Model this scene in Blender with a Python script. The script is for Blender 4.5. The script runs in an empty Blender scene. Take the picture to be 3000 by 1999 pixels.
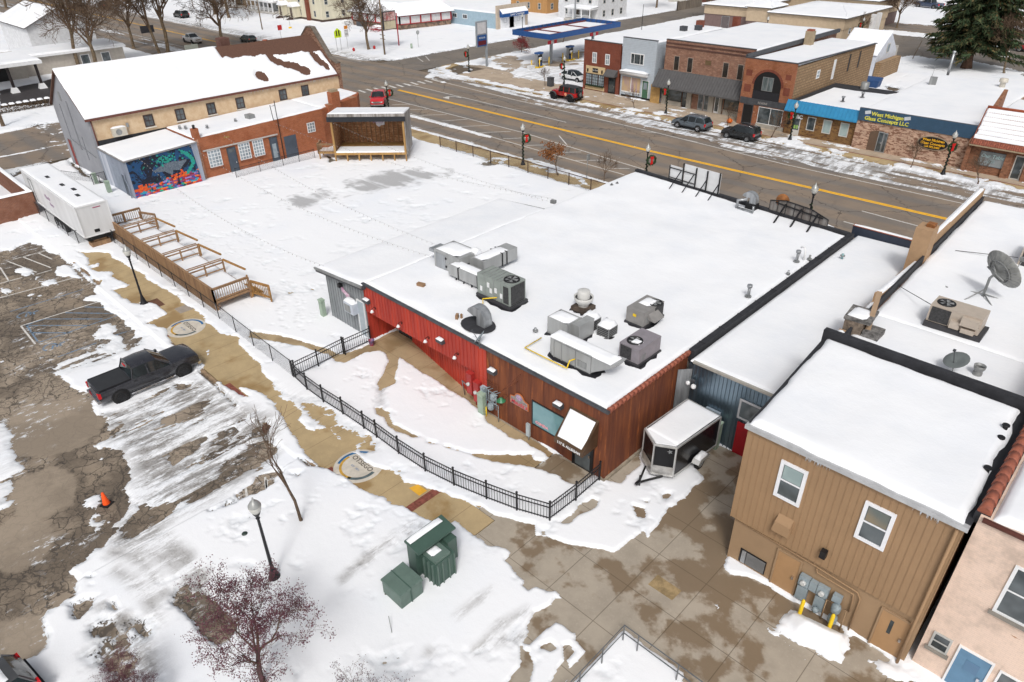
import bpy, math, random
import numpy as np
from mathutils import Vector, Matrix
from math import radians as RD, sin, cos, pi
SC = bpy.context.scene
# ---------------------------------------------------------------- camera
FPX, CAMZ = 2050.0, 24.0
PIT, ROL, YAW = RD(31.8), RD(0.8), RD(-44.5)
def _axes():
    f = np.array([0, cos(PIT), -sin(PIT)]); r = np.array([1., 0, 0]); d = np.cross(f, r)
    c, s = cos(ROL), sin(ROL)
    M = np.array([c*r+s*d, -s*r+c*d, f])
    cy, sy = cos(YAW), sin(YAW)
    W = np.array([[cy, sy, 0], [-sy, cy, 0], [0, 0, 1]])
    return (W @ M.T).T            # rows: right, down, forward in world space
AX = _axes()
cam = bpy.data.objects.new('camera', bpy.data.cameras.new('camera'))
SC.collection.objects.link(cam); SC.camera = cam
cam.data.sensor_width = 36; cam.data.lens = 36*FPX/3000
cam.data.clip_start = .5; cam.data.clip_end = 2000
m = Matrix(((AX[0][0], -AX[1][0], -AX[2][0], 0), (AX[0][1], -AX[1][1], -AX[2][1], 0),
            (AX[0][2], -AX[1][2], -AX[2][2], CAMZ), (0, 0, 0, 1)))
cam.matrix_world = m
# ---------------------------------------------------------------- light
SUN_EL, SUN_AZ = RD(50), RD(140)
w = bpy.data.worlds.new('World'); SC.world = w; w.use_nodes = True
nt = w.node_tree; nt.nodes.clear()
sky = nt.nodes.new('ShaderNodeTexSky'); sky.sky_type = 'NISHITA'; sky.sun_disc = False
sky.sun_elevation = SUN_EL; sky.sun_rotation = SUN_AZ; sky.air_density = 1.0; sky.dust_density = 6.0
hs = nt.nodes.new('ShaderNodeHueSaturation'); hs.inputs['Saturation'].default_value = .32
bg = nt.nodes.new('ShaderNodeBackground'); bg.inputs[1].default_value = .115
wo = nt.nodes.new('ShaderNodeOutputWorld')
nt.links.new(sky.outputs[0], hs.inputs['Color']); nt.links.new(hs.outputs[0], bg.inputs[0]); nt.links.new(bg.outputs[0], wo.inputs[0])
sl = bpy.data.lights.new('sun', 'SUN'); sl.energy = 1.35; sl.angle = RD(11); sl.color = (1, .97, .93)
so = bpy.data.objects.new('sun', sl); SC.collection.objects.link(so)
sd = Vector((cos(SUN_EL)*sin(SUN_AZ), cos(SUN_EL)*cos(SUN_AZ), sin(SUN_EL)))
so.rotation_euler = sd.to_track_quat('Z', 'Y').to_euler(); so.location = (0, 0, 60)
SC.view_settings.view_transform = 'Standard'; SC.view_settings.look = 'None'
SC.view_settings.exposure = .0; SC.view_settings.gamma = 1
# ---------------------------------------------------------------- pixel of the photograph -> point at height z
def ray(x, y): return AX[0]*((x-1500)/FPX)+AX[1]*((y-999.5)/FPX)+AX[2]
def P(x, y, z=0.):
    r = ray(x, y); t = (z-CAMZ)/r[2]; return (float(r[0]*t), float(r[1]*t))
K = .382555
TL = dict(a=(0, 0, K), b=(750, 0, K), c=(1500, 0, K), d=(2200, 0, K), A=(0, 500, K), B=(750, 500, K), C=(1500, 500, K), D=(2200, 500, K),
          E=(0, 1000, K), F=(750, 1000, K), G=(1500, 1000, K), H=(2200, 1000, K), I=(0, 1500, .425), J=(1000, 1500, .425), L=(2000, 1500, .425))
def T(k, *pts, z=.0):
    ox, oy, s = TL[k]; return [P(ox+a*s, oy+b*s, z) for a, b in pts]
# ---------------------------------------------------------------- mesh builder
class MB:
    def __init__(s): s.v = []; s.f = []; s.sm = []
    def add(s, vs, fs, smooth=False):
        n = len(s.v); s.v += [tuple(map(float, v)) for v in vs]; s.f += [tuple(n+i for i in f) for f in fs]; s.sm += [smooth]*len(fs); return s
    def box(s, x0, y0, z0, x1, y1, z1):
        x0, x1 = sorted((x0, x1)); y0, y1 = sorted((y0, y1)); z0, z1 = sorted((z0, z1))
        return s.add([(x0,y0,z0),(x1,y0,z0),(x1,y1,z0),(x0,y1,z0),(x0,y0,z1),(x1,y0,z1),(x1,y1,z1),(x0,y1,z1)],
                     [(0,3,2,1),(4,5,6,7),(0,1,5,4),(1,2,6,5),(2,3,7,6),(3,0,4,7)])
    def cbox(s, c, d, ang=0, bev=0):
        hx, hy, hz = d[0]/2, d[1]/2, d[2]/2; ca, sa = cos(ang), sin(ang)
        q = [(-hx,-hy),(hx,-hy),(hx,hy),(-hx,hy)]
        vs = [(c[0]+x*ca-y*sa, c[1]+x*sa+y*ca, c[2]+z) for z in (-hz, hz) for x, y in q]
        return s.add(vs, [(0,3,2,1),(4,5,6,7),(0,1,5,4),(1,2,6,5),(2,3,7,6),(3,0,4,7)])
    def prism(s, poly, z0, z1):
        n = len(poly); a = sum(poly[i][0]*poly[(i+1)%n][1]-poly[(i+1)%n][0]*poly[i][1] for i in range(n))
        if a < 0: poly = poly[::-1]
        f0 = z0 if callable(z0) else (lambda x, y: z0); f1 = z1 if callable(z1) else (lambda x, y: z1)
        vs = [(x, y, f0(x, y)) for x, y in poly]+[(x, y, f1(x, y)) for x, y in poly]
        return s.add(vs, [tuple(range(n))[::-1], tuple(range(n, 2*n))]+[(i, (i+1)%n, n+(i+1)%n, n+i) for i in range(n)])
    def hexa(s, b, t):           # 4 bottom + 4 top corners (ccw)
        return s.add(list(b)+list(t), [(0,3,2,1),(4,5,6,7),(0,1,5,4),(1,2,6,5),(2,3,7,6),(3,0,4,7)])
    def beam(s, p, q, w, h=None, up=(0,0,1)):
        h = h or w; p, q = Vector(p), Vector(q); d = (q-p).normalized(); u = Vector(up)
        if abs(d.dot(u)) > .99: u = Vector((1, 0, 0))
        r = d.cross(u).normalized()*(w/2); u = r.cross(d).normalized()*(h/2)
        return s.hexa([p-r-u, p+r-u, p+r+u, p-r+u], [q-r-u, q+r-u, q+r+u, q-r+u])
    def tube(s, pts, rs, n=6, cap=True, smooth=True):
        pts = [Vector(p) for p in pts]
        if not hasattr(rs, '__len__'): rs = [rs]*len(pts)
        b = len(s.v); vs = []; fs = []
        d0 = (pts[1]-pts[0]).normalized(); u = Vector((0,0,1)) if abs(d0.z) < .9 else Vector((1,0,0))
        for i, p in enumerate(pts):
            d = (pts[min(i+1, len(pts)-1)]-pts[max(i-1, 0)]).normalized()
            r = d.cross(u).normalized(); w2 = r.cross(d).normalized(); u = w2
            for k in range(n):
                a = 2*pi*k/n; vs.append(p+r*(cos(a)*rs[i])+w2*(sin(a)*rs[i]))
        for i in range(len(pts)-1):
            for k in range(n): fs.append((i*n+k, i*n+(k+1)%n, (i+1)*n+(k+1)%n, (i+1)*n+k))
        s.add(vs, fs, smooth)
        if cap:
            s.f += [tuple(b+k for k in range(n))[::-1], tuple(b+(len(pts)-1)*n+k for k in range(n))]; s.sm += [False, False]
        return s
    def cyl(s, c, r, h, n=16, r2=None):
        return s.tube([c, (c[0], c[1], c[2]+h)], [r, r if r2 is None else r2], n)
    def lathe(s, c, prof, n=16, smooth=True):
        vs = []; fs = []
        for r, z in prof:
            for k in range(n): a = 2*pi*k/n; vs.append((c[0]+r*cos(a), c[1]+r*sin(a), c[2]+z))
        for i in range(len(prof)-1):
            for k in range(n): fs.append((i*n+k, i*n+(k+1)%n, (i+1)*n+(k+1)%n, (i+1)*n+k))
        s.add(vs, fs, smooth)
        return s
    def ball(s, c, r, n=8, sz=1.):
        prof = [(max(r*sin(pi*i/n), .0005), -r*sz*cos(pi*i/n)) for i in range(n+1)]
        return s.lathe(c, prof, n+2)
    def quad(s, a, b, c, d): return s.add([a, b, c, d], [(0, 1, 2, 3)])
def lin(*c): return tuple(c)
OFF = {}
def link(o): SC.collection.objects.link(o); return o
def tag(o, label=None, cat=None, group=None, kind=None):
    if label: o['label'] = label
    if cat: o['category'] = cat
    if group: o['group'] = group
    if kind: o['kind'] = kind
    return o
def thing(name, label, cat, loc=(0, 0, 0), group=None, rz=0):
    o = link(bpy.data.objects.new(name, None)); o.empty_display_size = .3
    o.location = loc; o.rotation_euler = (0, 0, rz); OFF[o.name] = (0, 0, 0)
    return tag(o, label, cat, group)
def wthing(name, label, cat, loc, group=None):      # parts are authored in world coordinates
    if len(loc) == 2: loc = (*loc, 0)
    o = thing(name, label, cat, loc, group); OFF[o.name] = loc; return o
def mesh_of(name, mb, mt):
    me = bpy.data.meshes.new(name); me.from_pydata(mb.v, [], mb.f); me.validate()
    if len(me.polygons) == len(mb.sm): me.polygons.foreach_set('use_smooth', mb.sm)
    if mt: me.materials.append(mt)
    return me
def part(name, mb, mt, par, label=None):
    off = OFF.get(par.name, (0, 0, 0))
    if any(off): mb.v = [(a-off[0], b-off[1], c-off[2]) for a, b, c in mb.v]
    o = link(bpy.data.objects.new(name, mesh_of(name, mb, mt))); o.parent = par; OFF[o.name] = off
    if label: o['label'] = label
    return o
def solo(name, mb, mt, label, cat, group=None, base=None, kind=None):
    if base is None:
        a = np.array(mb.v); base = ((a[:,0].min()+a[:,0].max())/2, (a[:,1].min()+a[:,1].max())/2, a[:,2].min())
    if len(base) == 2: base = (*base, 0)
    mb.v = [(a-base[0], b-base[1], c-base[2]) for a, b, c in mb.v]
    o = link(bpy.data.objects.new(name, mesh_of(name, mb, mt))); o.location = base
    return tag(o, label, cat, group, kind)
def copytree(o, parent=None):
    c = o.copy(); SC.collection.objects.link(c)
    if parent: c.parent = parent
    OFF[c.name] = OFF.get(o.name, (0, 0, 0))
    for ch in o.children: copytree(ch, c)
    return c
def place(o, first, x, y, z=0, rz=0, label=None, scale=None, group=None):
    c = o if first else copytree(o)
    c.location = (x, y, z); c.rotation_euler = (0, 0, rz)
    if scale: c.scale = (scale if hasattr(scale, '__len__') else (scale,)*3)
    if label: c['label'] = label
    if group: c['group'] = group
    return c
def text(s, size, mt, par, origin, u, v, name='lettering', depth=.01, align='CENTER', shear=0, bold=0, xs=1.):
    cu = bpy.data.curves.new('t', 'FONT'); cu.body = s; cu.size = size; cu.extrude = depth; cu.align_x = align
    cu.resolution_u = 2; cu.shear = shear; cu.offset = bold; cu.space_line = .85
    to = bpy.data.objects.new('t', cu); SC.collection.objects.link(to)
    dg = bpy.context.evaluated_depsgraph_get(); me = bpy.data.meshes.new_from_object(to.evaluated_get(dg))
    bpy.data.objects.remove(to); bpy.data.curves.remove(cu)
    u = Vector(u).normalized(); v = Vector(v).normalized(); n = u.cross(v); o0 = Vector(origin)
    mb = MB(); mb.v = [tuple(o0+u*(p.co.x*xs)+v*p.co.y+n*p.co.z) for p in me.vertices]; mb.f = [tuple(f.vertices) for f in me.polygons]
    mb.sm = [False]*len(mb.f); bpy.data.meshes.remove(me)
    return part(name, mb, mt, par)
# ---------------------------------------------------------------- materials
class NB:
    def __init__(s, name, rough=.6, metal=0, spec=.4):
        s.m = bpy.data.materials.new(name); s.m.use_nodes = True; s.t = s.m.node_tree
        s.b = s.t.nodes['Principled BSDF']; s.set('Roughness', rough); s.set('Metallic', metal); s.set('Specular IOR Level', spec)
        s.co = s.n('ShaderNodeTexCoord').outputs['Object']
    def n(s, t, **k):
        x = s.t.nodes.new(t)
        for a, b in k.items(): setattr(x, a, b)
        return x
    def L(s, a, b): s.t.links.new(a, b)
    def put(s, inp, v):
        if isinstance(v, bpy.types.NodeSocket): s.L(v, inp)
        elif isinstance(v, (tuple, list)): inp.default_value = tuple(v)+((1,) if len(v) == 3 and inp.type == 'RGBA' else ())
        else: inp.default_value = v
    def set(s, n, v): s.put(s.b.inputs[n], v)
    def col(s, v): s.set('Base Color', v); return s
    def math(s, op, a, b=0, c=0, clamp=False):
        x = s.n('ShaderNodeMath', operation=op, use_clamp=clamp); s.put(x.inputs[0], a); s.put(x.inputs[1], b); s.put(x.inputs[2], c); return x.outputs[0]
    def noise(s, sc, det=4, rough=.6, co=None, dist=0, w=None):
        x = s.n('ShaderNodeTexNoise'); x.inputs['Scale'].default_value = sc; x.inputs['Detail'].default_value = det
        x.inputs['Roughness'].default_value = rough; x.inputs['Distortion'].default_value = dist; s.L(co or s.co, x.inputs['Vector']); return x.outputs['Fac']
    def mp(s, sc=(1, 1, 1), rot=(0, 0, 0), loc=(0, 0, 0), co=None):
        x = s.n('ShaderNodeMapping'); x.inputs['Scale'].default_value = sc; x.inputs['Rotation'].default_value = rot; x.inputs['Location'].default_value = loc
        s.L(co or s.co, x.inputs['Vector']); return x.outputs[0]
    def step(s, v, a, b):
        x = s.n('ShaderNodeMapRange', interpolation_type='SMOOTHSTEP'); s.put(x.inputs[0], v); x.inputs[1].default_value = a; x.inputs[2].default_value = b
        return x.outputs[0]
    def mix(s, a, b, f):
        x = s.n('ShaderNodeMix', data_type='RGBA'); s.put(x.inputs[0], f); s.put(x.inputs[6], a); s.put(x.inputs[7], b); return x.outputs[2]
    def xyz(s):
        x = s.n('ShaderNodeSeparateXYZ'); s.L(s.co, x.inputs[0]); return x.outputs
    def uvz(s):                       # (x+y, z) for walls along either axis
        o = s.xyz(); c = s.n('ShaderNodeCombineXYZ'); s.L(s.math('ADD', o[0], o[1]), c.inputs[0]); s.L(o[2], c.inputs[1]); return c.outputs[0]
    def bump(s, h, st=.3, d=.02):
        x = s.n('ShaderNodeBump'); x.inputs['Strength'].default_value = st; x.inputs['Distance'].default_value = d; s.put(x.inputs['Height'], h); s.L(x.outputs[0], s.b.inputs['Normal'])
MC = {}
def mat(name, c, rough=.6, metal=0, var=.12, vs=2., c2=None, bump=0, bs=12, spec=.4, streak=False):
    if name in MC: return MC[name]
    b = NB(name, rough, metal, spec); c2 = c2 or tuple(x*(1-var*1.6) for x in c)
    co = b.mp(sc=(1, 1, .12)) if streak else None
    f = b.step(b.noise(vs, 5, .65, co=co), .3, .7); b.col(b.mix(c, c2, f))
    if bump: b.bump(b.noise(bs, 4), bump)
    MC[name] = b.m; return b.m
def brick(name, c1, c2, mortar, sw=.42, sh=.15, var=None, vf=(.5, .7)):
    if name in MC: return MC[name]
    b = NB(name, .85); x = b.n('ShaderNodeTexBrick'); b.L(b.uvz(), x.inputs['Vector']); x.inputs['Scale'].default_value = 1
    x.inputs['Brick Width'].default_value = sw; x.inputs['Row Height'].default_value = sh; x.inputs['Mortar Size'].default_value = sh*.09
    x.inputs['Color1'].default_value = (*c1, 1); x.inputs['Color2'].default_value = (*c2, 1); x.inputs['Mortar'].default_value = (*mortar, 1); x.inputs['Bias'].default_value = 0
    c = b.mix(x.outputs[0], tuple(v*.62 for v in c1), b.step(b.noise(.8, 5, .7), .42, .75))
    if var: c = b.mix(c, var, b.step(b.noise(2.2, 5, .7, co=b.mp(sc=(1, 1, 2.6))), *vf))
    b.col(c); b.bump(x.outputs['Fac'], .3, -.01); MC[name] = b.m; return b.m
def glass(name='window_glass', c=(.03, .04, .045), c2=(.10, .12, .13), rough=.06):
    if name in MC: return MC[name]
    b = NB(name, rough, 0, .8); b.col(b.mix(c, c2, b.step(b.noise(.9, 2), .35, .7))); MC[name] = b.m; return b.m
def paint(name, c, rough=.25, coat=1.):
    if name in MC: return MC[name]
    b = NB(name, rough, 0, .5); b.col(b.mix(c, tuple(x*.8+.02 for x in c), b.step(b.noise(3, 4), .4, .8))); b.set('Coat Weight', coat*.6); b.set('Coat Roughness', .08); MC[name] = b.m; return b.m
def snowmat():
    b = NB('snow', .55, 0, .3)
    b.col(b.mix((.86, .875, .90), (.80, .825, .865), b.step(b.noise(.35, 4), .35, .75)))
    b.bump(b.math('ADD', b.noise(1.3, 5, .6), b.math('MULTIPLY', b.noise(14, 3), .12)), .25, .12)
    b.set('Subsurface Weight', 0); return b.m
SNOW = snowmat()
def groundsnow():
    b = NB('ground_snow', .6, 0, .3)
    a = b.n('ShaderNodeAttribute', attribute_name='dirt_and_dent_shade').outputs['Fac']; th = b.n('ShaderNodeAttribute', attribute_name='thin').outputs['Fac']
    cool = b.mix((.86, .875, .90), (.80, .83, .88), b.step(b.noise(.12, 3), .45, .75))
    icy = b.mix(cool, (.60, .64, .68), b.math('MULTIPLY', th, .55))
    dn = b.step(b.noise(1.3, 7, .78, co=b.mp(sc=(1, .2, 1))), .43, .57)
    dn2 = b.step(b.noise(9, 5, .7), .4, .8)
    d = b.math('MULTIPLY', a, b.math('ADD', b.math('MULTIPLY', dn, .8), b.math('MULTIPLY', dn2, .35)), clamp=True)
    sl = b.math('MULTIPLY', b.n('ShaderNodeAttribute', attribute_name='slush').outputs['Fac'], b.math('ADD', .75, b.math('MULTIPLY', b.noise(6, 4, .8), .4)), clamp=True)
    b.col(b.mix(b.mix(icy, (.20, .185, .17), d), (.42, .425, .435), sl)); b.bump(b.math('ADD', b.noise(2.2, 6, .6), b.math('MULTIPLY', b.noise(18, 4), .2)), .2, .08)
    tr = b.n('ShaderNodeBsdfTransparent'); mx = b.n('ShaderNodeMixShader'); al = b.step(b.math('ADD', th, b.math('MULTIPLY', b.math('SUBTRACT', b.noise(7, 6, .75), .5), 2.4)), 1.0, 1.12)
    al = b.math('MULTIPLY', al, b.step(th, .25, .5)); b.L(al, mx.inputs[0]); b.L(b.b.outputs[0], mx.inputs[1]); b.L(tr.outputs[0], mx.inputs[2]); b.L(mx.outputs[0], b.t.nodes['Material Output'].inputs[0])
    return b.m
WHITE = mat('white_paint', (.78, .79, .80), .5, var=.06)
BLACK = mat('black_metal', (.018, .018, .02), .45, .2, var=.2)
DARK = mat('dark_membrane', (.035, .036, .042), .7, var=.25, bump=.2)
GALV = mat('galvanised_steel', (.46, .48, .50), .42, .6, var=.25, vs=3, streak=True)
GREYM = mat('grey_metal', (.33, .34, .34), .5, .3, var=.2, streak=True)
WOOD = mat('deck_wood', (.36, .22, .115), .8, var=.4, vs=3, streak=True, c2=(.22, .13, .075))
YWOOD = mat('new_timber', (.46, .28, .10), .75, var=.3, vs=3, c2=(.32, .18, .065), streak=True)
GLASS = glass(); BLIND = glass('blind_glass', (.34, .43, .42), (.25, .33, .33), .15)
TEAL = glass('teal_glass', (.12, .27, .30), (.17, .33, .36), .08)
RUBBER = mat('rubber', (.015, .015, .016), .85, var=.2)
CHROME = mat('chrome', (.7, .7, .72), .15, 1, var=.1)
YEL = mat('yellow_paint', (.85, .58, .02), .5, var=.08); RED = None
# ---------------------------------------------------------------- wall frames and windows
class Wall:                      # u along the wall, v up, d outwards
    def __init__(s, origin, u, n): s.o = Vector((*origin, 0)) if len(origin) == 2 else Vector(origin); s.u = Vector((*u, 0)).normalized(); s.n = Vector((*n, 0)).normalized()
    def p(s, u, v, d=0): return s.o+s.u*u+s.n*d+Vector((0, 0, v))
    def box(s, mb, u0, u1, v0, v1, d0, d1):
        b = [s.p(u0, v0, d1), s.p(u1, v0, d1), s.p(u1, v0, d0), s.p(u0, v0, d0)]
        return mb.hexa(b, [q+Vector((0, 0, v1-v0)) for q in b])
def WS(Y): return Wall((0, Y), (1, 0), (0, -1))
def WE(X): return Wall((X, 0), (0, 1), (1, 0))
def window(par, W, u0, u1, v0, v1, fm=None, gm=None, fw=.08, mull=(), bars=(), d=.05, sill=None, name='window'):
    fm = fm or WHITE; gm = gm or GLASS; f = MB()
    W.box(f, u0, u0+fw, v0, v1, .0, d); W.box(f, u1-fw, u1, v0, v1, .0, d); W.box(f, u0+fw, u1-fw, v0, v0+fw, 0, d); W.box(f, u0+fw, u1-fw, v1-fw, v1, 0, d)
    for t in mull: W.box(f, u0+(u1-u0)*t-.03, u0+(u1-u0)*t+.03, v0+fw, v1-fw, 0, d*.8)
    for t in bars: W.box(f, u0+fw, u1-fw, v0+(v1-v0)*t-.03, v0+(v1-v0)*t+.03, 0, d*.7)
    o = part(name, f, fm, par); g = MB(); W.box(g, u0+fw*.5, u1-fw*.5, v0+fw*.5, v1-fw*.5, -.01, .025); part('pane', g, gm, o)
    if sill: g = MB(); W.box(g, u0-.08, u1+.08, v0-.12, v0-.005, 0, .12); part('sill', g, sill, o)
    return o
def door(par, W, u0, u1, v0, v1, m, fm=None, lite=None, gm=None, handle=True, d=.04, name='door'):
    f = MB(); W.box(f, u0, u1, v0, v1, 0, d); o = part(name, f, m, par)
    if fm:
        f = MB(); e = .07; W.box(f, u0-e, u0-.002, v0, v1+e, 0, d+.03); W.box(f, u1+.002, u1+e, v0, v1+e, 0, d+.03); W.box(f, u0, u1, v1+.002, v1+e, 0, d+.03); part('frame', f, fm, o)
    if lite:
        g = MB(); a, b, c, e = lite; W.box(g, u0+(u1-u0)*a, u0+(u1-u0)*b, v0+(v1-v0)*c, v0+(v1-v0)*e, d, d+.01); part('pane', g, gm or GLASS, o)
    if handle:
        g = MB(); W.box(g, u1-.18, u1-.1, v0+.95, v0+1.1, d, d+.08); part('handle', g, CHROME, o)
    return o
# ---------------------------------------------------------------- noise + snow slabs
def _h(ix, iy, seed):
    n = (ix.astype(np.int64)*374761393+iy.astype(np.int64)*668265263+seed*974634777) & 0xffffffff
    n = ((n ^ (n >> 13))*1274126177) & 0xffffffff
    return ((n ^ (n >> 16)) & 0xffff)/65535.0*2-1
def vnoise(x, y, seed=0):
    ix, iy = np.floor(x), np.floor(y); fx, fy = x-ix, y-iy; fx = fx*fx*(3-2*fx); fy = fy*fy*(3-2*fy); ix = ix.astype(int); iy = iy.astype(int)
    a = _h(ix, iy, seed); b = _h(ix+1, iy, seed); c = _h(ix, iy+1, seed); d = _h(ix+1, iy+1, seed)
    return (a*(1-fx)+b*fx)*(1-fy)+(c*(1-fx)+d*fx)*fy
def fbm(x, y, seed=0, o=4, g=.5):
    r = 0; a = 1; t = 0
    for i in range(o): r = r+a*vnoise(x, y, seed+i*17); t += a; x = x*2.03+5.1; y = y*2.03+3.7; a *= g
    return r/t
def grid_obj(name, X, Y, Z, mt, keep=None, attrs=None):
    ny, nx = X.shape; co = np.empty((ny*nx, 3), np.float32); co[:, 0] = X.ravel(); co[:, 1] = Y.ravel(); co[:, 2] = Z.ravel()
    i = np.arange(ny*nx, dtype=np.int32).reshape(ny, nx); q = np.stack([i[:-1, :-1], i[:-1, 1:], i[1:, 1:], i[1:, :-1]], -1).reshape(-1, 4)
    if keep is not None:
        k = keep.ravel(); q = q[k[q].any(1)]
        used = np.zeros(ny*nx, bool); used[q.ravel()] = True; idx = np.cumsum(used)-1; co = co[used]; q = idx[q].astype(np.int32)
        if attrs: attrs = {a: b.ravel()[used] for a, b in attrs.items()}
    me = bpy.data.meshes.new(name); me.vertices.add(len(co)); me.vertices.foreach_set('co', co.ravel())
    me.loops.add(q.size); me.loops.foreach_set('vertex_index', q.ravel()); me.polygons.add(len(q))
    me.polygons.foreach_set('loop_start', np.arange(0, q.size, 4, dtype=np.int32)); me.update(calc_edges=True)
    me.polygons.foreach_set('use_smooth', np.ones(len(q), bool)); me.materials.append(mt)
    if attrs:
        for a, b in attrs.items(): me.attributes.new(a, 'FLOAT', 'POINT').data.foreach_set('value', np.ravel(b).astype(np.float32))
    me.validate(); return link(bpy.data.objects.new(name, me))
def snowquad(par, c, thick=.22, res=.35, mask=None, seed=1, name='roof_snow', edge=.35, lump=.06, rag=.05, sk=.0):
    """c: four 3-D corners ccw; a lumpy slab with rounded ragged edges"""
    c = [np.array(p, float) for p in c]; lu = max(np.linalg.norm(c[1]-c[0]), np.linalg.norm(c[2]-c[3])); lv = max(np.linalg.norm(c[3]-c[0]), np.linalg.norm(c[2]-c[1]))
    nu = max(6, int(lu/res)); nv = max(6, int(lv/res))
    e = np.array([0, .0001, .04, .12, .25])
    us = np.unique(np.concatenate([e/lu, np.linspace(.3/lu, 1-.3/lu, nu), 1-e/lu])); vs = np.unique(np.concatenate([e/lv, np.linspace(.3/lv, 1-.3/lv, nv), 1-e/lv]))
    U, V = np.meshgrid(us, vs); g = lambda k: (1-U)*(1-V)*c[0][k]+U*(1-V)*c[1][k]+U*V*c[2][k]+(1-U)*V*c[3][k]
    X, Y, Z = g(0), g(1), g(2); d = np.minimum(np.minimum(U, 1-U)*lu, np.minimum(V, 1-V)*lv)
    t = np.clip(d/edge, 0, 1); h = thick*np.sqrt(np.clip(1-(1-t)**2, 0, 1))*(1+.0*X)
    h = h+t*lump*fbm(X*.45+seed*7, Y*.45, seed, 4); h = np.where(d < 1e-3, 0, h)
    n1 = fbm(X*1.1+3, Y*1.1+Z, seed+5, 3)*rag
    k = np.clip(1-d/.5, 0, 1)*n1; cx, cy = X.mean(), Y.mean(); L = np.hypot(X-cx, Y-cy)+.01
    X = X+k*(X-cx)/L; Y = Y+k*(Y-cy)/L; keep = None
    if mask is not None:
        mk = mask(X, Y, U, V); h = np.where(mk > 0, h*np.clip(mk*4, .0, 1)+.01, -.08); keep = mk > 0
    Z = Z+h-(d < 5e-5)*sk; o = grid_obj(name, X, Y, Z, SNOW, keep)
    if par is not None:
        off = OFF.get(par.name, (0, 0, 0)); o.parent = par; o.data.transform(Matrix.Translation((-off[0], -off[1], -off[2]))); OFF[o.name] = off
    return o
def lumps(mb, x0, y0, x1, y1, z, t, seed=0):   # small cap of snow on an object (rounded block)
    nx = ny = 7; vs = []; rnd = random.Random(seed)
    for j in range(ny):
        for i in range(nx):
            u, v = i/(nx-1), j/(ny-1); d = min(u, 1-u, v, 1-v)*2; h = t*math.sqrt(max(0, 1-(1-min(1, d*1.6))**2))
            vs.append((x0+(x1-x0)*u, y0+(y1-y0)*v, z+h*(.85+.3*rnd.random())))
    return mb.add(vs, [(j*nx+i, j*nx+i+1, (j+1)*nx+i+1, (j+1)*nx+i) for j in range(ny-1) for i in range(nx-1)], True)
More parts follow.
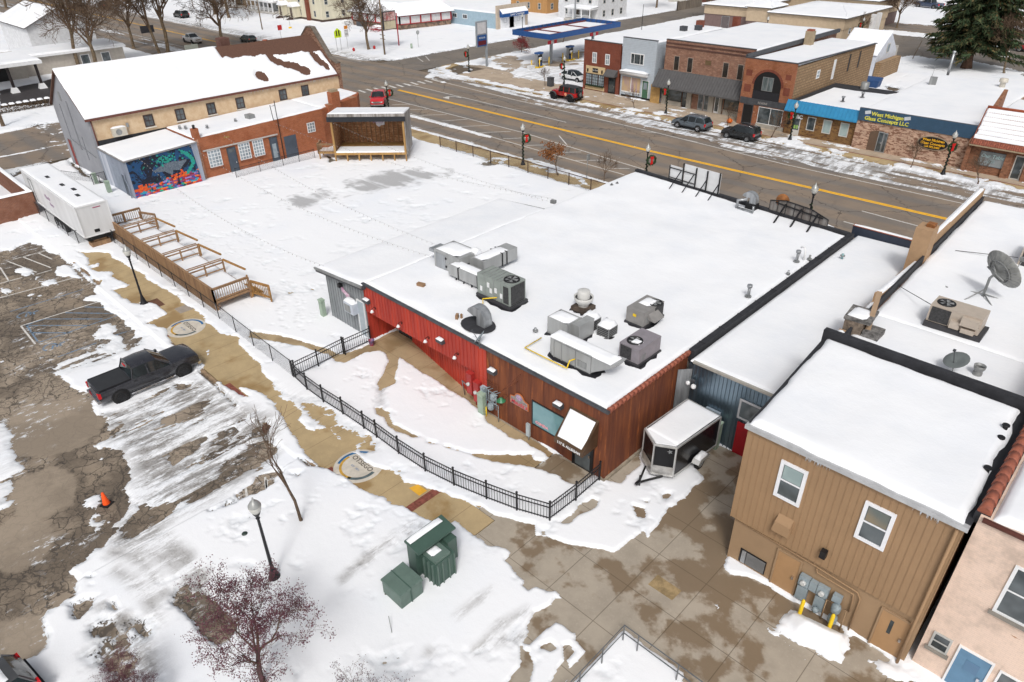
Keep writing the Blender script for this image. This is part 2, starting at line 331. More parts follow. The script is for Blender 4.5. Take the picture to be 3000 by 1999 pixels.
# ================================================================ ground, roads, pavements
def asphalt(name, dry, wet, crack=0., cs=.9, wf=(.4, .6), band=None, frost=False):
    b = NB(name, .8, 0, .4)
    agg = b.noise(45, 3, .8); patch = b.noise(.16, 6, .68); damp = b.step(patch, *wf)
    pm = None
    if frost:
        o = b.xyz()
        for (x_, y_), rx, ry in ((P(160, 1245), 3.2, 2.6), (P(128, 1440), 2.2, 1.5), (P(60, 1900), 2.0, 1.5), (P(60, 1590), 2.0, 1.4)):
            q = b.math('SQRT', b.math('ADD', b.math('POWER', b.math('DIVIDE', b.math('SUBTRACT', o[0], x_), rx), 2), b.math('POWER', b.math('DIVIDE', b.math('SUBTRACT', o[1], y_), ry), 2)))
            q = b.math('SUBTRACT', 1, b.step(b.math('ADD', q, b.math('MULTIPLY', b.math('SUBTRACT', b.noise(.7, 5), .5), 1.2)), .85, 1.05)); pm = q if pm is None else b.math('MAXIMUM', pm, q)
        dry = tuple(x*1.0 for x in dry); damp = b.math('MULTIPLY', damp, b.math('SUBTRACT', 1, b.math('MULTIPLY', pm, .6)))
    c = b.mix(dry, tuple(x*.78 for x in dry), b.step(agg, .35, .65))
    if frost: c = b.mix(b.mix(c, (.205, .158, .112), .6), c, b.math('MULTIPLY', pm, .85))
    c = b.mix(c, tuple(x*.86 for x in dry), b.step(b.noise(.05, 3), .4, .6))
    c = b.mix(c, wet, damp)
    if band:                                  # tyre-polished lanes along X, period in Y
        o = b.xyz(); s = b.math('SINE', b.math('MULTIPLY', b.math('ADD', o[1], b.math('MULTIPLY', b.noise(.03, 2), 1.2)), band))
        c = b.mix(c, (.155, .150, .145), b.math('MULTIPLY', b.step(s, -.4, 1.), .55))
    dn = b.n('ShaderNodeVectorMath', operation='ADD'); nn = b.n('ShaderNodeTexNoise'); nn.inputs['Scale'].default_value = 1.6; nn.inputs['Detail'].default_value = 5
    b.L(b.co, nn.inputs['Vector']); b.L(b.co, dn.inputs[0]); sc = b.n('ShaderNodeVectorMath', operation='SCALE'); b.L(nn.outputs['Color'], sc.inputs[0]); sc.inputs[3].default_value = .9
    b.L(sc.outputs[0], dn.inputs[1])
    def crk(s, w):
        v = b.n('ShaderNodeTexVoronoi', feature='DISTANCE_TO_EDGE'); v.inputs['Scale'].default_value = s; b.L(dn.outputs[0], v.inputs['Vector'])
        return b.math('SUBTRACT', 1, b.step(v.outputs['Distance'], w*.3, w))
    k1 = b.math('MULTIPLY', crk(cs, .05), b.step(b.noise(.13, 3, co=b.mp(loc=(7, 3, 0))), .46-crack*.13, .54-crack*.11))
    k2 = crk(.13, .009)
    k3 = b.math('MULTIPLY', crk(cs*2.3, .06), b.step(b.noise(.22, 3, co=b.mp(loc=(1, 9, 0))), .40, .50)) if crack > .5 else 0
    k = b.math('MAXIMUM', b.math('MAXIMUM', b.math('MULTIPLY', k1, min(1, crack+.05)), b.math('MULTIPLY', k3, .7)), b.math('MULTIPLY', k2, .8))
    if pm: k = b.math('MULTIPLY', k, b.math('SUBTRACT', 1, b.math('MULTIPLY', pm, .85)))
    c = b.mix(c, (.05, .041, .034), b.math('MULTIPLY', k, .82))
    if frost:
        fr = b.math('MULTIPLY', b.step(b.noise(1.7, 8, .82, co=b.mp(sc=(1.5, .6, 1))), .545, .60), b.step(b.noise(.2, 4, .6, co=b.mp(loc=(5, 5, 2))), .47, .56)); c = b.mix(c, (.72, .75, .79), b.math('MULTIPLY', fr, .9))
    b.col(c); b.set('Roughness', b.math('SUBTRACT', .85, b.math('MULTIPLY', damp, .35)))
    b.bump(b.math('SUBTRACT', agg, b.math('MULTIPLY', k, 2)), .25, .02); return b.m
def paving(name, c1, stain, jx, jy, x0=0, y0=0, jw=.018, sf=(.52, .6), ns=.35, bias=None):
    b = NB(name, .8); o = b.xyz()
    def jl(v, v0, p):
        t = b.math('FRACT', b.math('DIVIDE', b.math('SUBTRACT', v, v0-1000*p), p)); t = b.math('ABSOLUTE', b.math('SUBTRACT', t, .5))
        return b.step(t, .5-jw*1.6/p, .5-jw*.6/p)
    j = b.math('MAXIMUM', jl(o[0], x0, jx), jl(o[1], y0, jy)) if jy else jl(o[0], x0, jx)
    c = b.mix(c1, tuple(v*.8 for v in c1), b.step(b.noise(.6, 6, .7), .35, .7)); c = b.mix(c, tuple(v*1.12 for v in c1), b.step(b.noise(12, 4, .7), .55, .75))
    nn = b.noise(ns, 6, .6)
    if bias: nn = b.math('ADD', nn, b.math('ADD', b.math('MULTIPLY', b.step(o[1], 17.0, 21.0), .075), b.math('MULTIPLY', b.step(o[0], -10, -16.5), -.05)))
    st = b.step(nn, *sf); c = b.mix(c, stain, b.math('MULTIPLY', st, .85)); c = b.mix(c, tuple(v*.4 for v in stain), b.math('MULTIPLY', j, .6))
    b.col(c); b.set('Roughness', b.math('SUBTRACT', .85, b.math('MULTIPLY', st, .45))); b.bump(b.math('SUBTRACT', b.noise(25, 3), j), .2, .01); return b.m
ROADM = asphalt('road_asphalt', (.285, .225, .172), (.205, .165, .13), .12, .35, (.42, .62), band=1.85)
SIDEM = asphalt('worn_asphalt', (.225, .195, .165), (.15, .13, .11), .15, .5)
LOTM = asphalt('lot_asphalt', (.37, .305, .235), (.15, .12, .09), .95, 1.35, (.44, .56), None, True)
GOLD = paving('golden_concrete', (.45, .34, .19), (.29, .185, .075), 1.83, 0, -36.5, 0, .012, (.50, .62))
GOLD2 = paving('golden_path', (.42, .32, .19), (.27, .19, .10), 1.5, 1.5, -.3, .2, .012, (.5, .62))
PANEL = paving('panel_concrete', (.39, .34, .275), (.185, .13, .078), 2.3, 2.3, -10.15, 14.65, .015, (.505, .575), .38, True)
SIDEW = paving('pale_sidewalk', (.46, .37, .28), (.33, .25, .17), 1.8, 1.8, 0, 88.2, .012, (.52, .7))
def sheet(name, poly, m, z=0., z0=None):
    mb = MB()
    if z0 is None: mb.add([(x, y, z) for x, y in poly], [tuple(range(len(poly)))])
    else: mb.prism(poly, z0, z)
    o = link(bpy.data.objects.new(name, mesh_of(name, mb, m))); o['kind'] = 'structure'; return o
def R4(x0, y0, x1, y1): return [(x0, y0), (x1, y0), (x1, y1), (x0, y1)]
BACKM = mat('field_snow', (.84, .855, .88), .7, var=.05)
sheet('ground', R4(-900, -200, 700, 1500), mat('ground_soil', (.16, .125, .09), .9, var=.3), -.08)
sheet('street', R4(-330, 56.0, 90, 80.6), ROADM, 0.)
sheet('cross_street', R4(-112, 80.6, -101.2, 330), SIDEM, .0); sheet('cross_street', R4(-111, -40, -92.5, 56), ROADM, .0)
sheet('parking_lot', R4(-92.4, -30, -15, 12.0), LOTM, .0)
sheet('parking_lot', R4(-60, 140, 6, 176), SIDEM, .0); sheet('road', R4(-80, 176.4, 60, 191), ROADM, .0)
sheet('driveway', T('a', (0, 830), (400, 790), (430, 600), (300, 640), (0, 700)), mat('dark_blacktop', (.045, .04, .042), .6, var=.25), .13)
sheet('walkway', R4(-67, 12.25, -16.75, 15.7), GOLD, .12, -.05)
sheet('kerb', R4(-66, 12.0, -26, 12.2), mat('kerb_stone', (.36, .25, .155), .85, var=.35, vs=2), .115, -.05)
sheet('path', R4(-46, 15.75, -17.8, 24), GOLD2, .12)
sheet('alley_pavement', [(-16.7, 2), (3, 2), (3, 28), (-17.75, 28), (-17.75, 15.72), (-16.7, 15.72)], PANEL, .12)
sheet('yard', R4(-72, 24.1, -34.5, 52.6), mat('yard_gravel', (.25, .22, .18), .9, var=.4), .11)
sheet('sidewalk', R4(-92, 52.7, -8, 56.0), GOLD, .12, -.05)
sheet('sidewalk', [(-101.0, 86), (-99, 82.2), (-95, 80.7), (20, 80.7), (20, 82.3), (-93, 82.3), (-98, 84.6), (-99.4, 88), (-101, 97)], GOLD, .12, -.05)
PAVR = mat('red_pavers', (.27, .085, .06), .85, var=.35, vs=6)
sheet('paver_strip', R4(-90, 82.32, 20, 82.5), PAVR, .12, -.05)
sheet('sidewalk', R4(-93, 82.52, 20, 89.2), SIDEW, .12, -.05)
sheet('forecourt', R4(-101.2, 89.3, -70.5, 122), paving('forecourt_concrete', (.40, .33, .26), (.27, .21, .15), 5, 5, 0, 0, .02), .11, -.05)
for x0, x1 in ((-36.0, -31.8), (-25.3, -24.0), (-45.0, -44.0)): sheet('paver_strip', R4(x0, 12.22, x1, 12.62), PAVR, .126)
sheet('paver_strip', R4(-20.35, 12.6, -19.9, 15.6), PAVR, .126)
sheet('tactile_plate', T('F', (1170, 1125), (1240, 1097), (1310, 1145), (1250, 1185), z=.12), mat('tactile_yellow', (.78, .42, .04), .7), .128)
# ---- painted lines
def lines(name, segs, w, m, z):
    mb = MB()
    for a, b in segs:
        d = Vector((b[0]-a[0], b[1]-a[1], 0)); n = Vector((-d.y, d.x, 0)).normalized()*(w/2); a = Vector((*a, z)); b = Vector((*b, z)); mb.quad(a-n, b-n, b+n, a+n)
    o = link(bpy.data.objects.new(name, mesh_of(name, mb, m))); o['kind'] = 'structure'
PW = mat('line_white', (.74, .72, .68), .8, var=.25, vs=5); PB = mat('line_blue', (.13, .25, .40), .8, c2=(.2, .2, .2), vs=4); PY = mat('line_yellow', (.95, .50, .02), .7, var=.1)
S2 = lambda k, *ps: [tuple(T(k, (a, b), (c, d))) for a, b, c, d in ps]
lines('lot_lines', S2('A', (0, 975, 575, 820), (160, 1190, 770, 1000), (160, 1190, 270, 1330), (950, 1400, 1130, 1340), (60, 695, 280, 780), (170, 660, 390, 745),
      (290, 630, 400, 680), (100, 680, 350, 615), (0, 740, 70, 850), (0, 865, 170, 820), (280, 795, 400, 760))+S2('E', (500, 275, 860, 140), (630, 410, 705, 383), (760, 570, 1180, 420), (1740, 1190, 1740, 1310), (1880, 1120, 1895, 1215), (2040, 1060, 2045, 1140))+
      S2('F', (70, 1040, 80, 1140)), .11, PW, .004)
lines('lot_lines', S2('A', (80, 1080, 640, 910), (650, 1045, 840, 1050), (500, 1090, 870, 1095), (340, 1137, 790, 1137), (190, 1187, 690, 1187), (220, 1243, 540, 1243),
      (290, 1320, 900, 1110), (200, 1180, 290, 1310), (440, 1430, 740, 1320), (850, 1270, 970, 1235), (340, 1137, 190, 1187)), .11, PB, .005)
for c in ((185, 1107), (385, 1352)):
    x, y = T('A', c)[0]; pts = [(x+.42*cos(a*pi/6+.8), y+.42*sin(a*pi/6+.8)) for a in range(10)]
    lines('lot_lines', list(zip(pts[:-1], pts[1:]))+[((x, y+.2), (x, y+.9)), ((x, y+.55), (x+.4, y+.55)), ((x-.1, y+.2), (x+.4, y))], .12, PB, .005)
ya, yb, yc = P(1167, 264), P(1893, 440), P(2774, 642)
def off(p, d): return (p[0], p[1]+d)
lines('centre_lines', [(off(a, s), off(b, s)) for a, b in ((ya, yb), (yb, yc), (yc, (40, yc[1]))) for s in (-.16, .16)], .25, PY, .004)
wl = T('b', (905, 730), (2040, 1015)); w2 = T('b', (1160, 645)); w3 = T('c', (415, 938)); dg = T('c', (0, 1095), (860, 1340)); dgl = T('b', (1180, 870))
fe = T('b', (1290, 595))+T('c', (0, 760), (1110, 1018), (2090, 1260))
lines('lane_lines', [(wl[0], wl[1]), (wl[1], (-41, 62.2)), (w2[0], w3[0]), (dgl[0], dg[0]), (dg[0], dg[1]), (fe[0], fe[1]), (fe[1], fe[2]), (fe[2], fe[3]), (fe[3], (20, fe[3][1]))] +
      [tuple(T('D', (850, 310), (1410, 460))), tuple(T('D', (710, 390), (800, 415))), ((-12, 65.2), (6, 64.8))], .16, PW, .0045)
lines('lane_lines', S2('b', (1040, 803, 1190, 800), (1150, 840, 1310, 838), (1250, 885, 1460, 878), (1420, 928, 1620, 915), (1560, 970, 1790, 962), (1700, 1018, 1950, 1008), (1890, 1065, 2085, 1055)) +
      S2('c', (110, 1115, 310, 1110), (240, 1170, 530, 1165), (480, 1230, 700, 1228), (730, 1290, 900, 1292), (360, 1040, 420, 1110), (560, 890, 760, 935), (990, 1010, 1110, 1018), (1300, 1065, 1420, 1090), (1730, 1170, 1850, 1172)), .14, PW, .006)
lines('crosswalk', [((-96.6+.25*i, 63.4+1.28*i), (-94.4+.25*i-.0, 63.1+1.28*i)) for i in range(12)], .42, PW, .005)
lines('lane_lines', [((-111.0, 88.5), (-106.9, 86.5)), ((-111.0, 90.5), (-106.9, 88.0)), ((-101.6, 98), (-102.8, 98)), ((-101.6, 106), (-102.8, 106)), ((-101.6, 116), (-102.8, 116))], .15, PW, .004)
ar = T('b', (1570, 750), (1530, 742), (1490, 741), (1450, 747)); lines('lane_lines', [(ar[i], ar[i+1]) for i in range(3)], .25, PW, .005)
mb = MB(); a = T('b', (1430, 748), (1480, 738), (1478, 762)); mb.add([(*p, .0062) for p in a], [(0, 1, 2)]); o = link(bpy.data.objects.new('lane_arrow', mesh_of('lane_arrow', mb, PW))); o['kind'] = 'structure'
yl = T('a', (620, 50), (860, 155), (1230, 205), (1650, 290)); lines('centre_lines', [((-330, 72.0), (-116, 72.0)), ((-330, 72.4), (-116, 72.4))], .16, PY, .004)
lines('lane_lines', [((-330, 64.6), (-116, 64.4)), ((-330, 79.4), (-116, 79.2))], .15, PW, .004)
# ---- town medallions set in the walkway
def medallion(k, pts, lab):
    (cx, cy) = T(k, pts, z=.12)[0]; r = 1.25
    t = wthing('medallion', lab, 'pavement medallion', (cx, cy, .12), 'round town medallions in the walkway')
    part('disc', MB().cyl((cx, cy, .115), r, .012, 40), mat('medallion_cream', (.62, .57, .49), .75, var=.15), t)
    def arc(a0, a1, r0, r1, m):
        mb = MB(); n = 24
        A = [RD(a0+(a1-a0)*i/n) for i in range(n+1)]
        vs = [(cx+rr*cos(q), cy+rr*sin(q), .129) for q in A for rr in (r0, r1)]
        mb.add(vs, [(2*i, 2*i+1, 2*i+3, 2*i+2) for i in range(n)]); part('painted_arc', mb, m, t)
    arc(70, 215, .98, 1.12, mat('medal_blue', (.03, .17, .38), .7, var=.3)); arc(175, 300, .84, .97, mat('medal_gold', (.62, .36, .06), .7, var=.3)); arc(290, 375, .86, 1.03, mat('medal_grey', (.12, .16, .17), .7, var=.3))
    tm = mat('medal_text', (.13, .11, .09), .8)
    u = (1, 0, 0); v = (0, 1, 0); text('OTSEGO', .40, tm, t, (cx, cy+.12, .130), u, v, depth=.002, bold=.008)
    text('EST  1831', .16, mat('medal_text_blue', (.06, .16, .35), .8), t, (cx, cy-.25, .130), u, v, depth=.002)
medallion('A', (1425, 1205), 'round OTSEGO medallion in the walkway beside the wooden deck and chain link fence')
medallion('F', (785, 955), 'round OTSEGO medallion in the walkway below the long black picket fence')
# ================================================================ the snow cover: coverage painted by regions, edges broken by noise, real thickness
def axis(*seg):
    out = []
    for a, b, s in seg: out.append(np.arange(a, b, s))
    return np.unique(np.round(np.concatenate(out), 3))
gx = axis((-420, -170, 2.5), (-170, -112, .8), (-112, -75, .3), (-75, -42, .15), (-42, 2, .085), (2, 30, .6), (30, 240, 3))
gy = axis((-60, -3, 1.5), (-3, 24, .085), (24, 53, .16), (53, 92, .15), (92, 125, .4), (125, 195, .7), (195, 560, 4))
GX, GY = np.meshgrid(gx, gy)
low = ((GY > 56.05) & (GY < 80.65)) | ((GX > -112) & (GX < -101.2) & (GY > 80)) | ((GX > -111) & (GX < -92.5) & (GY < 56)) | ((GX > -92.4) & (GX < -27) & (GY < 11.75)) | ((GX > -60) & (GX < 6) & (GY > 140) & (GY < 176.3)) | ((GY > 176.3) & (GY < 191.2) & (GX > -80) & (GX < 60))
elev = np.where(low, .0, .12)
C = np.ones_like(GX); SY_ = np.zeros_like(GX); SX_ = np.zeros_like(GX); DI = np.zeros_like(GX); TH = np.ones_like(GX)
def sdf(X, Y, poly):
    d = np.full(X.shape, 1e9); ins = np.zeros(X.shape, bool); n = len(poly)
    for i in range(n):
        x0, y0 = poly[i]; x1, y1 = poly[(i+1) % n]; ex, ey = x1-x0, y1-y0; L = ex*ex+ey*ey+1e-12
        t = np.clip(((X-x0)*ex+(Y-y0)*ey)/L, 0, 1); d = np.minimum(d, (X-x0-t*ex)**2+(Y-y0-t*ey)**2)
        c = ((y0 > Y) != (y1 > Y)) & (X < (x1-x0)*(Y-y0)/(y1-y0+1e-12)+x0); ins ^= c
    return np.where(ins, 1, -1)*np.sqrt(d)
def pa(poly, val, soft=.35, mode=None, dirt_and_dent_shade=None, th=None):
    xs = [p[0] for p in poly]; ys = [p[1] for p in poly]
    i0, i1 = np.searchsorted(gx, [min(xs)-soft, max(xs)+soft]); j0, j1 = np.searchsorted(gy, [min(ys)-soft, max(ys)+soft])
    if i1 <= i0 or j1 <= j0: return
    s = (slice(j0, j1), slice(i0, i1)); w = sdf(GX[s], GY[s], poly)/soft*.5+.5; w = np.clip(w, 0, 1); w = w*w*(3-2*w)
    C[s] = C[s]*(1-w)+val*w
    if mode in ('y', 'x'): A, B = (SY_, SX_) if mode == 'y' else (SX_, SY_); A[s] = A[s]*(1-w)+w; B[s] = B[s]*(1-w)
    elif mode == 'i': SY_[s] *= 1-w; SX_[s] *= 1-w
    if dirt_and_dent_shade is not None: DI[s] = DI[s]*(1-w)+dirt_and_dent_shade*w
    if th is not None: TH[s] = TH[s]*(1-w)+th*w
def px(k, val, pts, soft=.35, mode=None, dirt_and_dent_shade=None, th=None): pa(T(k, *pts), val, soft, mode, dirt_and_dent_shade, th)
# main street and its patchy parking lanes
pa(R4(-330, 56.2, 90, 80.2), 0, .5)
pa(R4(-75, 76.3, 60, 80.9), .56, 1.6, 'x', .75, .5); pa(R4(-40, 74.6, 60, 80.8), .60, 1.2, 'x', .75, .5); pa(R4(-75, 80.2, 60, 82.0), .60, .6, 'i', .2)
pa([(-101.5, 86), (-100, 82), (-95, 79), (-72, 76.8), (-72, 81.5), (-94, 81.3), (-98, 83.5)], .62, 1., 'x', .35, .7)
px('b', .7, [(1290, 545), (1400, 505), (1600, 470), (2091, 385), (2091, 420), (1640, 490), (1420, 520), (1350, 550), (1380, 600), (1500, 640), (1420, 640), (1300, 590)], .6)
pa(R4(-80, 59.4, -62, 60.6), .62, .8, 'x', .3); pa(R4(-80, 55.6, -38, 56.9), .6, .9, 'x', .25); pa(R4(-330, 79, -112, 83), .7, 2.5, 'x', .7); pa(R4(-330, 60, -125, 65), .5, 2, 'x', .6)
pa(R4(-112.2, 80, -101.0, 330), 0, .8); pa(R4(-110.6, -40, -93.0, 56.4), 0, .9); pa(R4(-112, 22, -90, 27), .35, 1.2); pa(R4(-93.5, 14, -91.4, 24), .62, 1.2, 'y', .3); pa(R4(-99.5, 10, -98.5, 40), .55, .7, 'y')
pa([(-128, 64), (-108, 56.2), (-90, 56.2), (-90, 62), (-110, 70)], 0, 1.5); pa([(-130, 76), (-118, 77.5), (-112, 84), (-101, 84), (-98, 78), (-104, 70)], 0, 2.2)
# sidewalks along the street
pa(R4(-92, 53.2, -36, 55.6), .08, .5); px('b', .55, [(1640, 1270), (1800, 1210), (1990, 1220), (1900, 1260), (1750, 1300)], .5); px('c', .6, [(150, 1280), (230, 1250), (330, 1290), (520, 1330), (600, 1440), (380, 1350), (250, 1330)], .5)
pa(R4(-70.5, 81.3, 20, 83.9), .16, .6, 'i'); pa(R4(-70.5, 83.9, 20, 88.6), .22, .5, 'i'); pa([(-100.2, 88), (-98.6, 84.4), (-93, 82.3), (-70, 82.3), (-70, 87.2), (-86, 89.5), (-96, 91)], .14, .8, 'i')
for x, y, r in ((-52.2, 82.9, 1.6), (-34.3, 81.9, 2.0), (-17.3, 80.9, 2.2), (-57, 82.2, 1.5), (-20.5, 81.2, 1.8), (-13.6, 81, 2.4), (-43, 83.0, 1.2), (-93, 84.7, .8), (-28.5, 82.0, 1.3), (-29.5, 84.4, .0)):
    if r: pa([(x+r*cos(a*pi/4), y+r*.55*sin(a*pi/4)) for a in range(8)], .85, .8, 'i')
pa(R4(-36, 83.7, -28, 84.6), .55, .5); pa(R4(-24, 83.3, -16, 84.0), .5, .4); pa(R4(-64, 87.2, -57.6, 87.9), .6, .4); pa(R4(-55.5, 85.6, -48, 86.2), .5, .4)
# filling station, side lots
px('c', .40, [(60, 500), (300, 460), (560, 380), (560, 560), (300, 520), (100, 560)], 2.0, 'i', .3); px('b', .3, [(1810, 450), (1990, 430), (2060, 500), (1960, 560), (1850, 500)], 1.2, 'i'); px('c', .35, [(0, 440), (60, 470), (50, 540), (0, 530)], .8)
px('c', .86, [(0, 560), (540, 500), (550, 640), (300, 640), (0, 600)], 1., 'x', .35)
pa(R4(-60, 141, 6, 176), .05, 2.); pa(R4(-80, 177, 60, 190), .05, 2.); pa(R4(-58, 172, -46, 177.5), 1, 1.2); pa(T('d', (960, 440), (1230, 425), (1440, 455), (1700, 470), (1960, 520), (2091, 560), (2091, 640), (1000, 640)), 1, 1.5)
pa(T('d', (870, 290), (1050, 340), (950, 350), (860, 340)), .9, .8); px('d', .1, [(885, 290), (1050, 245), (1040, 235), (920, 250)], .8); px('d', .1, [(1010, 650), (1170, 680), (1110, 710), (1000, 690)], .8)
pa(T('a', (0, 835), (405, 795), (430, 600), (300, 640), (0, 700)), 0, .6); px('b', .3, [(540, 1190), (560, 1260), (610, 1240)], .3)
px('a', .1, [(530, 1240), (600, 1280), (680, 1350), (820, 1410), (760, 1420), (640, 1350), (560, 1290)], .5)
px('a', .12, [(0, 1360), (530, 1200), (530, 1225), (0, 1400)], .6)
# slush ponds on the yard
px('B', .9, [(750, 100), (850, 60), (1000, 40), (1200, 8), (1440, 20), (1420, 60), (1250, 100), (1100, 130), (850, 170), (730, 178), (800, 130)], 1.6, 'x', None, 2)
px('B', .9, [(260, 260), (330, 215), (560, 170), (620, 210), (480, 250), (420, 285), (330, 290)], 1.6, 'x', None, 2)
# parking lot ---------------------------------------------------------------
px('A', .0, [(-60, 620), (90, 600), (230, 550), (330, 590), (480, 660), (520, 720), (400, 740), (430, 800), (600, 830), (700, 900), (740, 950), (640, 990), (760, 1010), (820, 1060), (900, 1100), (950, 1160), (1030, 1230), (990, 1290), (900, 1270), (850, 1170), (760, 1190), (780, 1300), (720, 1360), (640, 1400), (500, 1450), (400, 1520), (340, 1700), (-60, 1900)], .5, 'i')
px('A', .75, [(70, 745), (200, 735), (430, 850), (370, 890), (200, 835), (110, 790)], .5); px('A', .58, [(225, 950), (330, 950), (310, 1005), (240, 1000)], .6)
px('A', .56, [(450, 990), (600, 975), (610, 1045), (480, 1055)], .7); px('A', .5, [(350, 1040), (430, 1050), (500, 1160), (380, 1110)], .6); px('A', .46, [(30, 1080), (150, 1150), (100, 1260), (40, 1200)], .7)
px('A', .42, [(380, 800), (500, 880), (430, 920), (360, 880)], .7); px('A', .45, [(0, 900), (180, 880), (150, 960), (0, 975)], .8); px('A', .4, [(0, 1330), (80, 1330), (120, 1430), (0, 1480)], .8)
px('E', .62, [(360, 270), (520, 140), (700, 90), (930, -20), (1100, 0), (1140, 30), (900, 120), (850, 180), (560, 250), (460, 280)], .9, 'y', .15)
px('A', .6, [(730, 1210), (800, 1190), (900, 1290), (1060, 1300), (1000, 1400), (780, 1400), (700, 1380)], .8, 'i', .1)
px('E', .0, [(-60, 400), (100, 330), (350, 270), (480, 280), (640, 400), (700, 440), (740, 560), (900, 540), (1000, 600), (940, 680), (860, 760), (850, 850), (960, 850), (980, 940), (1060, 1060), (950, 1120), (1000, 1250), (930, 1400), (800, 1568), (560, 1700), (-100, 1900), (-100, 600)], .5, 'i')
px('E', .85, [(-150, 540), (0, 555), (60, 620), (110, 800), (160, 960), (190, 1010), (110, 1080), (100, 1250), (0, 1440), (-150, 1500)], .8, 'y', .2)
px('E', .62, [(590, 1260), (640, 1140), (750, 1120), (800, 1240), (690, 1320)], .6, 'y'); px('E', .52, [(640, 1290), (880, 1260), (940, 1360), (800, 1440), (640, 1560), (690, 1420)], .9, 'i', .3)
px('E', .75, [(725, 930), (760, 870), (820, 890), (790, 930)], .3); px('E', .6, [(720, 800), (850, 740), (870, 760), (760, 830)], .4); px('E', .55, [(820, 670), (900, 630), (890, 660), (840, 690)], .3)
px('E', .80, [(1000, 500), (1250, 330), (1330, 300), (1420, 330), (1520, 250), (1830, 510), (2091, 600), (2091, 850), (1700, 1180), (1300, 1400), (950, 1560), (900, 1500), (1000, 1300), (1050, 1080), (1000, 900), (850, 730), (1000, 600)], .9, 'y', .95)
px('E', .72, [(780, 570), (1000, 520), (1300, 320), (1300, 400), (1050, 560), (830, 680)], .5, 'y', .9)
px('E', .0, [(1290, 900), (1340, 830), (1560, 735), (1575, 745), (1500, 830), (1330, 945)], .25); px('E', .02, [(1615, 800), (1700, 700), (1790, 665), (1830, 690), (1780, 730), (1720, 790)], .25)
px('E', .3, [(1690, 960), (1800, 890), (2091, 760), (2120, 860), (2000, 980), (1690, 1090)], .9, 'y', .5); px('E', .12, [(1600, 1310), (1720, 1230), (1870, 1120), (2040, 1060), (2091, 1040), (2091, 1100), (1900, 1210), (1750, 1300), (1600, 1330)], .25)
px('E', .02, [(1195, 1350), (1250, 1290), (1330, 1250), (1310, 1300), (1230, 1365)], .25); px('E', .45, [(1290, 600), (1450, 520), (1560, 470), (1600, 520), (1400, 620), (1330, 650)], .9, 'y', .9); px('E', .4, [(1480, 1220), (1560, 1120), (1620, 1090), (1570, 1180)], .7, 'y', .8)
px('E', .3, [(1330, 320), (1430, 330), (1520, 350), (1410, 400)], .4); px('E', .2, [(990, 1480), (1060, 1260), (1130, 1230), (1100, 1320), (1070, 1500), (1000, 1530)], .4); px('E', .45, [(1090, 1420), (1200, 1380), (1230, 1470), (1110, 1500)], .7, 'y', .8)
px('F', .0, [(-60, 800), (60, 770), (150, 850), (80, 880), (0, 940), (-60, 960)], .3); px('F', .15, [(60, 1030), (205, 1005), (180, 1040), (100, 1060)], .3); px('F', .15, [(280, 1030), (355, 1010), (330, 1055)], .3); px('F', .1, [(0, 1040), (110, 1060), (150, 1090), (60, 1150), (0, 1180)], .3)
px('F', .1, [(0, 690), (60, 650), (100, 670), (70, 720), (10, 735)], .3)
px('I', .0, [(-60, 0), (560, -20), (620, 120), (520, 200), (600, 320), (480, 420), (540, 470), (510, 590), (340, 680), (310, 790), (370, 870), (350, 960), (180, 1040), (-60, 1150)], .5, 'i')
px('I', .12, [(860, 110), (950, 20), (990, 60), (940, 170), (850, 200)], .4); px('I', .0, [(490, 700), (500, 640), (675, 600), (640, 680), (560, 760), (490, 755)], .3)
px('I', .1, [(600, 450), (650, 440), (665, 465), (610, 480)], .2); px('I', .05, [(757, 640), (790, 632), (825, 690), (800, 710), (760, 690)], .2)
px('I', .25, [(735, 800), (850, 770), (900, 790), (965, 800), (1010, 920), (1100, 1000), (1130, 1180), (700, 1200), (620, 980), (740, 900)], .9, 'i', .6); px('I', .35, [(600, 830), (640, 770), (760, 780), (740, 820), (640, 830)], .5, 'i', .7)
px('I', .0, [(1200, 590), (1240, 510), (1300, 475), (1380, 480), (1430, 540), (1560, 680), (1640, 750), (1640, 820), (1580, 900), (1480, 940), (1400, 870), (1340, 760), (1200, 630)], .22)
for tr in (((800, 190), (1050, 200), (1230, 330), (1400, 460)), ((860, 220), (1150, 350), (1330, 520), (1420, 560)), ((760, 290), (950, 330), (1060, 450), (1150, 600)), ((800, 420), (950, 520), (1050, 640), (1100, 800)), ((680, 640), (860, 760), (960, 900), (1050, 1100)), ((980, 130), (1150, 190), (1300, 330), (1450, 520))):
    for i in range(3):
        (a, b), (c, d) = tr[i], tr[i+1]; nx_, ny_ = -(d-b), c-a; L = math.hypot(nx_, ny_); nx_, ny_ = nx_/L*22, ny_/L*22
        px('I', .84, [(a-nx_, b-ny_), (c-nx_, d-ny_), (c+nx_, d+ny_), (a+nx_, b+ny_)], .5, None, .9)
def streak(k, pts, wd, d):
    for (a, b), (c, e) in zip(pts[:-1], pts[1:]):
        L = math.hypot(c-a, e-b); u, v = -(e-b)/L*wd, (c-a)/L*wd; px(k, 1, [(a-u, b-v), (c-u, e-v), (c+u, e+v), (a+u, b+v)], .35, None, d)
for a_ in ((('J', [(930, 985), (1100, 800), (1290, 700)], 18), ('J', [(930, 985), (1120, 910), (1290, 870)], 16), ('J', [(800, 745), (960, 620), (1050, 560)], 14), ('J', [(520, 105), (380, 190), (180, 340), (0, 500)], 22), ('F', [(1030, 1568), (1140, 1470), (1260, 1410)], 14), ('J', [(590, 985), (620, 1000)], 20), ('B', [(620, 1110), (720, 1180), (820, 1230)], 14))): streak(*a_, .75)
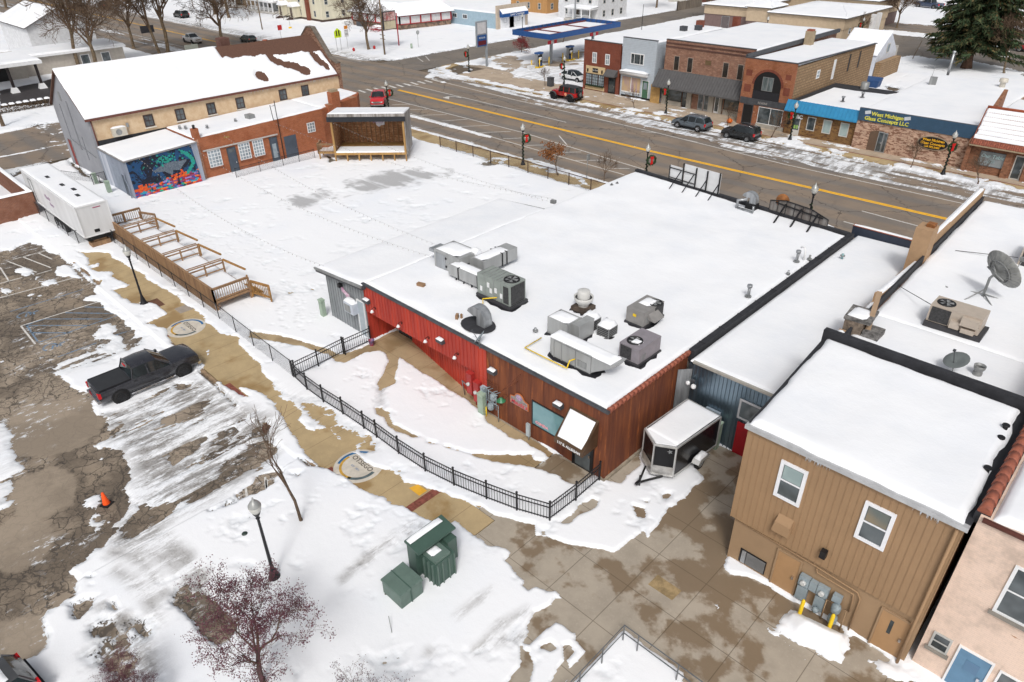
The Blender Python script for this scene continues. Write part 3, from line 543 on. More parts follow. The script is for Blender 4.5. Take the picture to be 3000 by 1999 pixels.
# walkway
px('A', .0, [(590, 630), (850, 640), (870, 690), (980, 740), (1110, 810), (1130, 850), (1300, 950), (1480, 1080), (1560, 1140), (1700, 1280), (1830, 1300), (1790, 1340), (1880, 1440), (1990, 1600), (1600, 1600), (1500, 1400), (1330, 1340), (1280, 1230), (1190, 1190), (1130, 1180), (1270, 1110), (1210, 1040), (1060, 1040), (1000, 1030), (880, 930), (1010, 890), (900, 850), (850, 800), (760, 790), (680, 740), (690, 680)], .35, 'i')
px('A', .7, [(690, 740), (790, 700), (770, 745), (720, 760)], .3); px('A', .7, [(815, 790), (860, 790), (850, 815)], .25); px('A', .8, [(1080, 1020), (1180, 1020), (1265, 1105), (1150, 1150), (1040, 1110)], .35)
px('A', .2, [(520, 715), (560, 715), (730, 900), (680, 900)], .3); px('A', .2, [(565, 715), (600, 720), (800, 905), (770, 905)], .25); px('A', .3, [(870, 1040), (910, 1060), (940, 1100), (910, 1100)], .3)
px('E', .0, [(1500, -20), (1790, -20), (1860, 80), (1980, 170), (1990, 250), (2091, 320), (2110, 400), (1840, 370), (1900, 440), (1820, 420), (1740, 370), (1550, 230), (1480, 200), (1500, 150)], .3, 'i'); px('E', .85, [(1480, 150), (1600, 190), (1560, 225), (1480, 240)], .3)
px('E', .7, [(1560, 90), (1620, 65), (1630, 100), (1590, 130)], .2); px('E', .1, [(1525, 245), (1560, 235), (1830, 500), (1800, 505)], .18)
px('F', .0, [(-20, 190), (30, 240), (110, 320), (90, 370), (160, 390), (180, 440), (260, 480), (350, 540), (330, 620), (380, 700), (530, 690), (570, 730), (740, 850), (700, 870), (900, 970), (1060, 1040), (1140, 1100), (1300, 1140), (1400, 1170), (1600, 1250), (1800, 1340), (2120, 1430), (2120, 1600), (1800, 1568), (1630, 1480), (1530, 1380), (1450, 1410), (1200, 1290), (1060, 1260), (970, 1200), (800, 1140), (730, 1060), (640, 1030), (560, 990), (480, 970), (330, 820), (300, 740), (240, 660), (180, 540), (170, 480), (100, 450), (-20, 380)], .3, 'i')
px('F', .47, [(110, 330), (390, 440), (640, 640), (900, 760), (940, 860), (860, 880), (740, 850), (570, 730), (350, 540), (180, 430)], .9, 'i', .25, .3)
px('F', .25, [(255, 840), (330, 900), (480, 975), (400, 975), (300, 890)], .15)
# fenced garden: path along the wall and the curved track
px('B', .0, [(-40, 1250), (150, 1265), (540, 1370), (600, 1400), (640, 1425), (700, 1410), (860, 1350), (960, 1300), (1050, 1250), (1190, 1300), (1400, 1440), (1560, 1600), (1290, 1568), (1200, 1440), (1100, 1430), (1060, 1590), (990, 1590), (1020, 1420), (960, 1390), (850, 1410), (680, 1480), (640, 1470), (560, 1430), (300, 1345), (-40, 1290)], .25, 'i')
px('B', .2, [(610, 1100), (640, 1095), (700, 1150), (830, 1215), (820, 1235), (700, 1190), (620, 1130)], .25)
px('F', .0, [(1000, 60), (1190, 0), (1400, 160), (1660, 370), (1740, 460), (2110, 750), (2110, 800), (2030, 760), (1990, 770), (1840, 680), (1770, 640), (1760, 590), (1560, 400), (1500, 380), (1200, 180), (1190, 140), (1080, 125), (1060, 340), (960, 370), (940, 340), (1000, 220), (1020, 150)], .2, 'i')
px('F', .5, [(930, 370), (1000, 370), (990, 540), (930, 540)], .35, 'y', .3); px('F', .05, [(930, 530), (1000, 560), (1050, 650), (1140, 690), (1265, 750), (1200, 757), (1060, 690), (1000, 650), (990, 600), (930, 570)], .2); px('F', .52, [(1240, 740), (1400, 780), (1330, 810)], .4)
px('F', .1, [(1330, 790), (1500, 830), (1640, 870), (1900, 885), (2110, 890), (2110, 965), (1900, 950), (1700, 905), (1520, 850), (1380, 810)], .25)
px('G', .0, [(-30, 640), (70, 690), (300, 870), (470, 940), (640, 1000), (620, 1030), (500, 1110), (440, 1110), (380, 1080), (370, 1050), (330, 1040), (260, 1010), (150, 970), (0, 945), (-30, 890), (130, 930), (250, 940), (290, 910), (260, 870), (150, 820), (80, 760), (-30, 750)], .2, 'i')
pa([(-33.5, 21.2), (-23, 21.2), (-31.7, 24), (-33.6, 24)], 0, .2)
# alley
px('G', .0, [(980, 860), (985, 960), (880, 1030), (820, 1100), (770, 1090), (710, 1075), (700, 1050)], .2)
px('G', .0, [(1540, 800), (1790, 890), (1690, 1400), (1690, 1600), (880, 1600), (900, 1550), (1000, 1480), (1040, 1540), (1140, 1400), (1200, 1320), (1300, 1230), (1400, 1130), (1480, 1070), (1440, 1000), (1500, 840)], .3, 'i')
px('G', .05, [(388, 1405), (500, 1310), (610, 1228), (660, 1240), (640, 1290), (520, 1330), (440, 1410)], .2); px('G', .05, [(930, 1278), (1015, 1300), (1010, 1360), (970, 1355)], .2); px('G', .1, [(985, 1238), (1045, 1240), (1030, 1262)], .15); px('G', .3, [(1150, 1190), (1220, 1180), (1210, 1210), (1160, 1220)], .3)
px('J', .0, [(460, -20), (600, 60), (740, 90), (790, 60), (1110, 245), (1180, 300), (1140, 350), (1220, 440), (1270, 490), (1250, 520), (1290, 565), (1340, 525), (1430, 550), (1480, 545), (1510, 570), (1560, 630), (1480, 620), (1420, 670), (1370, 700), (1330, 710), (1290, 800), (1300, 850), (1260, 920), (1300, 930), (1390, 830), (1480, 765), (1620, 860), (1610, 900), (1700, 980), (1640, 1040), (1580, 1100), (1560, 1250), (2400, 1250), (2400, -20), (2250, -20), (2200, 100), (2100, 230), (2080, 170), (1880, 290), (1730, 270), (1480, 215), (1330, 185), (1260, 110), (1060, 50), (960, -20)], .2, 'i')
px('L', .0, [(-20, 0), (350, 60), (300, 360), (800, 660), (1560, 1100), (1700, 1300), (-20, 1300)], .2, 'i')
px('J', .0, [(1130, 1200), (1230, 1100), (1255, 1030), (1240, 945), (1290, 1000), (1320, 1080), (1300, 1200)], .18); px('J', .0, [(1380, 945), (1440, 920), (1480, 955), (1440, 972)], .15); px('J', .0, [(1530, 940), (1570, 928), (1603, 980), (1500, 1090), (1440, 1200), (1530, 1200), (1560, 1085)], .15)
px('J', 1, [(1945, 830), (2353, 1130), (2353, 1300), (1480, 1300)], .1)
px('L', .95, [(660, 740), (740, 670), (850, 740), (980, 800), (1150, 880), (1110, 1000), (1080, 1060), (1000, 1040), (860, 960), (700, 860), (630, 800)], .3); px('L', 1.22, [(760, 760), (860, 790), (980, 850), (1080, 900), (1040, 980), (900, 930), (780, 850)], .9)
px('L', .52, [(480, 790), (560, 740), (690, 850), (780, 950), (950, 1080), (1100, 1190), (980, 1190), (800, 1040), (700, 950)], .5, 'i'); px('L', .9, [(270, 395), (300, 325), (500, 470), (330, 440)], .2)
px('L', .7, [(1280, 1040), (1400, 1050), (1560, 1090), (1640, 1140), (1560, 1190), (1400, 1180)], .4); px('L', .5, [(150, 600), (250, 640), (340, 750), (270, 740)], .35)
# footprints
rng = random.Random(5); FP = np.zeros_like(GX)
def track(pts, step=.42, r=.14):
    for (x0, y0), (x1, y1) in zip(pts[:-1], pts[1:]):
        L = math.hypot(x1-x0, y1-y0); n = max(1, int(L/step))
        for i in range(n):
            t = i/n; s = (-1)**i*.12; x = x0+(x1-x0)*t-(y1-y0)/L*s+rng.gauss(0, .17); y = y0+(y1-y0)*t+(x1-x0)/L*s+rng.gauss(0, .17)
            i0, i1 = np.searchsorted(gx, [x-.5, x+.5]); j0, j1 = np.searchsorted(gy, [y-.5, y+.5]); s_ = (slice(j0, j1), slice(i0, i1))
            FP[s_] = np.maximum(FP[s_], np.exp(-((GX[s_]-x)**2+(GY[s_]-y)**2)/(r*r)))
for tr in (('A', (1240, 370), (1560, 540), (1900, 650), (2091, 800)), ('A', (1260, 340), (1500, 460), (1800, 600), (2091, 720)), ('B', (0, 690), (220, 760), (300, 920), (210, 1090), (230, 1260)), ('B', (120, 880), (220, 1010), (330, 1080), (380, 1260)),
           ('B', (500, 850), (440, 960), (370, 1010), (300, 1200)), ('B', (0, 310), (250, 280), (780, 250)), ('A', (1400, 340), (2091, 300)), ('B', (1220, 210), (1140, 340), (1080, 430), (1030, 530)),
           ('B', (180, 900), (200, 1000), (160, 1150), (200, 1250)), ('B', (260, 860), (280, 900), (340, 1100), (330, 1260)), ('J', (460, 140), (300, 260), (120, 380), (0, 500)), ('J', (500, 130), (330, 260), (150, 390), (40, 470)), ('G', (750, 1330), (900, 1370), (1000, 1300))):
    track(T(tr[0], *tr[1:]), rng.uniform(.36, .6), .12)
iso = fbm(GX*.75, GY*.75, 3, 7, .70); sy = fbm(GX*1.7, GY*.22, 9, 7, .72); sx = fbm(GX*.16, GY*1.3, 21, 6, .64)
nz = iso*(1-SY_)*(1-SX_)+sy*SY_+sx*SX_
f = C+nz*np.where(C > 1.02, .25, .82)-.5; t = np.clip(f/.42, 0, 1)
SLU = np.clip(TH-1, 0, 1); h = np.where(f > 0, .015+.10*t*t*(3-2*t)*np.clip(TH, .25, 1)*(1-SLU*.8), -.10+np.clip(f, -.1, 0)*.2)
h += np.where(f > 0, t*(.018*fbm(GX*.35, GY*.35, 33, 5, .62)-.05*np.clip(SY_+DI, 0, 1)*np.abs(sy)), 0)+np.clip(C-1, 0, .2)*3.0*np.clip(t, 0, 1)
h -= FP*.045*t
# road-edge ploughed banks
thin = np.clip(1-t*1.3, 0, 1); dirt_and_dent_shade = np.clip(DI*(1.5-t*.5), 0, 1)+FP*.25*t  # footprint dents get painted shade on top of the real dirt
snow_o = grid_obj('snow', GX, GY, elev+h, groundsnow(), f > -.02, dict(dirt_and_dent_shade=np.clip(dirt_and_dent_shade, 0, 1), thin=thin, slush=np.clip((SLU*1.5-.45+nz*3), 0, 1)*(SLU > .05))); snow_o['kind'] = 'structure'
sheet('snowfield', R4(-900, 555, 900, 1500), BACKM, .14); sheet('snowfield', R4(-900, -200, -415, 1500), BACKM, .13); sheet('snowfield', R4(235, -200, 900, 556), BACKM, .12)
del GX, GY, C, SY_, SX_, DI, TH, iso, sy, sx, nz, f, t, h, elev, low, FP, thin, dirt_and_dent_shade
# ================================================================ near buildings
def ribs(mb, W, u0, u1, v0, v1, pitch=.3, w=.03, d=.03, base=True, zt=None, zb=None):
    """flat cladding with raised seams; zt/zb: callables giving top/bottom along u"""
    zt = zt or (lambda u: v1); zb = zb or (lambda u: v0)
    if base:
        a = [W.p(u0, zb(u0)), W.p(u1, zb(u1)), W.p(u1, zt(u1)), W.p(u0, zt(u0))]; mb.add(a, [(0, 1, 2, 3)])
    n = int((u1-u0)/pitch)
    for i in range(n+1):
        u = u0+w/2+(u1-u0-w)*i/n; t = zt(u); b = zb(u)
        q = [W.p(u-w/2, b, d), W.p(u+w/2, b, d), W.p(u+w/2, b, 0), W.p(u-w/2, b, 0)]; mb.hexa(q, [x+Vector((0, 0, t-b)) for x in q])
    return mb
REDM = mat('red_cladding', (.52, .062, .034), .6, .05, c2=(.34, .038, .027), vs=1.5, streak=True)
RUST = NB('rusted_steel', .75, .1)
_c = RUST.mix((.125, .038, .02), (.22, .068, .026), RUST.step(RUST.noise(1.2, 5, .7, co=RUST.mp(sc=(2.2, 2.2, .18))), .38, .66))
_c = RUST.mix(_c, (.42, .13, .035), RUST.math('MULTIPLY', RUST.step(RUST.noise(2., 5, .7, co=RUST.mp(sc=(2.6, 2.6, .2), loc=(3, 8, 1))), .56, .70), .8)); _c = RUST.mix(_c, (.07, .02, .015), RUST.math('MULTIPLY', RUST.step(RUST.noise(.8, 3, .6, co=RUST.mp(sc=(1.5, 1.5, .1), loc=(13, 2, 1))), .6, .72), .5))
RUST.col(_c); RUST = RUST.m
CONC = mat('foundation_concrete', (.36, .31, .24), .85, var=.25)
CLAY = mat('clay_tile', (.38, .12, .07), .7, var=.5, vs=4, c2=(.22, .07, .045))
FASC = mat('dark_fascia', (.075, .08, .09), .5, var=.2)
XW, XE, YR = -33.7, -14.7, 21.2
yf = lambda x: 50.1+(x-XW)*(-1.6/19)
mbld = wthing('restaurant_building', 'long flat snowy roofed building with red and rusted metal rear wall', 'building', ((XW+XE)/2, 35, 0))
mb = MB(); mb.prism([(XW, 23.2), (XE-.04, 23.2), (XE-.04, yf(XE)), (XW, yf(XW))], 0, 4.22)
mb.prism([(-22.8, 21.25), (XE-.05, 21.25), (XE-.05, 23.19), (-22.8, 23.19)], 0, 4.21)
part('wall', mb, mat('block_wall', (.33, .30, .27), .85), mbld)
# red part: overhanging upper wall, recessed slanting lower wall, side return
mb = MB(); W = WS(YR); ribs(mb, W, XW, -22.75, 2.35, 4.28, .3); mb.box(XW, YR+.01, 2.35, -22.75, 23.2, 2.45); mb.box(XW, YR+.005, 2.46, -22.76, 23.19, 4.2)
part('red_upper_wall', mb, REDM, mbld)
mb = MB(); W = Wall((-31.6, 23.0), (8.0, -1.55), (-1.55, -8.0)); ribs(mb, W, 0, 8.15, .02, 2.4, .3); W = Wall((XW+.02, 21.22), (0, 1), (1, 0)); ribs(mb, W, 0, 2.0, .12, 2.4, .3)
W = WS(YR); ribs(mb, W, -23.72, -22.76, .12, 2.34, .3); mb.box(XW-.03, YR+.02, .0, XW+.01, 23.2, 4.2)
part('red_lower_wall', mb, REDM, mbld)
W = WS(23.17); door(mbld, W, -33.1, -32.1, .12, 2.3, BLACK, FASC, (.08, .92, .04, .96)); door(mbld, W, -32.05, -31.55, .12, 2.3, BLACK, None, (.08, .92, .04, .96), handle=False)
mb = MB(); W = WS(YR); ribs(mb, W, -22.72, XE, .14, 4.24, 1.22, .03, .012); W = WE(XE); ribs(mb, W, YR, 27.9, .3, 4.24, 1.22, .03, .012)
mb.box(XE-.09, YR-.03, .14, XE+.03, YR+.09, 4.3)
part('rusted_wall', mb, RUST, mbld)
mb = MB(); mb.box(XE-.2, YR-.12, 0, XE+.12, 27.9, .3); mb.box(-22.7, YR-.1, 0, XE-.2, YR, .14); part('foundation', mb, CONC, mbld)
# parapet copings
mb = MB(); mb.beam((XW-.05, YR-.02, 4.32), (XE+.05, YR-.02, 4.32), .18, .12); part('coping', mb, FASC, mbld)
mb = MB(); mb.prism([(XW, yf(XW)-.35), (XE, yf(XE)-.35), (XE, yf(XE)), (XW, yf(XW))], 4.2, 4.62); part('parapet', mb, DARK, mbld)
mb = MB(); mb.box(XE-.06, 28.0, 3.9, XE+.28, yf(XE), 4.58); 
for y in range(29, 48, 2): mb.box(XE-.08, y, 4.56, XE+.30, y+.06, 4.61)
part('ridge_flashing', mb, DARK, mbld)
mb = MB()
for i in range(22):
    y = YR+.05+i*.31; mb.tube([(XE-.02, y, 4.38), (XE-.02, y+.33, 4.41)], [.15, .11], 8)
part('clay_coping', mb, CLAY, mbld)
zr = lambda x, y: 4.30
snowquad(mbld, [(XW+.05, YR+.12, 4.24), (XE-.22, YR+.12, 4.24), (XE-.1, yf(XE)-.38, 4.30), (XW+.05, yf(XW)-.38, 4.36)], .2, .45, seed=2, lump=.1, rag=.16)
W = WS(YR); window(mbld, W, -19.45, -16.9, 1.1, 2.65, BLACK, TEAL, .07, d=.04)
text('COMIDA', .22, mat('sign_pink', (.85, .35, .4), .5), mbld, (-18.75, YR-.03, 1.3), (1, 0, 0), (0, 0, 1), depth=.004, bold=.01)
door(mbld, W, -16.6, -15.45, .15, 2.15, BLACK, BLACK, (.1, .9, .05, .95))
# door canopy with address
can = wthing('door_canopy', 'brown box canopy with snowy sloping top and address lettering over the rear door', 'canopy', (-16.1, YR, 2.0))
mb = MB(); bz, tz = 2.02, 3.55; x0, x1 = -16.95, -15.2; f = 1.15
mb.hexa([(x0, YR-f, bz), (x1, YR-f, bz), (x1, YR, bz), (x0, YR, bz)], [(x0, YR-f, bz+.28), (x1, YR-f, bz+.28), (x1, YR, tz), (x0, YR, tz)])
part('canopy_frame', mb, mat('bronze_metal', (.13, .075, .04), .45, .3, var=.3), can)
snowquad(can, [(x0+.1, YR-f+.06, bz+.3), (x1-.1, YR-f+.06, bz+.3), (x1-.1, YR-.12, tz-.06), (x0+.1, YR-.12, tz-.06)], .07, .2, seed=4, name='snow', rag=.02, edge=.15, lump=.02)
text('117 E. ALLEGAN', .2, WHITE, can, (x0+.9, YR-f-.01, bz+.07), (1, 0, 0), (0, 0, 1), depth=.006, bold=.006)
# hanging sign
sg = wthing('restaurant_sign', 'weathered hanging sign with red script and orange rim under the green lamp', 'sign', (-20.3, YR-.1, 1.7))
pl = [(-.82, -.33), (.82, -.33), (.82, .25), (.55, .30), (.42, .38)]+[(.38*cos(a), .38+.32*sin(a)) for a in np.linspace(.2, pi-.2, 7)]+[(-.42, .38), (-.55, .30), (-.82, .25)]
def plate(mb, W, pl, u, v, sc, d0, d1):
    n = len(pl); vs = [W.p(u+a*sc, v+b*sc, d1) for a, b in pl]+[W.p(u+a*sc, v+b*sc, d0) for a, b in pl]
    mb.add(vs, [tuple(range(n)), tuple(range(n, 2*n))[::-1]]+[(i, n+i, n+(i+1) % n, (i+1) % n) for i in range(n)])
W = WS(YR); mb = MB(); plate(mb, W, pl, -20.3, 2.05, .8, .04, .08); part('rim', mb, mat('orange_rim', (.55, .16, .05), .6), sg)
mb = MB(); plate(mb, W, pl, -20.3, 2.05, .72, .08, .095); part('face', mb, mat('sign_grey', (.36, .33, .31), .7, var=.3, vs=6), sg)
text("Mauda's", .36, mat('sign_red', (.6, .05, .07), .6), sg, (-20.3, YR-.1, 1.86), (1, 0, 0), (0, 0, 1), depth=.004, shear=.2, bold=.008)
mb = MB(); plate(mb, W, [(cos(a)*.2, sin(a)*.17) for a in np.linspace(0, 2*pi, 15)[:-1]], -20.3, 2.36, 1, .095, .105); part('badge', mb, mat('badge_white', (.6, .5, .6), .6, c2=(.2, .08, .25), vs=9), sg)
lp = wthing('gooseneck_lamp', 'green enamel shade lamp on a bracket arm on the rusted wall', 'lamp', (-20.9, YR-.9, 2.3))
part('shade', MB().lathe((-20.75, YR-.95, 2.42), [(.03, .22), (.07, .2), (.12, .1), (.24, .02), (.25, 0), (.23, 0), (.1, .08)], 14), mat('green_enamel', (.04, .20, .09), .35), lp)
part('arm', MB().tube([(-20.75, YR-.95, 2.62), (-20.75, YR-.95, 3.0), (-20.4, YR, 3.35)], .018).tube([(-20.75, YR-.95, 3.0), (-20.2, YR, 3.9)], .012), RUST, lp)
# wall lamps
def floodlight(x, z, lab, g='wall pack floodlights on the rear wall'):
    t = wthing('floodlight', lab, 'floodlight', (x, YR, z), g); W = WS(YR)
    part('housing', MB().hexa([W.p(x-.27, z-.16, .26), W.p(x+.27, z-.16, .26), W.p(x+.27, z-.16, 0), W.p(x-.27, z-.16, 0)], [W.p(x-.25, z+.05, .3), W.p(x+.25, z+.05, .3), W.p(x+.25, z+.12, 0), W.p(x-.25, z+.12, 0)]), FASC, t)
    part('snow_cap', lumps(MB(), x-.24, YR-.3, x+.24, YR-.02, z+.08, .09), SNOW, t)
floodlight(-33.35, 3.3, 'dark floodlight at the end of the red wall beside the grey shed'); floodlight(-26.35, 3.35, 'dark floodlight with a snow cap near the middle of the red wall')
floodlight(-22.2, 3.2, 'dark floodlight with a snow cap where rusted steel meets the red wall'); floodlight(-17.6, 3.35, 'dark floodlight with a snow cap above the teal window')
def barnlight(x, z, lab):
    t = wthing('barn_lamp', lab, 'lamp', (x, YR, z), 'small white barn lamps on the red wall')
    part('shade', MB().lathe((x, YR-.32, z-.12), [(.02, .16), (.06, .14), (.1, .05), (.13, 0), (.11, 0)], 10), WHITE, t); part('arm', MB().tube([(x, YR-.32, z+.02), (x, YR-.3, z+.12), (x, YR-.1, z+.14), (x, YR, z+.05)], .02).cyl((x, YR-.05, z), .05, .02, 8), BLACK, t)
for x, lab in ((-32.6, 'nearest the dark floodlight at the recessed entrance'), (-30., 'above the glass entrance doors'), (-27.5, 'just left of the middle floodlight'), (-25., 'between the middle floodlight and the roof dish')):
    barnlight(x, 2.95, 'small white barn lamp on the red wall '+lab)
# ---- meters and cabinets at the wall
def cab(name, x0, x1, z0, z1, d, m, lab, cat, extra=None):
    t = wthing(name, lab, cat, ((x0+x1)/2, YR-d/2, z0)); mb = MB(); W = WS(YR)
    W.box(mb, x0, x1, z0, z1, .0, d); mb.hexa([W.p(x0-.02, z1, d+.02), W.p(x1+.02, z1, d+.02), W.p(x1+.02, z1, 0), W.p(x0-.02, z1, 0)], [W.p(x0-.02, z1+.02, d+.02), W.p(x1+.02, z1+.02, d+.02), W.p(x1+.02, z1+.06, 0), W.p(x0-.02, z1+.06, 0)])
    part('cabinet', mb, m, t)
    if extra: extra(t, W)
    return t
dial = lambda u, v, d: (lambda t, W: part('meter_dial', MB().tube([W.p(u, v, d), W.p(u, v, d+.12)], [.11, .10], 12), mat('dial', (.55, .56, .55), .3), t))
RB = mat('red_box', (.42, .035, .03), .5, var=.2)
cab('electric_meter', -24.15, -23.75, .9, 2.25, .28, RB, 'tall red electric meter box farther from the rusted wall', 'electric meter', dial(-23.95, 1.6, .28))
cab('electric_meter', -23.6, -23.2, .6, 1.9, .28, RB, 'tall red electric meter box nearer the pale blue box', 'electric meter', dial(-23.4, 1.3, .28))
cab('electrical_box', -23.1, -22.75, .95, 1.75, .22, mat('pale_blue_box', (.36, .44, .50), .5), 'pale blue square electrical box beside the red meters', 'electrical box')
def pedestal(x, y, w, h, lab, c=(.33, .42, .33)):
    t = wthing('utility_pedestal', lab, 'utility pedestal', (x, y, .1), 'pale green utility pedestals')
    mb = MB(); mb.cbox((x, y, .1+h/2), (w, w*.8, h)); part('body', mb, mat('pedestal_green', c, .55, var=.15), t)
    mb = MB(); mb.cbox((x, y, .1+h+.04), (w+.05, w*.8+.05, .1)); part('cap', mb, mat('pedestal_cap', tuple(v*1.15 for v in c), .5), t)
pedestal(-22.85, 20.85, .42, 1.35, 'pale green utility pedestal beside the gas meters at the rusted wall')
pedestal(-38.7, 20.9, .36, 1.3, 'pale green utility pedestal with a red label in front of the grey shed'); pedestal(-79.9, 20.3, .4, 1.1, 'pale green utility pedestal by the gate at the grey gable wall')
pedestal(-76.0, 20.2, .45, 1.2, 'pale green utility pedestal beside the door of the blue grey wall'); pedestal(-12.1, 27.1, .4, 1.6, 'pale green utility pedestal behind the black trailer')
gm = wthing('gas_meter', 'grey gas meters and regulator pipes against the rusted wall', 'gas meter', (-22.1, YR-.3, .1))
mb = MB().tube([(-22.55, YR-.35, .1), (-22.55, YR-.35, .75)], .035); part('yellow_riser', mb, YEL, gm)
GAS = mat('gas_grey', (.30, .36, .39), .5, var=.3, vs=6)
for x, z in ((-22.2, .75), (-22.0, 1.45)):
    part('meter', MB().lathe((x, YR-.3, z), [(.01, 0), (.16, .02), (.2, .12), (.2, .35), (.16, .42), (.01, .44)], 10), GAS, gm)
mb = MB()
for x in (-22.55, -22.35, -22.0, -21.8): mb.tube([(x, YR-.3, .9), (x, YR-.3, 2.0), (x+.15, YR-.12, 2.05)], .028)
mb.tube([(-22.6, YR-.3, 1.25), (-21.7, YR-.3, 1.25)], .03).tube([(-22.6, YR-.28, 1.9), (-21.7, YR-.28, 1.9)], .03).tube([(-21.7, YR-.25, .1), (-21.7, YR-.25, 1.2)], .025).ball((-22.7, YR-.35, 1.9), .11, 6).ball((-22.75, YR-.35, 1.1), .11, 6)
part('pipes', mb, GAS, gm)
solo('service_pipe', MB().tube([(-22.7, YR-.06, 2.3), (-21.9, YR-.06, 2.3), (-21.9, YR-.06, 1.2), (-21.6, YR-.06, 1.2), (-21.55, YR-.06, 1.9), (-21.2, YR-.06, 2.0)], .03), RUST, 'rust brown conduit on the wall above the gas meters', 'pipe')
solo('service_pipe', MB().tube([(-24.9, 21.4, .12), (-24.9, 21.25, 1.2), (-24.2, YR-.1, 1.2), (-24.2, YR-.1, 1.5)], .035), GALV, 'galvanised conduit stepping up to the red meters', 'pipe')
t = wthing('paddle_marker', 'grey rounded utility marker standing by the teal window', 'utility marker', (-19.45, YR-.25, .12)); part('post', MB().tube([(-19.45, YR-.25, .1), (-19.45, YR-.25, .5)], .03), GALV, t); part('plate', MB().cbox((-19.45, YR-.3, .85), (.22, .12, .8)), mat('pale_grey_plate', (.42, .47, .48), .4), t)
t = wthing('trash_bucket', 'small blue and red bucket at the recessed entrance', 'bucket', (-33.25, 21.0, .12)); part('bucket', MB().lathe((-33.25, 20.95, .12), [(.14, 0), (.19, .38), (.21, .40), (.17, .38), (.13, .05), (.01, .04)], 12), mat('bucket_blue', (.08, .13, .3), .5, c2=(.35, .05, .05), vs=5), t)
# ---- grey shed
shed = wthing('grey_shed', 'grey ribbed metal lean-to shed with a snowy roof beside the red wall', 'shed', (-36, 25, 0)); W = WS(21.3)
mb = MB(); ribs(mb, W, -38.2, -33.9, .1, 3.6, .3, zt=lambda u: 3.5+.3*(u+38.2)/4.3, d=.035); mb.prism([(-38.2, 21.31), (-33.9, 21.31), (-33.9, 37), (-38.2, 37)], .0, lambda x, y: 3.5+.3*(x+38.2)/4.3)
part('wall', mb, mat('grey_ribbed', (.30, .32, .335), .45, .3, var=.15, streak=True), shed)
mb = MB(); q = [(-38.75, 20.9), (-33.45, 20.9), (-33.45, 38.4), (-38.75, 38.4)]; zz = lambda x, y: 3.62+.36*(x+38.2)/4.3
mb.prism(q, zz, lambda x, y: zz(x, y)+.24); part('roof', mb, FASC, shed)
mb = MB(); mb.beam((-38.75, 20.85, 3.85), (-33.45, 20.85, 4.27), .10, .14); part('gutter', mb, GREYM, shed)
snowquad(shed, [(-38.7, 21.0, 3.84), (-33.6, 21.0, 4.22), (-33.6, 38.2, 4.22), (-38.7, 38.2, 3.84)], .17, .4, seed=6, rag=.06)
door(shed, W, -34.75, -34.1, .12, 2.75, mat('door_grey', (.40, .46, .50), .5), WHITE, handle=False)
t = wthing('wall_vent_hood', 'white louvred vent hood on the grey shed wall', 'vent', (-35.2, 21.3, 1.8)); mb = MB(); W.box(mb, -35.75, -34.75, 1.75, 2.5, 0, .45); part('hood', mb, mat('vent_white', (.55, .60, .68), .5), t)
mb = MB(); W.box(mb, -35.68, -35.05, 1.82, 2.35, .45, .47); part('louvre', mb, GREYM, t); part('snow_cap', lumps(MB(), -35.75, 20.85, -34.75, 21.28, 2.5, .25), SNOW, t)
t = wthing('shed_sign', 'small pink and white cut-out sign on the grey shed', 'sign', (-36, 21.3, 2.6)); mb = MB(); plate(mb, W, [(-.5, .35), (-.3, .4), (0, .2), (.4, .1), (.5, -.1), (.35, -.4), (.1, -.35), (0, -.1), (-.4, .05)], -36.0, 2.75, 1, .04, .06); part('plate', mb, mat('sign_pinkwhite', (.7, .62, .68), .6, c2=(.5, .2, .35), vs=7), t)
solo('wall_lamp', MB().cbox((-36.35, 21.12, 3.3), (.22, .25, .25)), BLACK, 'small black lamp high on the grey shed wall', 'lamp')
# ---- steel clad building
sb = wthing('steel_building', 'galvanised steel clad building with snowy roof behind the black trailer', 'building', (-12, 38, 0))
mb = MB(); W = WS(27.5); ribs(mb, W, -14.1, -9.3, .12, 4.3, .2, .05, .04); mb.prism([(-14.38, 27.51), (-9.3, 27.51), (-9.3, 49.6), (-14.38, 49.6)], 0, 4.1)
STEEL = mat('corrugated_galv', (.22, .29, .35), .28, .85, var=.3, vs=1.2, c2=(.12, .17, .22), streak=True); part('wall', mb, STEEL, sb)
part('corner_panel', ribs(MB(), Wall((-14.62, 26.9), (.5, .6), (.6, -.5)), 0, .75, .12, 3.9, .15, .04, .03), GALV, sb)
mb = MB(); mb.box(-14.1, 27.36, 4.3, -9.3, 27.5, 4.42); part('fascia', mb, mat('fascia_beige', (.42, .40, .36), .5), sb)
snowquad(sb, [(-14.35, 27.55, 4.22), (-9.42, 27.55, 4.22), (-10.2, 49.5, 4.1), (-14.45, 49.3, 4.1)], .2, .4, seed=8, rag=.03)
part('parapet', MB().box(-14.95, 49.5, 3.9, -10.55, 49.75, 4.75), mat('navy_membrane', (.035, .045, .07), .6), sb)
mb = MB(); mb.box(-14.95, 49.45, 4.75, -10.55, 49.85, 4.8); part('parapet_coping', mb, CLAY, sb)
part('parapet_snow', lumps(MB(), -14.9, 49.5, -10.6, 49.8, 4.8, .05), SNOW, sb)
W = WS(27.45); window(sb, W, -11.35, -10.0, 2.3, 3.45, mat('grey_frame', (.45, .46, .48), .5), GLASS, .1); door(sb, W, -11.25, -10.1, .15, 2.1, mat('crimson_door', (.38, .01, .018), .4), None, handle=True)
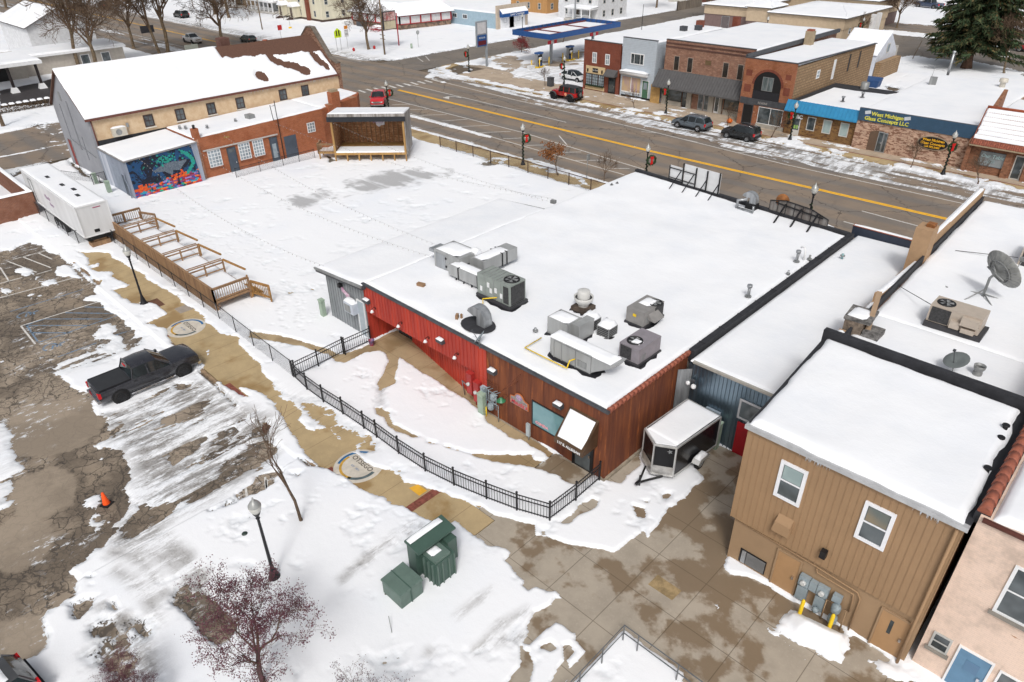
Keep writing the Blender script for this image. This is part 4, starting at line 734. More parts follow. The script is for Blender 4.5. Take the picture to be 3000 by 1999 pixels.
t = wthing('twin_floodlight', 'two white floodlight heads on the steel wall', 'floodlight', (-13.9, 27.4, 3.2)); part('heads', MB().ball((-14.1, 27.15, 3.2), .12, 8), WHITE, t); part('heads', MB().ball((-13.75, 27.12, 3.15), .14, 8), WHITE, t); part('base', MB().cbox((-13.92, 27.35, 3.3), (.2, .12, .15)), FASC, t)
solo('wall_meter_box', MB().cbox((-12.6, 27.38, 1.9), (.8, .14, .45)), mat('bluegrey_box', (.3, .36, .42), .5), 'blue grey meter box on the steel wall above the black trailer', 'electrical box')
# ---- tan building
tb = wthing('tan_building', 'tan clapboard two storey building with snowy roof and two white windows', 'building', (-4, 25, 0))
TAN = mat('tan_siding', (.34, .215, .118), .75, var=.07, vs=.6, bump=.1); TANS = mat('tan_stucco', (.345, .23, .135), .9, var=.06, vs=.8, bump=.3, bs=30)
W = WS(21.0); X0, X1 = -8.15, -.75
mb = MB(); mb.prism([(X0+.18, 21.12), (X1, 21.12), (X1, 28.8), (X0-.3, 28.8)], 0, 2.6); part('ground_floor_wall', mb, TANS, tb)
mb = MB(); mb.prism([(X0, 21.0), (X1, 21.0), (X1, 28.9), (X0-.5, 28.9)], 2.55, 7.2); ribs(mb, W, X0, X1, 2.52, 7.2, .235, .022, .018, base=False)
part('siding_wall', mb, TAN, tb)
mb = MB(); mb.box(X0-.1, 20.85, 7.18, X1+.1, 21.05, 7.36); part('eave_gutter', mb, mat('gutter_grey', (.52, .53, .54), .4, .3), tb)
mb = MB(); mb.prism([(X0-.08, 20.95), (X1+.1, 20.95), (X1+.15, 28.9), (X0-.6, 28.9)], 7.2, 7.32); part('roof_deck', mb, DARK, tb)
mb = MB(); mb.prism([(X0-.62, 28.75), (X1+.3, 28.75), (X1+.3, 29.05), (X0-.62, 29.05)], 6.0, 7.85); part('rear_parapet', mb, DARK, tb)
snowquad(tb, [(X0+.02, 20.98, 7.33), (X1-.1, 20.98, 7.33), (X1-.25, 28.6, 7.38), (X0-.38, 28.7, 7.38)], .26, .35, seed=11, rag=.14, lump=.08)
WF = mat('white_vinyl', (.80, .81, .84), .4, var=.04)
for x in (-6.68, -3.62):
    w_ = window(tb, W, x, x+1.02, 4.75, 6.5, WF, GLASS, .13, bars=(.5,), d=.07)
    g = MB(); W.box(g, x+.16, x+.86, 5.68, 6.32, .027, .034); part('upper_pane', g, BLIND if x < -5 else glass('curtain_glass', (.10, .12, .11), (.22, .17, .1), .15), w_)
t = wthing('vent_hood', 'tan box vent hood on the tan siding below the first window', 'vent', (-5.9, 21, 3.6)); mb = MB()
mb.hexa([W.p(-6.35, 3.3, .32), W.p(-5.65, 3.3, .32), W.p(-5.65, 3.3, 0), W.p(-6.35, 3.3, 0)], [W.p(-6.3, 3.75, .26), W.p(-5.7, 3.75, .26), W.p(-5.7, 4.0, 0), W.p(-6.3, 4.0, 0)]); part('hood', mb, TAN, t)
W2 = WS(21.1); door(tb, W2, -5.95, -5.05, .15, 2.15, mat('tan_door', (.42, .25, .125), .5, var=.05), TANS); door(tb, W2, -1.95, -.98, .15, 2.15, mat('tan_door', (0, 0, 0)), TANS, (.35, .48, .5, .85))
mb = MB(); W2.box(mb, -6.0, -5.0, .13, .17, .05, .1); part('threshold', mb, WHITE, tb); mb = MB(); W2.box(mb, -2.0, -.95, .13, .17, .05, .1); part('threshold', mb, WHITE, tb)
t = wthing('wall_air_conditioner', 'grey louvred air conditioner grille set in the tan ground floor wall', 'air conditioner', (-6.9, 21.1, .3)); mb = MB(); W2.box(mb, -7.45, -6.3, .35, 1.1, .0, .02); part('recess', mb, BLACK, t)
mb = MB()
for i in range(14): W2.box(mb, -7.15, -6.34, .4+i*.047, .42+i*.047, .02, .05)
part('louvres', mb, mat('louvre_grey', (.22, .22, .22), .5), t); mb = MB(); W2.box(mb, -7.35, -7.18, .4, 1.05, .02, .08); part('control_panel', mb, GALV, t)
solo('flood_lamp', MB().cbox((-4.35, 20.85, 3.35), (.22, .22, .35)), BLACK, 'small black lamp with yellow lens on the tan siding', 'lamp')
MET = mat('meter_grey', (.34, .41, .45), .45, .2, var=.12)
mt_ = wthing('electric_meter_bank', 'bank of blue grey electric meters and boxes on the tan wall between the doors', 'electric meter', (-4.6, 21.1, .8))
for (x0, x1, z0, z1) in ((-4.92, -4.52, 1.2, 1.7), (-4.5, -4.22, 1.2, 1.68), (-4.2, -3.78, 1.2, 1.7), (-4.9, -4.5, .42, 1.14), (-4.18, -3.78, .42, 1.14)):
    mb = MB(); W2.box(mb, x0, x1, z0, z1, .02, .22); part('meter_box', mb, MET, mt_)
for x in (-4.72, -3.99): part('meter_dial', MB().tube([W2.p(x, 1.42, .22), W2.p(x, 1.42, .34)], [.12, .1], 12), mat('dial', (0, 0, 0)), mt_)
solo('junction_box', MB().cbox((-3.45, 20.98, 1.5), (.32, .2, .35)), MET, 'small grey junction box right of the meter bank', 'electrical box')
gg = wthing('gas_meter', 'pair of grey gas meters behind the yellow bollards', 'gas meter', (-3.4, 20.8, .2))
for z in (.35, .95): part('meter', MB().lathe((-3.35, 20.8, z), [(.01, 0), (.16, .02), (.18, .12), (.18, .32), (.14, .4), (.01, .42)], 10), GAS, gg)
mb = MB().tube([(-3.75, 20.85, .15), (-3.75, 20.85, 1.3), (-3.0, 20.85, 1.3), (-3.0, 20.85, .15)], .035).tube([(-3.35, 20.8, .2), (-3.35, 20.8, 1.35)], .03); part('pipes', mb, TANS, gg); part('regulator', MB().ball((-4.0, 20.75, .55), .14, 6), GAS, gg)
mb = MB().tube([W2.p(-7.95, 2.5, .06), W2.p(-5.5, 2.42, .06), W2.p(-4.6, 2.38, .06), W2.p(-2.9, 2.25, .06), W2.p(-2.75, 2.0, .06), W2.p(-2.75, .2, .06)], .03)
mb.tube([W2.p(-4.45, 2.3, .06), W2.p(-4.4, 2.1, .06), W2.p(-3.0, 2.05, .06), W2.p(-2.95, 1.6, .06), W2.p(-2.95, 1.1, .06)], .03); part('conduits', mb, TAN, tb)
mb = MB().tube([W.p(-.92, 7.1, .12), W.p(-.92, 2.6, .12), W.p(-.92, .15, .06)], .055, 8); part('downspout', mb, TAN, tb)
for i, (x, y) in enumerate(((-4.4, 20.35), (-3.3, 20.5))):
    solo('bollard', MB().lathe((x, y, .1), [(.075, 0), (.075, .95), (.06, 1.02), (.03, 1.06), (.001, 1.07)], 12), YEL, ('taller', 'lower')[i]+' yellow steel bollard standing in the snow pile by the meters', 'bollard', 'yellow bollards by the meters')
mb = MB(); rnd = random.Random(3)
for i in range(60):
    x = rnd.choice((-5.9, -5.6, -2.0, -1.6, -5.2))+rnd.uniform(-.25, .25); l = rnd.uniform(.06, .25); mb.tube([(x, 20.9, 7.2), (x, 20.9, 7.2-l)], [.012, .002], 4)
part('icicles', mb, mat('ice', (.7, .75, .8), .15), tb)
# ---- pink brick building
pb = wthing('pink_building', 'pale pink painted brick building with a blue door and clay tile coping', 'building', (3, 26, 0))
PINK = brick('pink_brick', (.76, .59, .48), (.73, .57, .47), (.66, .51, .42), .24, .085, (.36, .16, .07), (.66, .72)); mb = MB(); mb.prism([(-.55, 21.35), (9, 21.35), (9, 42), (-.55, 42)], 0, 7.62); part('wall', mb, PINK, pb); W = WS(21.35)
window(pb, W, .8, 2.6, 4.35, 6.5, WHITE, GLASS, .1, bars=(.5,), sill=mat('stone_sill', (.25, .23, .2), .8)); window(pb, W, -.32, .28, 1.4, 2.2, mat('old_frame', (.5, .5, .48), .6), GLASS, .07, bars=(.5,), sill=mat('stone_sill', (0, 0, 0)))
window(pb, W, 1.75, 2.4, 1.0, 2.1, WHITE, GLASS, .07); door(pb, W, .55, 1.5, .15, 2.15, mat('blue_door', (.12, .245, .38), .5, var=.1), WHITE, (.3, .75, .55, .8), glass('door_panel', (.07, .16, .28), (.07, .18, .3), .5))
mb = MB(); mb.tube([(-.45, 21.28, 7.6), (9, 21.28, 7.62)], .09, 8); part('gutter', mb, mat('brown_gutter', (.17, .06, .045), .5), pb)
mb = MB()
for i in range(15):
    y = 21.5+i*.52; mb.tube([(-.5, y, 7.72), (-.5, y+.56, 7.78)], [.2, .15], 8)
part('clay_coping', mb, CLAY, pb)
mb = MB(); mb.box(-.72, 21.5, 7.2, -.3, 29.3, 7.66); part('wall_cap', mb, DARK, pb)
snowquad(pb, [(-.2, 21.45, 7.62), (9, 21.45, 7.62), (9, 42, 7.62), (-.2, 42, 7.62)], .25, .4, seed=13, rag=.1)
# ---- right hand building with roof equipment
rb = wthing('corner_shop_building', 'broad snow roofed building with tan party wall carrying two satellite dishes', 'building', (0, 43, 0))
zR = lambda y: 5.1 if y < 37 else 5.1+(y-37)*.055
mb = MB(); mb.prism([(-9.2, 29.1), (-.8, 29.1), (-.8, 42.1), (10, 42.1), (10, 56.5), (-9.2, 56.5)], 0, lambda x, y: zR(y)-.25); part('wall', mb, mat('dark_brick_side', (.2, .12, .09), .8), rb)
TANB = mat('tan_parapet', (.42, .27, .155), .85, var=.1); mb = MB()
def step(y0, y1, za, zb): mb.hexa([(-9.5, y0, 4.0), (-9.15, y0, 4.0), (-9.15, y1, 4.0), (-9.5, y1, 4.0)], [(-9.5, y0, za), (-9.15, y0, za), (-9.15, y1, zb), (-9.5, y1, zb)])
step(29.0, 33.6, 5.35, 5.5); step(35.8, 38.0, 5.25, 5.3); step(38.0, 44.6, 5.85, 5.5); step(45.7, 56.5, 6.6, 6.95); part('party_wall', mb, TANB, rb)
mb = MB(); mb.prism([(-9.14, 29.2), (-9.02, 29.2), (-9.02, 56.4), (-9.14, 56.4)], 4.9, lambda x, y: zR(y)+.28); part('flashing', mb, DARK, rb)
for y0, y1, a, b in ((29.2, 33.4, 5.35, 5.5), (35.9, 37.9, 5.25, 5.3), (38.2, 44.4, 5.85, 5.5), (45.8, 56.3, 6.6, 6.95)): snowquad(rb, [(-9.46, y0, a), (-9.2, y0, a), (-9.2, y1, b), (-9.46, y1, b)], .1, .3, seed=3, name='coping_snow', edge=.12, rag=.01, lump=.02)
part('chimney', MB().box(-9.95, 44.5, 3.9, -9.0, 45.7, 7.55), TANB, rb); part('chimney_pot', MB().box(-9.55, 45.0, 7.55, -9.1, 45.5, 7.75), mat('rusty_pot', (.4, .16, .05), .7, var=.4), rb)
snowquad(rb, [(-9.0, 29.15, 5.06), (-.7, 29.15, 5.06), (-.7, 37, 5.06), (-9.0, 37, 5.06)], .2, .4, seed=15, rag=.12); snowquad(rb, [(-9.0, 36.8, 5.08), (11, 36.8, 5.08), (11, 56.3, 6.1), (-9.0, 56.3, 6.1)], .2, .4, seed=16, rag=.08)
t = wthing('brick_vent_stack', 'broken brick stack with a snowy slab and a leaning plank at the party wall', 'chimney', (-8.8, 34.6, 5))
part('stack', MB().box(-9.5, 34.0, 4.6, -8.6, 35.6, 5.9), mat('old_grey_brick', (.28, .22, .17), .9, var=.4, vs=5), t); part('slab', MB().cbox((-9.0, 34.8, 5.98), (1.3, 1.6, .14), .1), mat('weathered_slab', (.25, .24, .23), .9, var=.5, vs=4), t)
part('ledge', MB().box(-8.55, 34.0, 4.9, -7.75, 35.0, 5.55), mat('weathered_slab', (0, 0, 0)), t); part('snow_cap', lumps(MB(), -9.5, 34.2, -8.6, 35.4, 6.05, .1), SNOW, t); part('plank', MB().beam((-8.3, 33.9, 5.1), (-8.75, 35.9, 7.0), .25, .06), mat('grey_plank', (.33, .23, .15), .8), t)
# ================================================================ roof equipment
R = 4.42
def base(name, lab, cat, x, y, z=R, g=None): return wthing(name, lab, cat, (x, y, z), g)
def gap(t, x0, y0, x1, y1, z=None, e=.16):
    z = R+.06 if z is None else z; rnd = random.Random(int(x0*7+y0)); pl = []
    for a, b, c, d in ((x0, y0, x1, y0), (x1, y0, x1, y1), (x1, y1, x0, y1), (x0, y1, x0, y0)):
        for i in range(6): f = i/6; pl.append((a+(c-a)*f+((a+c)/2 > (x0+x1)/2)*rnd.uniform(0, e)*1.5-((a+c)/2 < (x0+x1)/2)*rnd.uniform(0, e), b+(d-b)*f+((b+d)/2 > (y0+y1)/2)*rnd.uniform(0, e)*.6-((b+d)/2 < (y0+y1)/2)*rnd.uniform(0, e)*1.6))
    part('melt_gap', MB().prism(pl, z-.3, z), mat('wet_membrane', (.022, .022, .026), .35), t)
def fan(par, x, y, z, r):
    o = part('fan_opening', MB().lathe((x, y, z), [(r+.06, .0), (r+.05, .05), (r, .05), (r, .012), (.01, .012)], 18), mat('fan_well', (.02, .02, .022), .6), par)
    mb = MB()
    for k in range(5):
        a = k*2*pi/5; mb.quad((x+.05*cos(a), y+.05*sin(a), z+.03), (x+r*.9*cos(a), y+r*.9*sin(a), z+.03), (x+r*.9*cos(a+.6), y+r*.9*sin(a+.6), z+.05), (x+.05*cos(a+.6), y+.05*sin(a+.6), z+.045))
    part('fan_blades', mb, GREYM, o)
PKG = mat('unit_greengrey', (.30, .335, .31), .5, .15, var=.1); COIL = mat('coil_dark', (.07, .07, .072), .6, .3, var=.3, vs=8); LAV = mat('unit_mauve_grey', (.30, .275, .30), .5, .15, var=.12); LGREY = mat('unit_light_grey', (.42, .43, .43), .45, .25, var=.14, vs=1.5, streak=True)
SKID = mat('skid_dark', (.05, .05, .055), .7)
t = base('rooftop_unit', 'large green grey rooftop unit with a round fan beside long silver ducts', 'rooftop unit', -25.8, 25.4)
part('skid', MB().box(-27.2, 24.7, R, -24.4, 26.2, R+.25), SKID, t); gap(t, -27.2, 24.7, -24.4, 26.2); part('cabinet', MB().box(-27.15, 24.8, R+.25, -24.5, 26.1, R+1.55), PKG, t)
mb = MB()
for x in (-26.5, -25.8, -25.2): mb.box(x, 24.78, R+.3, x+.02, 24.8, R+1.5)
for i in range(8): mb.box(-27.1+i*.3, 24.85, R+1.55, -27.07+i*.3, 26.05, R+1.575)
part('panel_seams', mb, GREYM, t); part('coil', MB().box(-24.5, 24.9, R+.3, -24.47, 26.0, R+1.45), COIL, t); part('coil', MB().box(-25.0, 24.77, R+.35, -24.6, 24.8, R+1.4), COIL, t); fan(t, -25.0, 25.5, R+1.55, .42)
mb = MB()
for x, z in ((-26.9, .5), (-26.3, .9), (-26.1, .6), (-25.7, .75), (-25.25, .55)): mb.box(x, 24.76, R+z, x+.18, 24.79, R+z+.3)
part('labels', mb, WHITE, t); part('gas_pipe', MB().tube([(-26.2, 24.3, R), (-26.2, 24.3, R+.35), (-25.9, 24.55, R+.4), (-25.5, 24.75, R+.5)], .035), YEL, t)
t = base('duct_housing', 'tall silver duct housing with a snow cap at the roof edge', 'duct housing', -31, 26.6)
part('housing', MB().box(-32.1, 25.7, R-.3, -29.7, 27.4, R+1.25), LGREY, t); part('door_panel', MB().box(-31.9, 25.67, R+.1, -31.0, 25.7, R+1.1), GALV, t); part('snow_cap', lumps(MB(), -32, 25.8, -30, 27.3, R+1.25, .14), SNOW, t)
part('hinges', MB().box(-31.0, 25.64, R+.3, -30.9, 25.7, R+.42).box(-31.0, 25.64, R+.85, -30.9, 25.7, R+.97), BLACK, t); part('side_hood', MB().cbox((-32.5, 26.4, R+.9), (.7, 1.0, .2)), GALV, t)
t = base('silver_duct', 'silver roof duct with black straps running beside the green grey unit', 'duct', -28.5, 25.8); part('duct', MB().box(-30.2, 25.2, R+.25, -27.16, 26.1, R+.95), LGREY, t)
mb = MB()
for x in (-29.3, -27.6): mb.box(x, 25.15, R+.2, x+.05, 26.15, R+.99)
part('straps', mb, BLACK, t); mb = MB()
for x in (-29.6, -28.9, -28.2, -27.5):
    mb.box(x, 25.22, R, x+.06, 25.3, R+.25); mb.box(x, 25.9, R, x+.06, 26.0, R+.25)
part('feet', mb, BLACK, t); part('snow_cap', lumps(MB(), -30.1, 25.3, -27.4, 26.0, R+.95, .1), SNOW, t)
t = base('silver_duct', 'upper silver duct with rounded snowy elbows behind the first duct', 'duct', -29.4, 28.0); part('duct', MB().box(-29.5, 26.6, R+.35, -28.5, 29.6, R+1.15), LGREY, t); part('duct_arm', MB().box(-30.4, 26.6, R+.4, -29.5, 27.6, R+1.05), LGREY, t)
mb = MB()
for y in (28.2, 28.6): mb.box(-29.55, y, R+.3, -28.45, y+.06, R+1.19)
part('straps', mb, BLACK, t); part('snow_cap', lumps(MB(), -29.45, 26.7, -28.6, 28.9, R+1.15, .1).v and lumps(MB(), -29.45, 26.7, -28.6, 28.9, R+1.15, .1), SNOW, t); part('elbow', MB().tube([(-30.3, 27.2, R+1.0), (-29.9, 27.2, R+1.25), (-29.5, 27.2, R+1.2)], .26, 8), SNOW, t)
def goose(x, y, z, r, lab, rot=0):
    t = wthing('gooseneck_vent', lab, 'roof vent', (x, y, z)); mb = MB(); mb.box(x-r, y-r, z, x+r, y+r, z+.5)
    n = 8; prof = [(x+r*.0-(1-cos(a))*r*1.6, z+.5+sin(a)*r*1.6) for a in np.linspace(0, pi*.95, n)]
    part('collar', mb, GALV, t); mb = MB(); vs = []
    for a in np.linspace(0, pi*.9, n):
        for rr in (r*.45, r*2.3):
            px_, pz = x-r*1.35+cos(a)*rr, z+.5+sin(a)*rr*.9; vs += [(px_, y-r, pz), (px_, y+r, pz)]
    fs = []
    for i in range(n-1):
        b, c = i*4, i*4+4; fs += [(b, c, c+1, b+1), (b+2, b+3, c+3, c+2), (b, b+2, c+2, c), (b+1, c+1, c+3, b+3)]
    mb.add(vs, fs); part('hood', mb, GALV, t); return t
goose(-24.2, 22.5, R+.1, .3, 'galvanised gooseneck vent in a melted black patch near the red wall')
mb = MB().lathe((0, 0, 0), [(.001, .02), (.8, .02), (.95, -.06)], 18); mb.v = [(-24.55+a*1.15, 22.35+b*.9, R+.17+c) for a, b, c in mb.v]; solo('melted_patch', mb, DARK, 'bare black roof patch around the gooseneck vent', 'roof patch')
def dishsmall(x, y, z, r, lab, aim, m):
    t = wthing('satellite_dish', lab, 'satellite dish', (x, y, z)); d = Vector(aim).normalized(); c = Vector((x, y, z+.75))
    q = d.to_track_quat('Z', 'Y').to_matrix(); mb = MB(); mb.lathe((0, 0, 0), [(.001, -.12*r/.5), (r*.5, -.09*r/.5), (r*.85, -.03*r/.5), (r, 0), (r*.98, .01), (r*.5, -.07*r/.5), (.001, -.10*r/.5)], 18)
    mb.v = [tuple(c+q@Vector(v)) for v in mb.v]; part('reflector', mb, m, t)
    part('mast', MB().tube([(x, y, z), (x, y, z+.5), tuple(c-d*.12)], .03), GREYM, t); part('arm', MB().tube([tuple(c-d*.05+Vector((0, 0, -r*.9))), tuple(c+d*r*1.1)], .018).cbox(tuple(c+d*r*1.1), (.12, .1, .1)), FASC, t)
dishsmall(-23.2, 21.15, R-.3, .42, 'blue grey satellite dish on the parapet of the red wall', (-.7, -.3, .55), mat('dish_bluegrey', (.28, .34, .37), .5)); dishsmall(-4.2, 33.6, 5.2, .55, 'dark grey satellite dish lying back on the snowy right roof', (-.3, -.35, .9), mat('dish_dark', (.16, .18, .18), .5))
t = base('exhaust_fan', 'round white mushroom exhaust fan on a rusty curb', 'exhaust fan', -21.5, 27.7); gap(t, -22, 27.2, -21, 28.2); part('curb', MB().box(-22.0, 27.2, R, -21.0, 28.2, R+.3), mat('rusty_curb', (.12, .09, .07), .8, var=.4), t)
part('bowl', MB().lathe((-21.5, 27.7, R+.3), [(.3, 0), (.32, .12), (.52, .35), (.56, .6), (.53, .6), (.4, .35)], 20), mat('fan_white', (.62, .62, .60), .4, var=.1), t); part('gap_shade_disc', MB().cyl((-21.5, 27.7, R+.8), .52, .02, 18), COIL, t); part('drum', MB().lathe((-21.5, 27.7, R+.75), [(.36, 0), (.36, .48), (.3, .52), (.01, .53)], 18), mat('fan_white', (0, 0, 0)), t)  # flat dark disc paints the shade in the gap around the drum
def condenser(x, y, lab, s=.75):
    t = base('condenser', lab, 'air conditioner', x, y, g='small snow capped condensers'); h = .62
    gap(t, x-s/2, y-s/2, x+s/2, y+s/2, None, .1); part('case', MB().box(x-s/2, y-s/2, R+.05, x+s/2, y+s/2, R+h), COIL, t); mb = MB()
    for i in range(5): mb.box(x-s/2-.015, y-s/2-.015, R+.1+i*.11, x+s/2+.015, y+s/2+.015, R+.12+i*.11)
    for a in (-1, 1):
        for b in (-1, 1): mb.cbox((x+a*s/2, y+b*s/2, R+.33), (.04, .04, .6))
    part('louvres', mb, GREYM, t); part('snow_cap', lumps(MB(), x-s/2-.02, y-s/2-.02, x+s/2+.02, y+s/2+.02, R+h, .28, 3), SNOW, t)
condenser(-20.0, 26.5, 'snow capped condenser beside the silver makeup air unit'); condenser(-18.85, 26.45, 'snow capped condenser nearest the mauve grey unit')
t = base('makeup_air_unit', 'box shaped silver air unit with two snow caps', 'rooftop unit', -20.3, 25.1); gap(t, -21.3, 24.4, -19.4, 25.9); part('cabinet', MB().box(-21.3, 24.4, R, -19.9, 25.5, R+1.05), LGREY, t); part('cabinet', MB().box(-19.9, 24.75, R, -19.4, 26.0, R+1.0), LGREY, t)
part('snow_cap', lumps(MB(), -21.25, 24.45, -19.98, 25.4, R+1.05, .12), SNOW, t); mb = MB()
mb.box(-19.92, 24.38, R, -19.87, 24.43, R+1.07); part('flange', mb, GREYM, t)
t = base('long_duct_unit', 'long silver air unit with a rounded end, deep snow on top and a tapered intake', 'rooftop unit', -18.6, 23.2)
pl_ = [(-19.4, 22.75), (-17.05, 22.75), (-17.05, 23.65), (-19.4, 23.65)]+[(-19.4-.5*sin(a), 23.2+.45*cos(a)) for a in np.linspace(.3, pi-.3, 6)]
mb = MB().prism(pl_, R+.15, R+1.15); part('cabinet', mb, LGREY, t); mb = MB().prism(pl_, R-.05, R+.15); part('curb', mb, SKID, t); gap(t, -19.8, 22.75, -16.9, 23.65)
mb = MB().hexa([(-17.04, 22.8, R+.2), (-15.95, 23.25, R+.75), (-15.95, 23.7, R+.75), (-17.04, 23.6, R+.2)], [(-17.04, 22.8, R+1.12), (-15.75, 23.0, R+1.08), (-15.75, 23.9, R+1.08), (-17.04, 23.6, R+1.12)]); part('intake_hood', mb, LGREY, t)
mb = MB()
for x in (-19.4, -18.9, -18.0): mb.box(x, 22.72, R+.12, x+.04, 22.75, R+1.17)
mb.box(-19.4, 22.73, R+1.1, -17.05, 22.75, R+1.17); part('seams', mb, GREYM, t); mb = MB().box(-17.85, 22.72, R+.3, -17.3, 22.75, R+.65); part('grille', mb, GREYM, t)
snowquad(t, [(-19.75, 22.8, R+1.14), (-15.95, 22.85, R+1.1), (-15.9, 23.7, R+1.1), (-19.75, 23.6, R+1.14)], .2, .15, seed=5, name='snow_cap', rag=.02, edge=.3, lump=.06)
solo('gas_line', MB().tube([(-21.0, 23.6, R+.2), (-21.0, 22.3, R+.18), (-18.3, 22.3, R+.2), (-18.15, 22.3, R+.2), (-18.15, 22.5, R+.55), (-18.0, 22.75, R+.6)], .035), YEL, 'yellow gas line running around the long silver unit', 'gas line')
def pkg(x0, y0, x1, y1, h, m, lab, fx, fy, snowb, cx=True):
    t = base('rooftop_unit', lab, 'rooftop unit', (x0+x1)/2, (y0+y1)/2); gap(t, x0-.05, y0-.05, x1+.05, y1+.05); part('skid', MB().box(x0-.06, y0-.06, R, x1+.06, y1+.06, R+.16), SKID, t); part('cabinet', MB().box(x0, y0, R+.16, x1, y1, R+h), m, t)
    if cx: part('coil', MB().box(x0+.08, y0-.02, R+.22, x0+(x1-x0)*.62, y0, R+h-.08), COIL, t)
    else: part('coil', MB().box(x1, y0+(y1-y0)*.55, R+.22, x1+.02, y1-.05, R+h-.08), COIL, t)
    fan(t, fx, fy, R+h, .36)
    if snowb: part('snow_patch', lumps(MB(), *snowb, R+h, .07, 2), SNOW, t)
    mb = MB()
    for i in range(4): mb.box(x1, y0+.25+i*.1, R+.3, x1+.012, y0+.3+i*.1, R+.6)
    part('louvres', mb, GREYM, t); return t
pkg(-17.0, 25.0, -15.8, 26.9, 1.0, LAV, 'mauve grey rooftop unit with a round fan nearest the steel building', -16.5, 25.6, (-16.6, 25.35, -16.1, 25.8))
t = pkg(-18.9, 28.2, -17.75, 30.1, 1.0, mat('unit_warm_grey', (.30, .29, .28), .5, .15, var=.12), 'grey rooftop unit with patchy snow on top and a yellow label', -18.0, 29.6, (-18.7, 29.0, -18.0, 29.9), False)
part('hood', MB().hexa([(-17.75, 28.6, R+.45), (-17.3, 28.6, R+.40), (-17.3, 29.5, R+.40), (-17.75, 29.5, R+.45)], [(-17.75, 28.6, R+.75), (-17.3, 28.6, R+.45), (-17.3, 29.5, R+.45), (-17.75, 29.5, R+.75)]), mat('unit_warm_grey', (0, 0, 0)), t); part('label', MB().box(-18.45, 28.17, R+.6, -18.25, 28.2, R+.75), YEL, t)
def pipe(x, y, h, r, lab, cap=True, z=R, m=None):
    t = wthing('vent_pipe', lab, 'vent pipe', (x, y, z), 'vent pipes on the roofs'); part('pipe', MB().cyl((x, y, z-.1), r, h+.1, 10), m or GALV, t); part('flashing', MB().cyl((x, y, z+.12), r*2.2, .05, 12), GREYM, t)
    if cap: part('cap', MB().cyl((x, y, z+h-.12), r*1.7, .16, 12), GALV, t)
pipe(-15.35, 35.3, .85, .09, 'capped galvanised vent pipe standing halfway along the dark roof divider'); pipe(-15.4, 41.7, .85, .09, 'capped galvanised vent pipe near the street end of the roof divider'); pipe(-14.95, 42.6, .4, .07, 'short dark vent pipe beside the curved white pipe', False, m=GREYM)
pipe(-15.0, 39.7, .35, .06, 'short grey vent pipe between two capped pipes', False); pipe(-21.8, 24.0, .3, .07, 'short pipe stub near the yellow gas line', False); pipe(-32.9, 45.4, .25, .06, 'dark pipe stub at the far left roof edge, nearer one', False, m=BLACK); pipe(-32.8, 46.0, .25, .06, 'dark pipe stub at the far left roof edge, farther one', False, m=BLACK)
pipe(-13.6, 44.5, .28, .07, 'small teal pipe stub on the steel building roof', False, m=mat('teal_pipe', (.25, .42, .44), .5))
solo('curved_vent', MB().tube([(-15.2, 42.3, R), (-15.2, 42.3, R+.7), (-15.3, 42.4, R+.85), (-15.5, 42.5, R+.85), (-15.6, 42.55, R+.75)], .06, 8), WHITE, 'white curved candy cane vent pipe near the roof divider', 'vent pipe')
solo('roof_debris', MB().cbox((-30.6, 23.3, R+.12), (.5, .25, .18), .3), mat('brown_block', (.3, .18, .1), .8), 'brown block half buried in roof snow near the grey shed', 'block'); solo('roof_debris', MB().cbox((-26.0, 22.1, R+.18), (.15, .3, .25), .6).cbox((-25.85, 22.3, R+.15), (.1, .1, .3)), mat('brown_block', (0, 0, 0)), 'brown bracket sticking out of roof snow left of the gooseneck vent', 'bracket')
# billboards seen from behind
bb = wthing('billboard', 'white panel billboard frame on black posts at the street edge of the roof', 'billboard', (-27.5, 49.2, 4.3), 'roof signs seen from behind')
Ya = lambda x: yf(x)-.25
mb = MB()
for x0, x1, z0, z1 in ((-30.1, -28.75, 4.75, 5.85), (-28.7, -25.25, 4.45, 6.25)): mb.hexa([(x0, Ya(x0)-.02, z0), (x1, Ya(x1)-.02, z0), (x1, Ya(x1)+.02, z0), (x0, Ya(x0)+.02, z0)], [(x0, Ya(x0)-.02, z1), (x1, Ya(x1)-.02, z1), (x1, Ya(x1)+.02, z1), (x0, Ya(x0)+.02, z1)])
part('panel', mb, mat('panel_white', (.66, .67, .68), .6, var=.06), bb)
for x, zt_ in ((-28.75, 6.3), (-27.5, 6.2), (-26.45, 6.2), (-25.3, 6.3)): part('post', MB().beam((x, Ya(x)-.1, 4.2), (x, Ya(x)-.1, zt_), .09), BLACK, bb)
for x in (-28.95, -27.7, -26.4, -25.25): part('brace', MB().beam((x, Ya(x)-.12, 5.6), (x-.05, Ya(x)-1.7, 4.4), .06), BLACK, bb)
mb = MB()
for z in (4.85, 5.65): mb.beam((-30.1, Ya(-30.1)-.07, z), (-27.5, Ya(-27.5)-.07, z), .06)
mb.beam((-30.1, Ya(-30)-.07, 4.75), (-30.1, Ya(-30)-.07, 5.85), .06); part('frame', mb, BLACK, bb)
s2_ = wthing('roof_sign', 'weathered grey sign back with angled top on black braces at the roof edge', 'sign', (-18.6, 48.8, 4.4), 'roof signs seen from behind')
tp = [(-20.85, 5.35), (-19.6, 5.62), (-17.6, 5.52), (-16.3, 5.12)]
mb = MB(); pl_ = [(x, z) for x, z in tp]; n = 4
vs = [(x, Ya(x), z) for x, z in tp]+[(x, Ya(x), 4.6) for x, z in tp]+[(x, Ya(x)+.06, z) for x, z in tp]+[(x, Ya(x)+.06, 4.6) for x, z in tp]
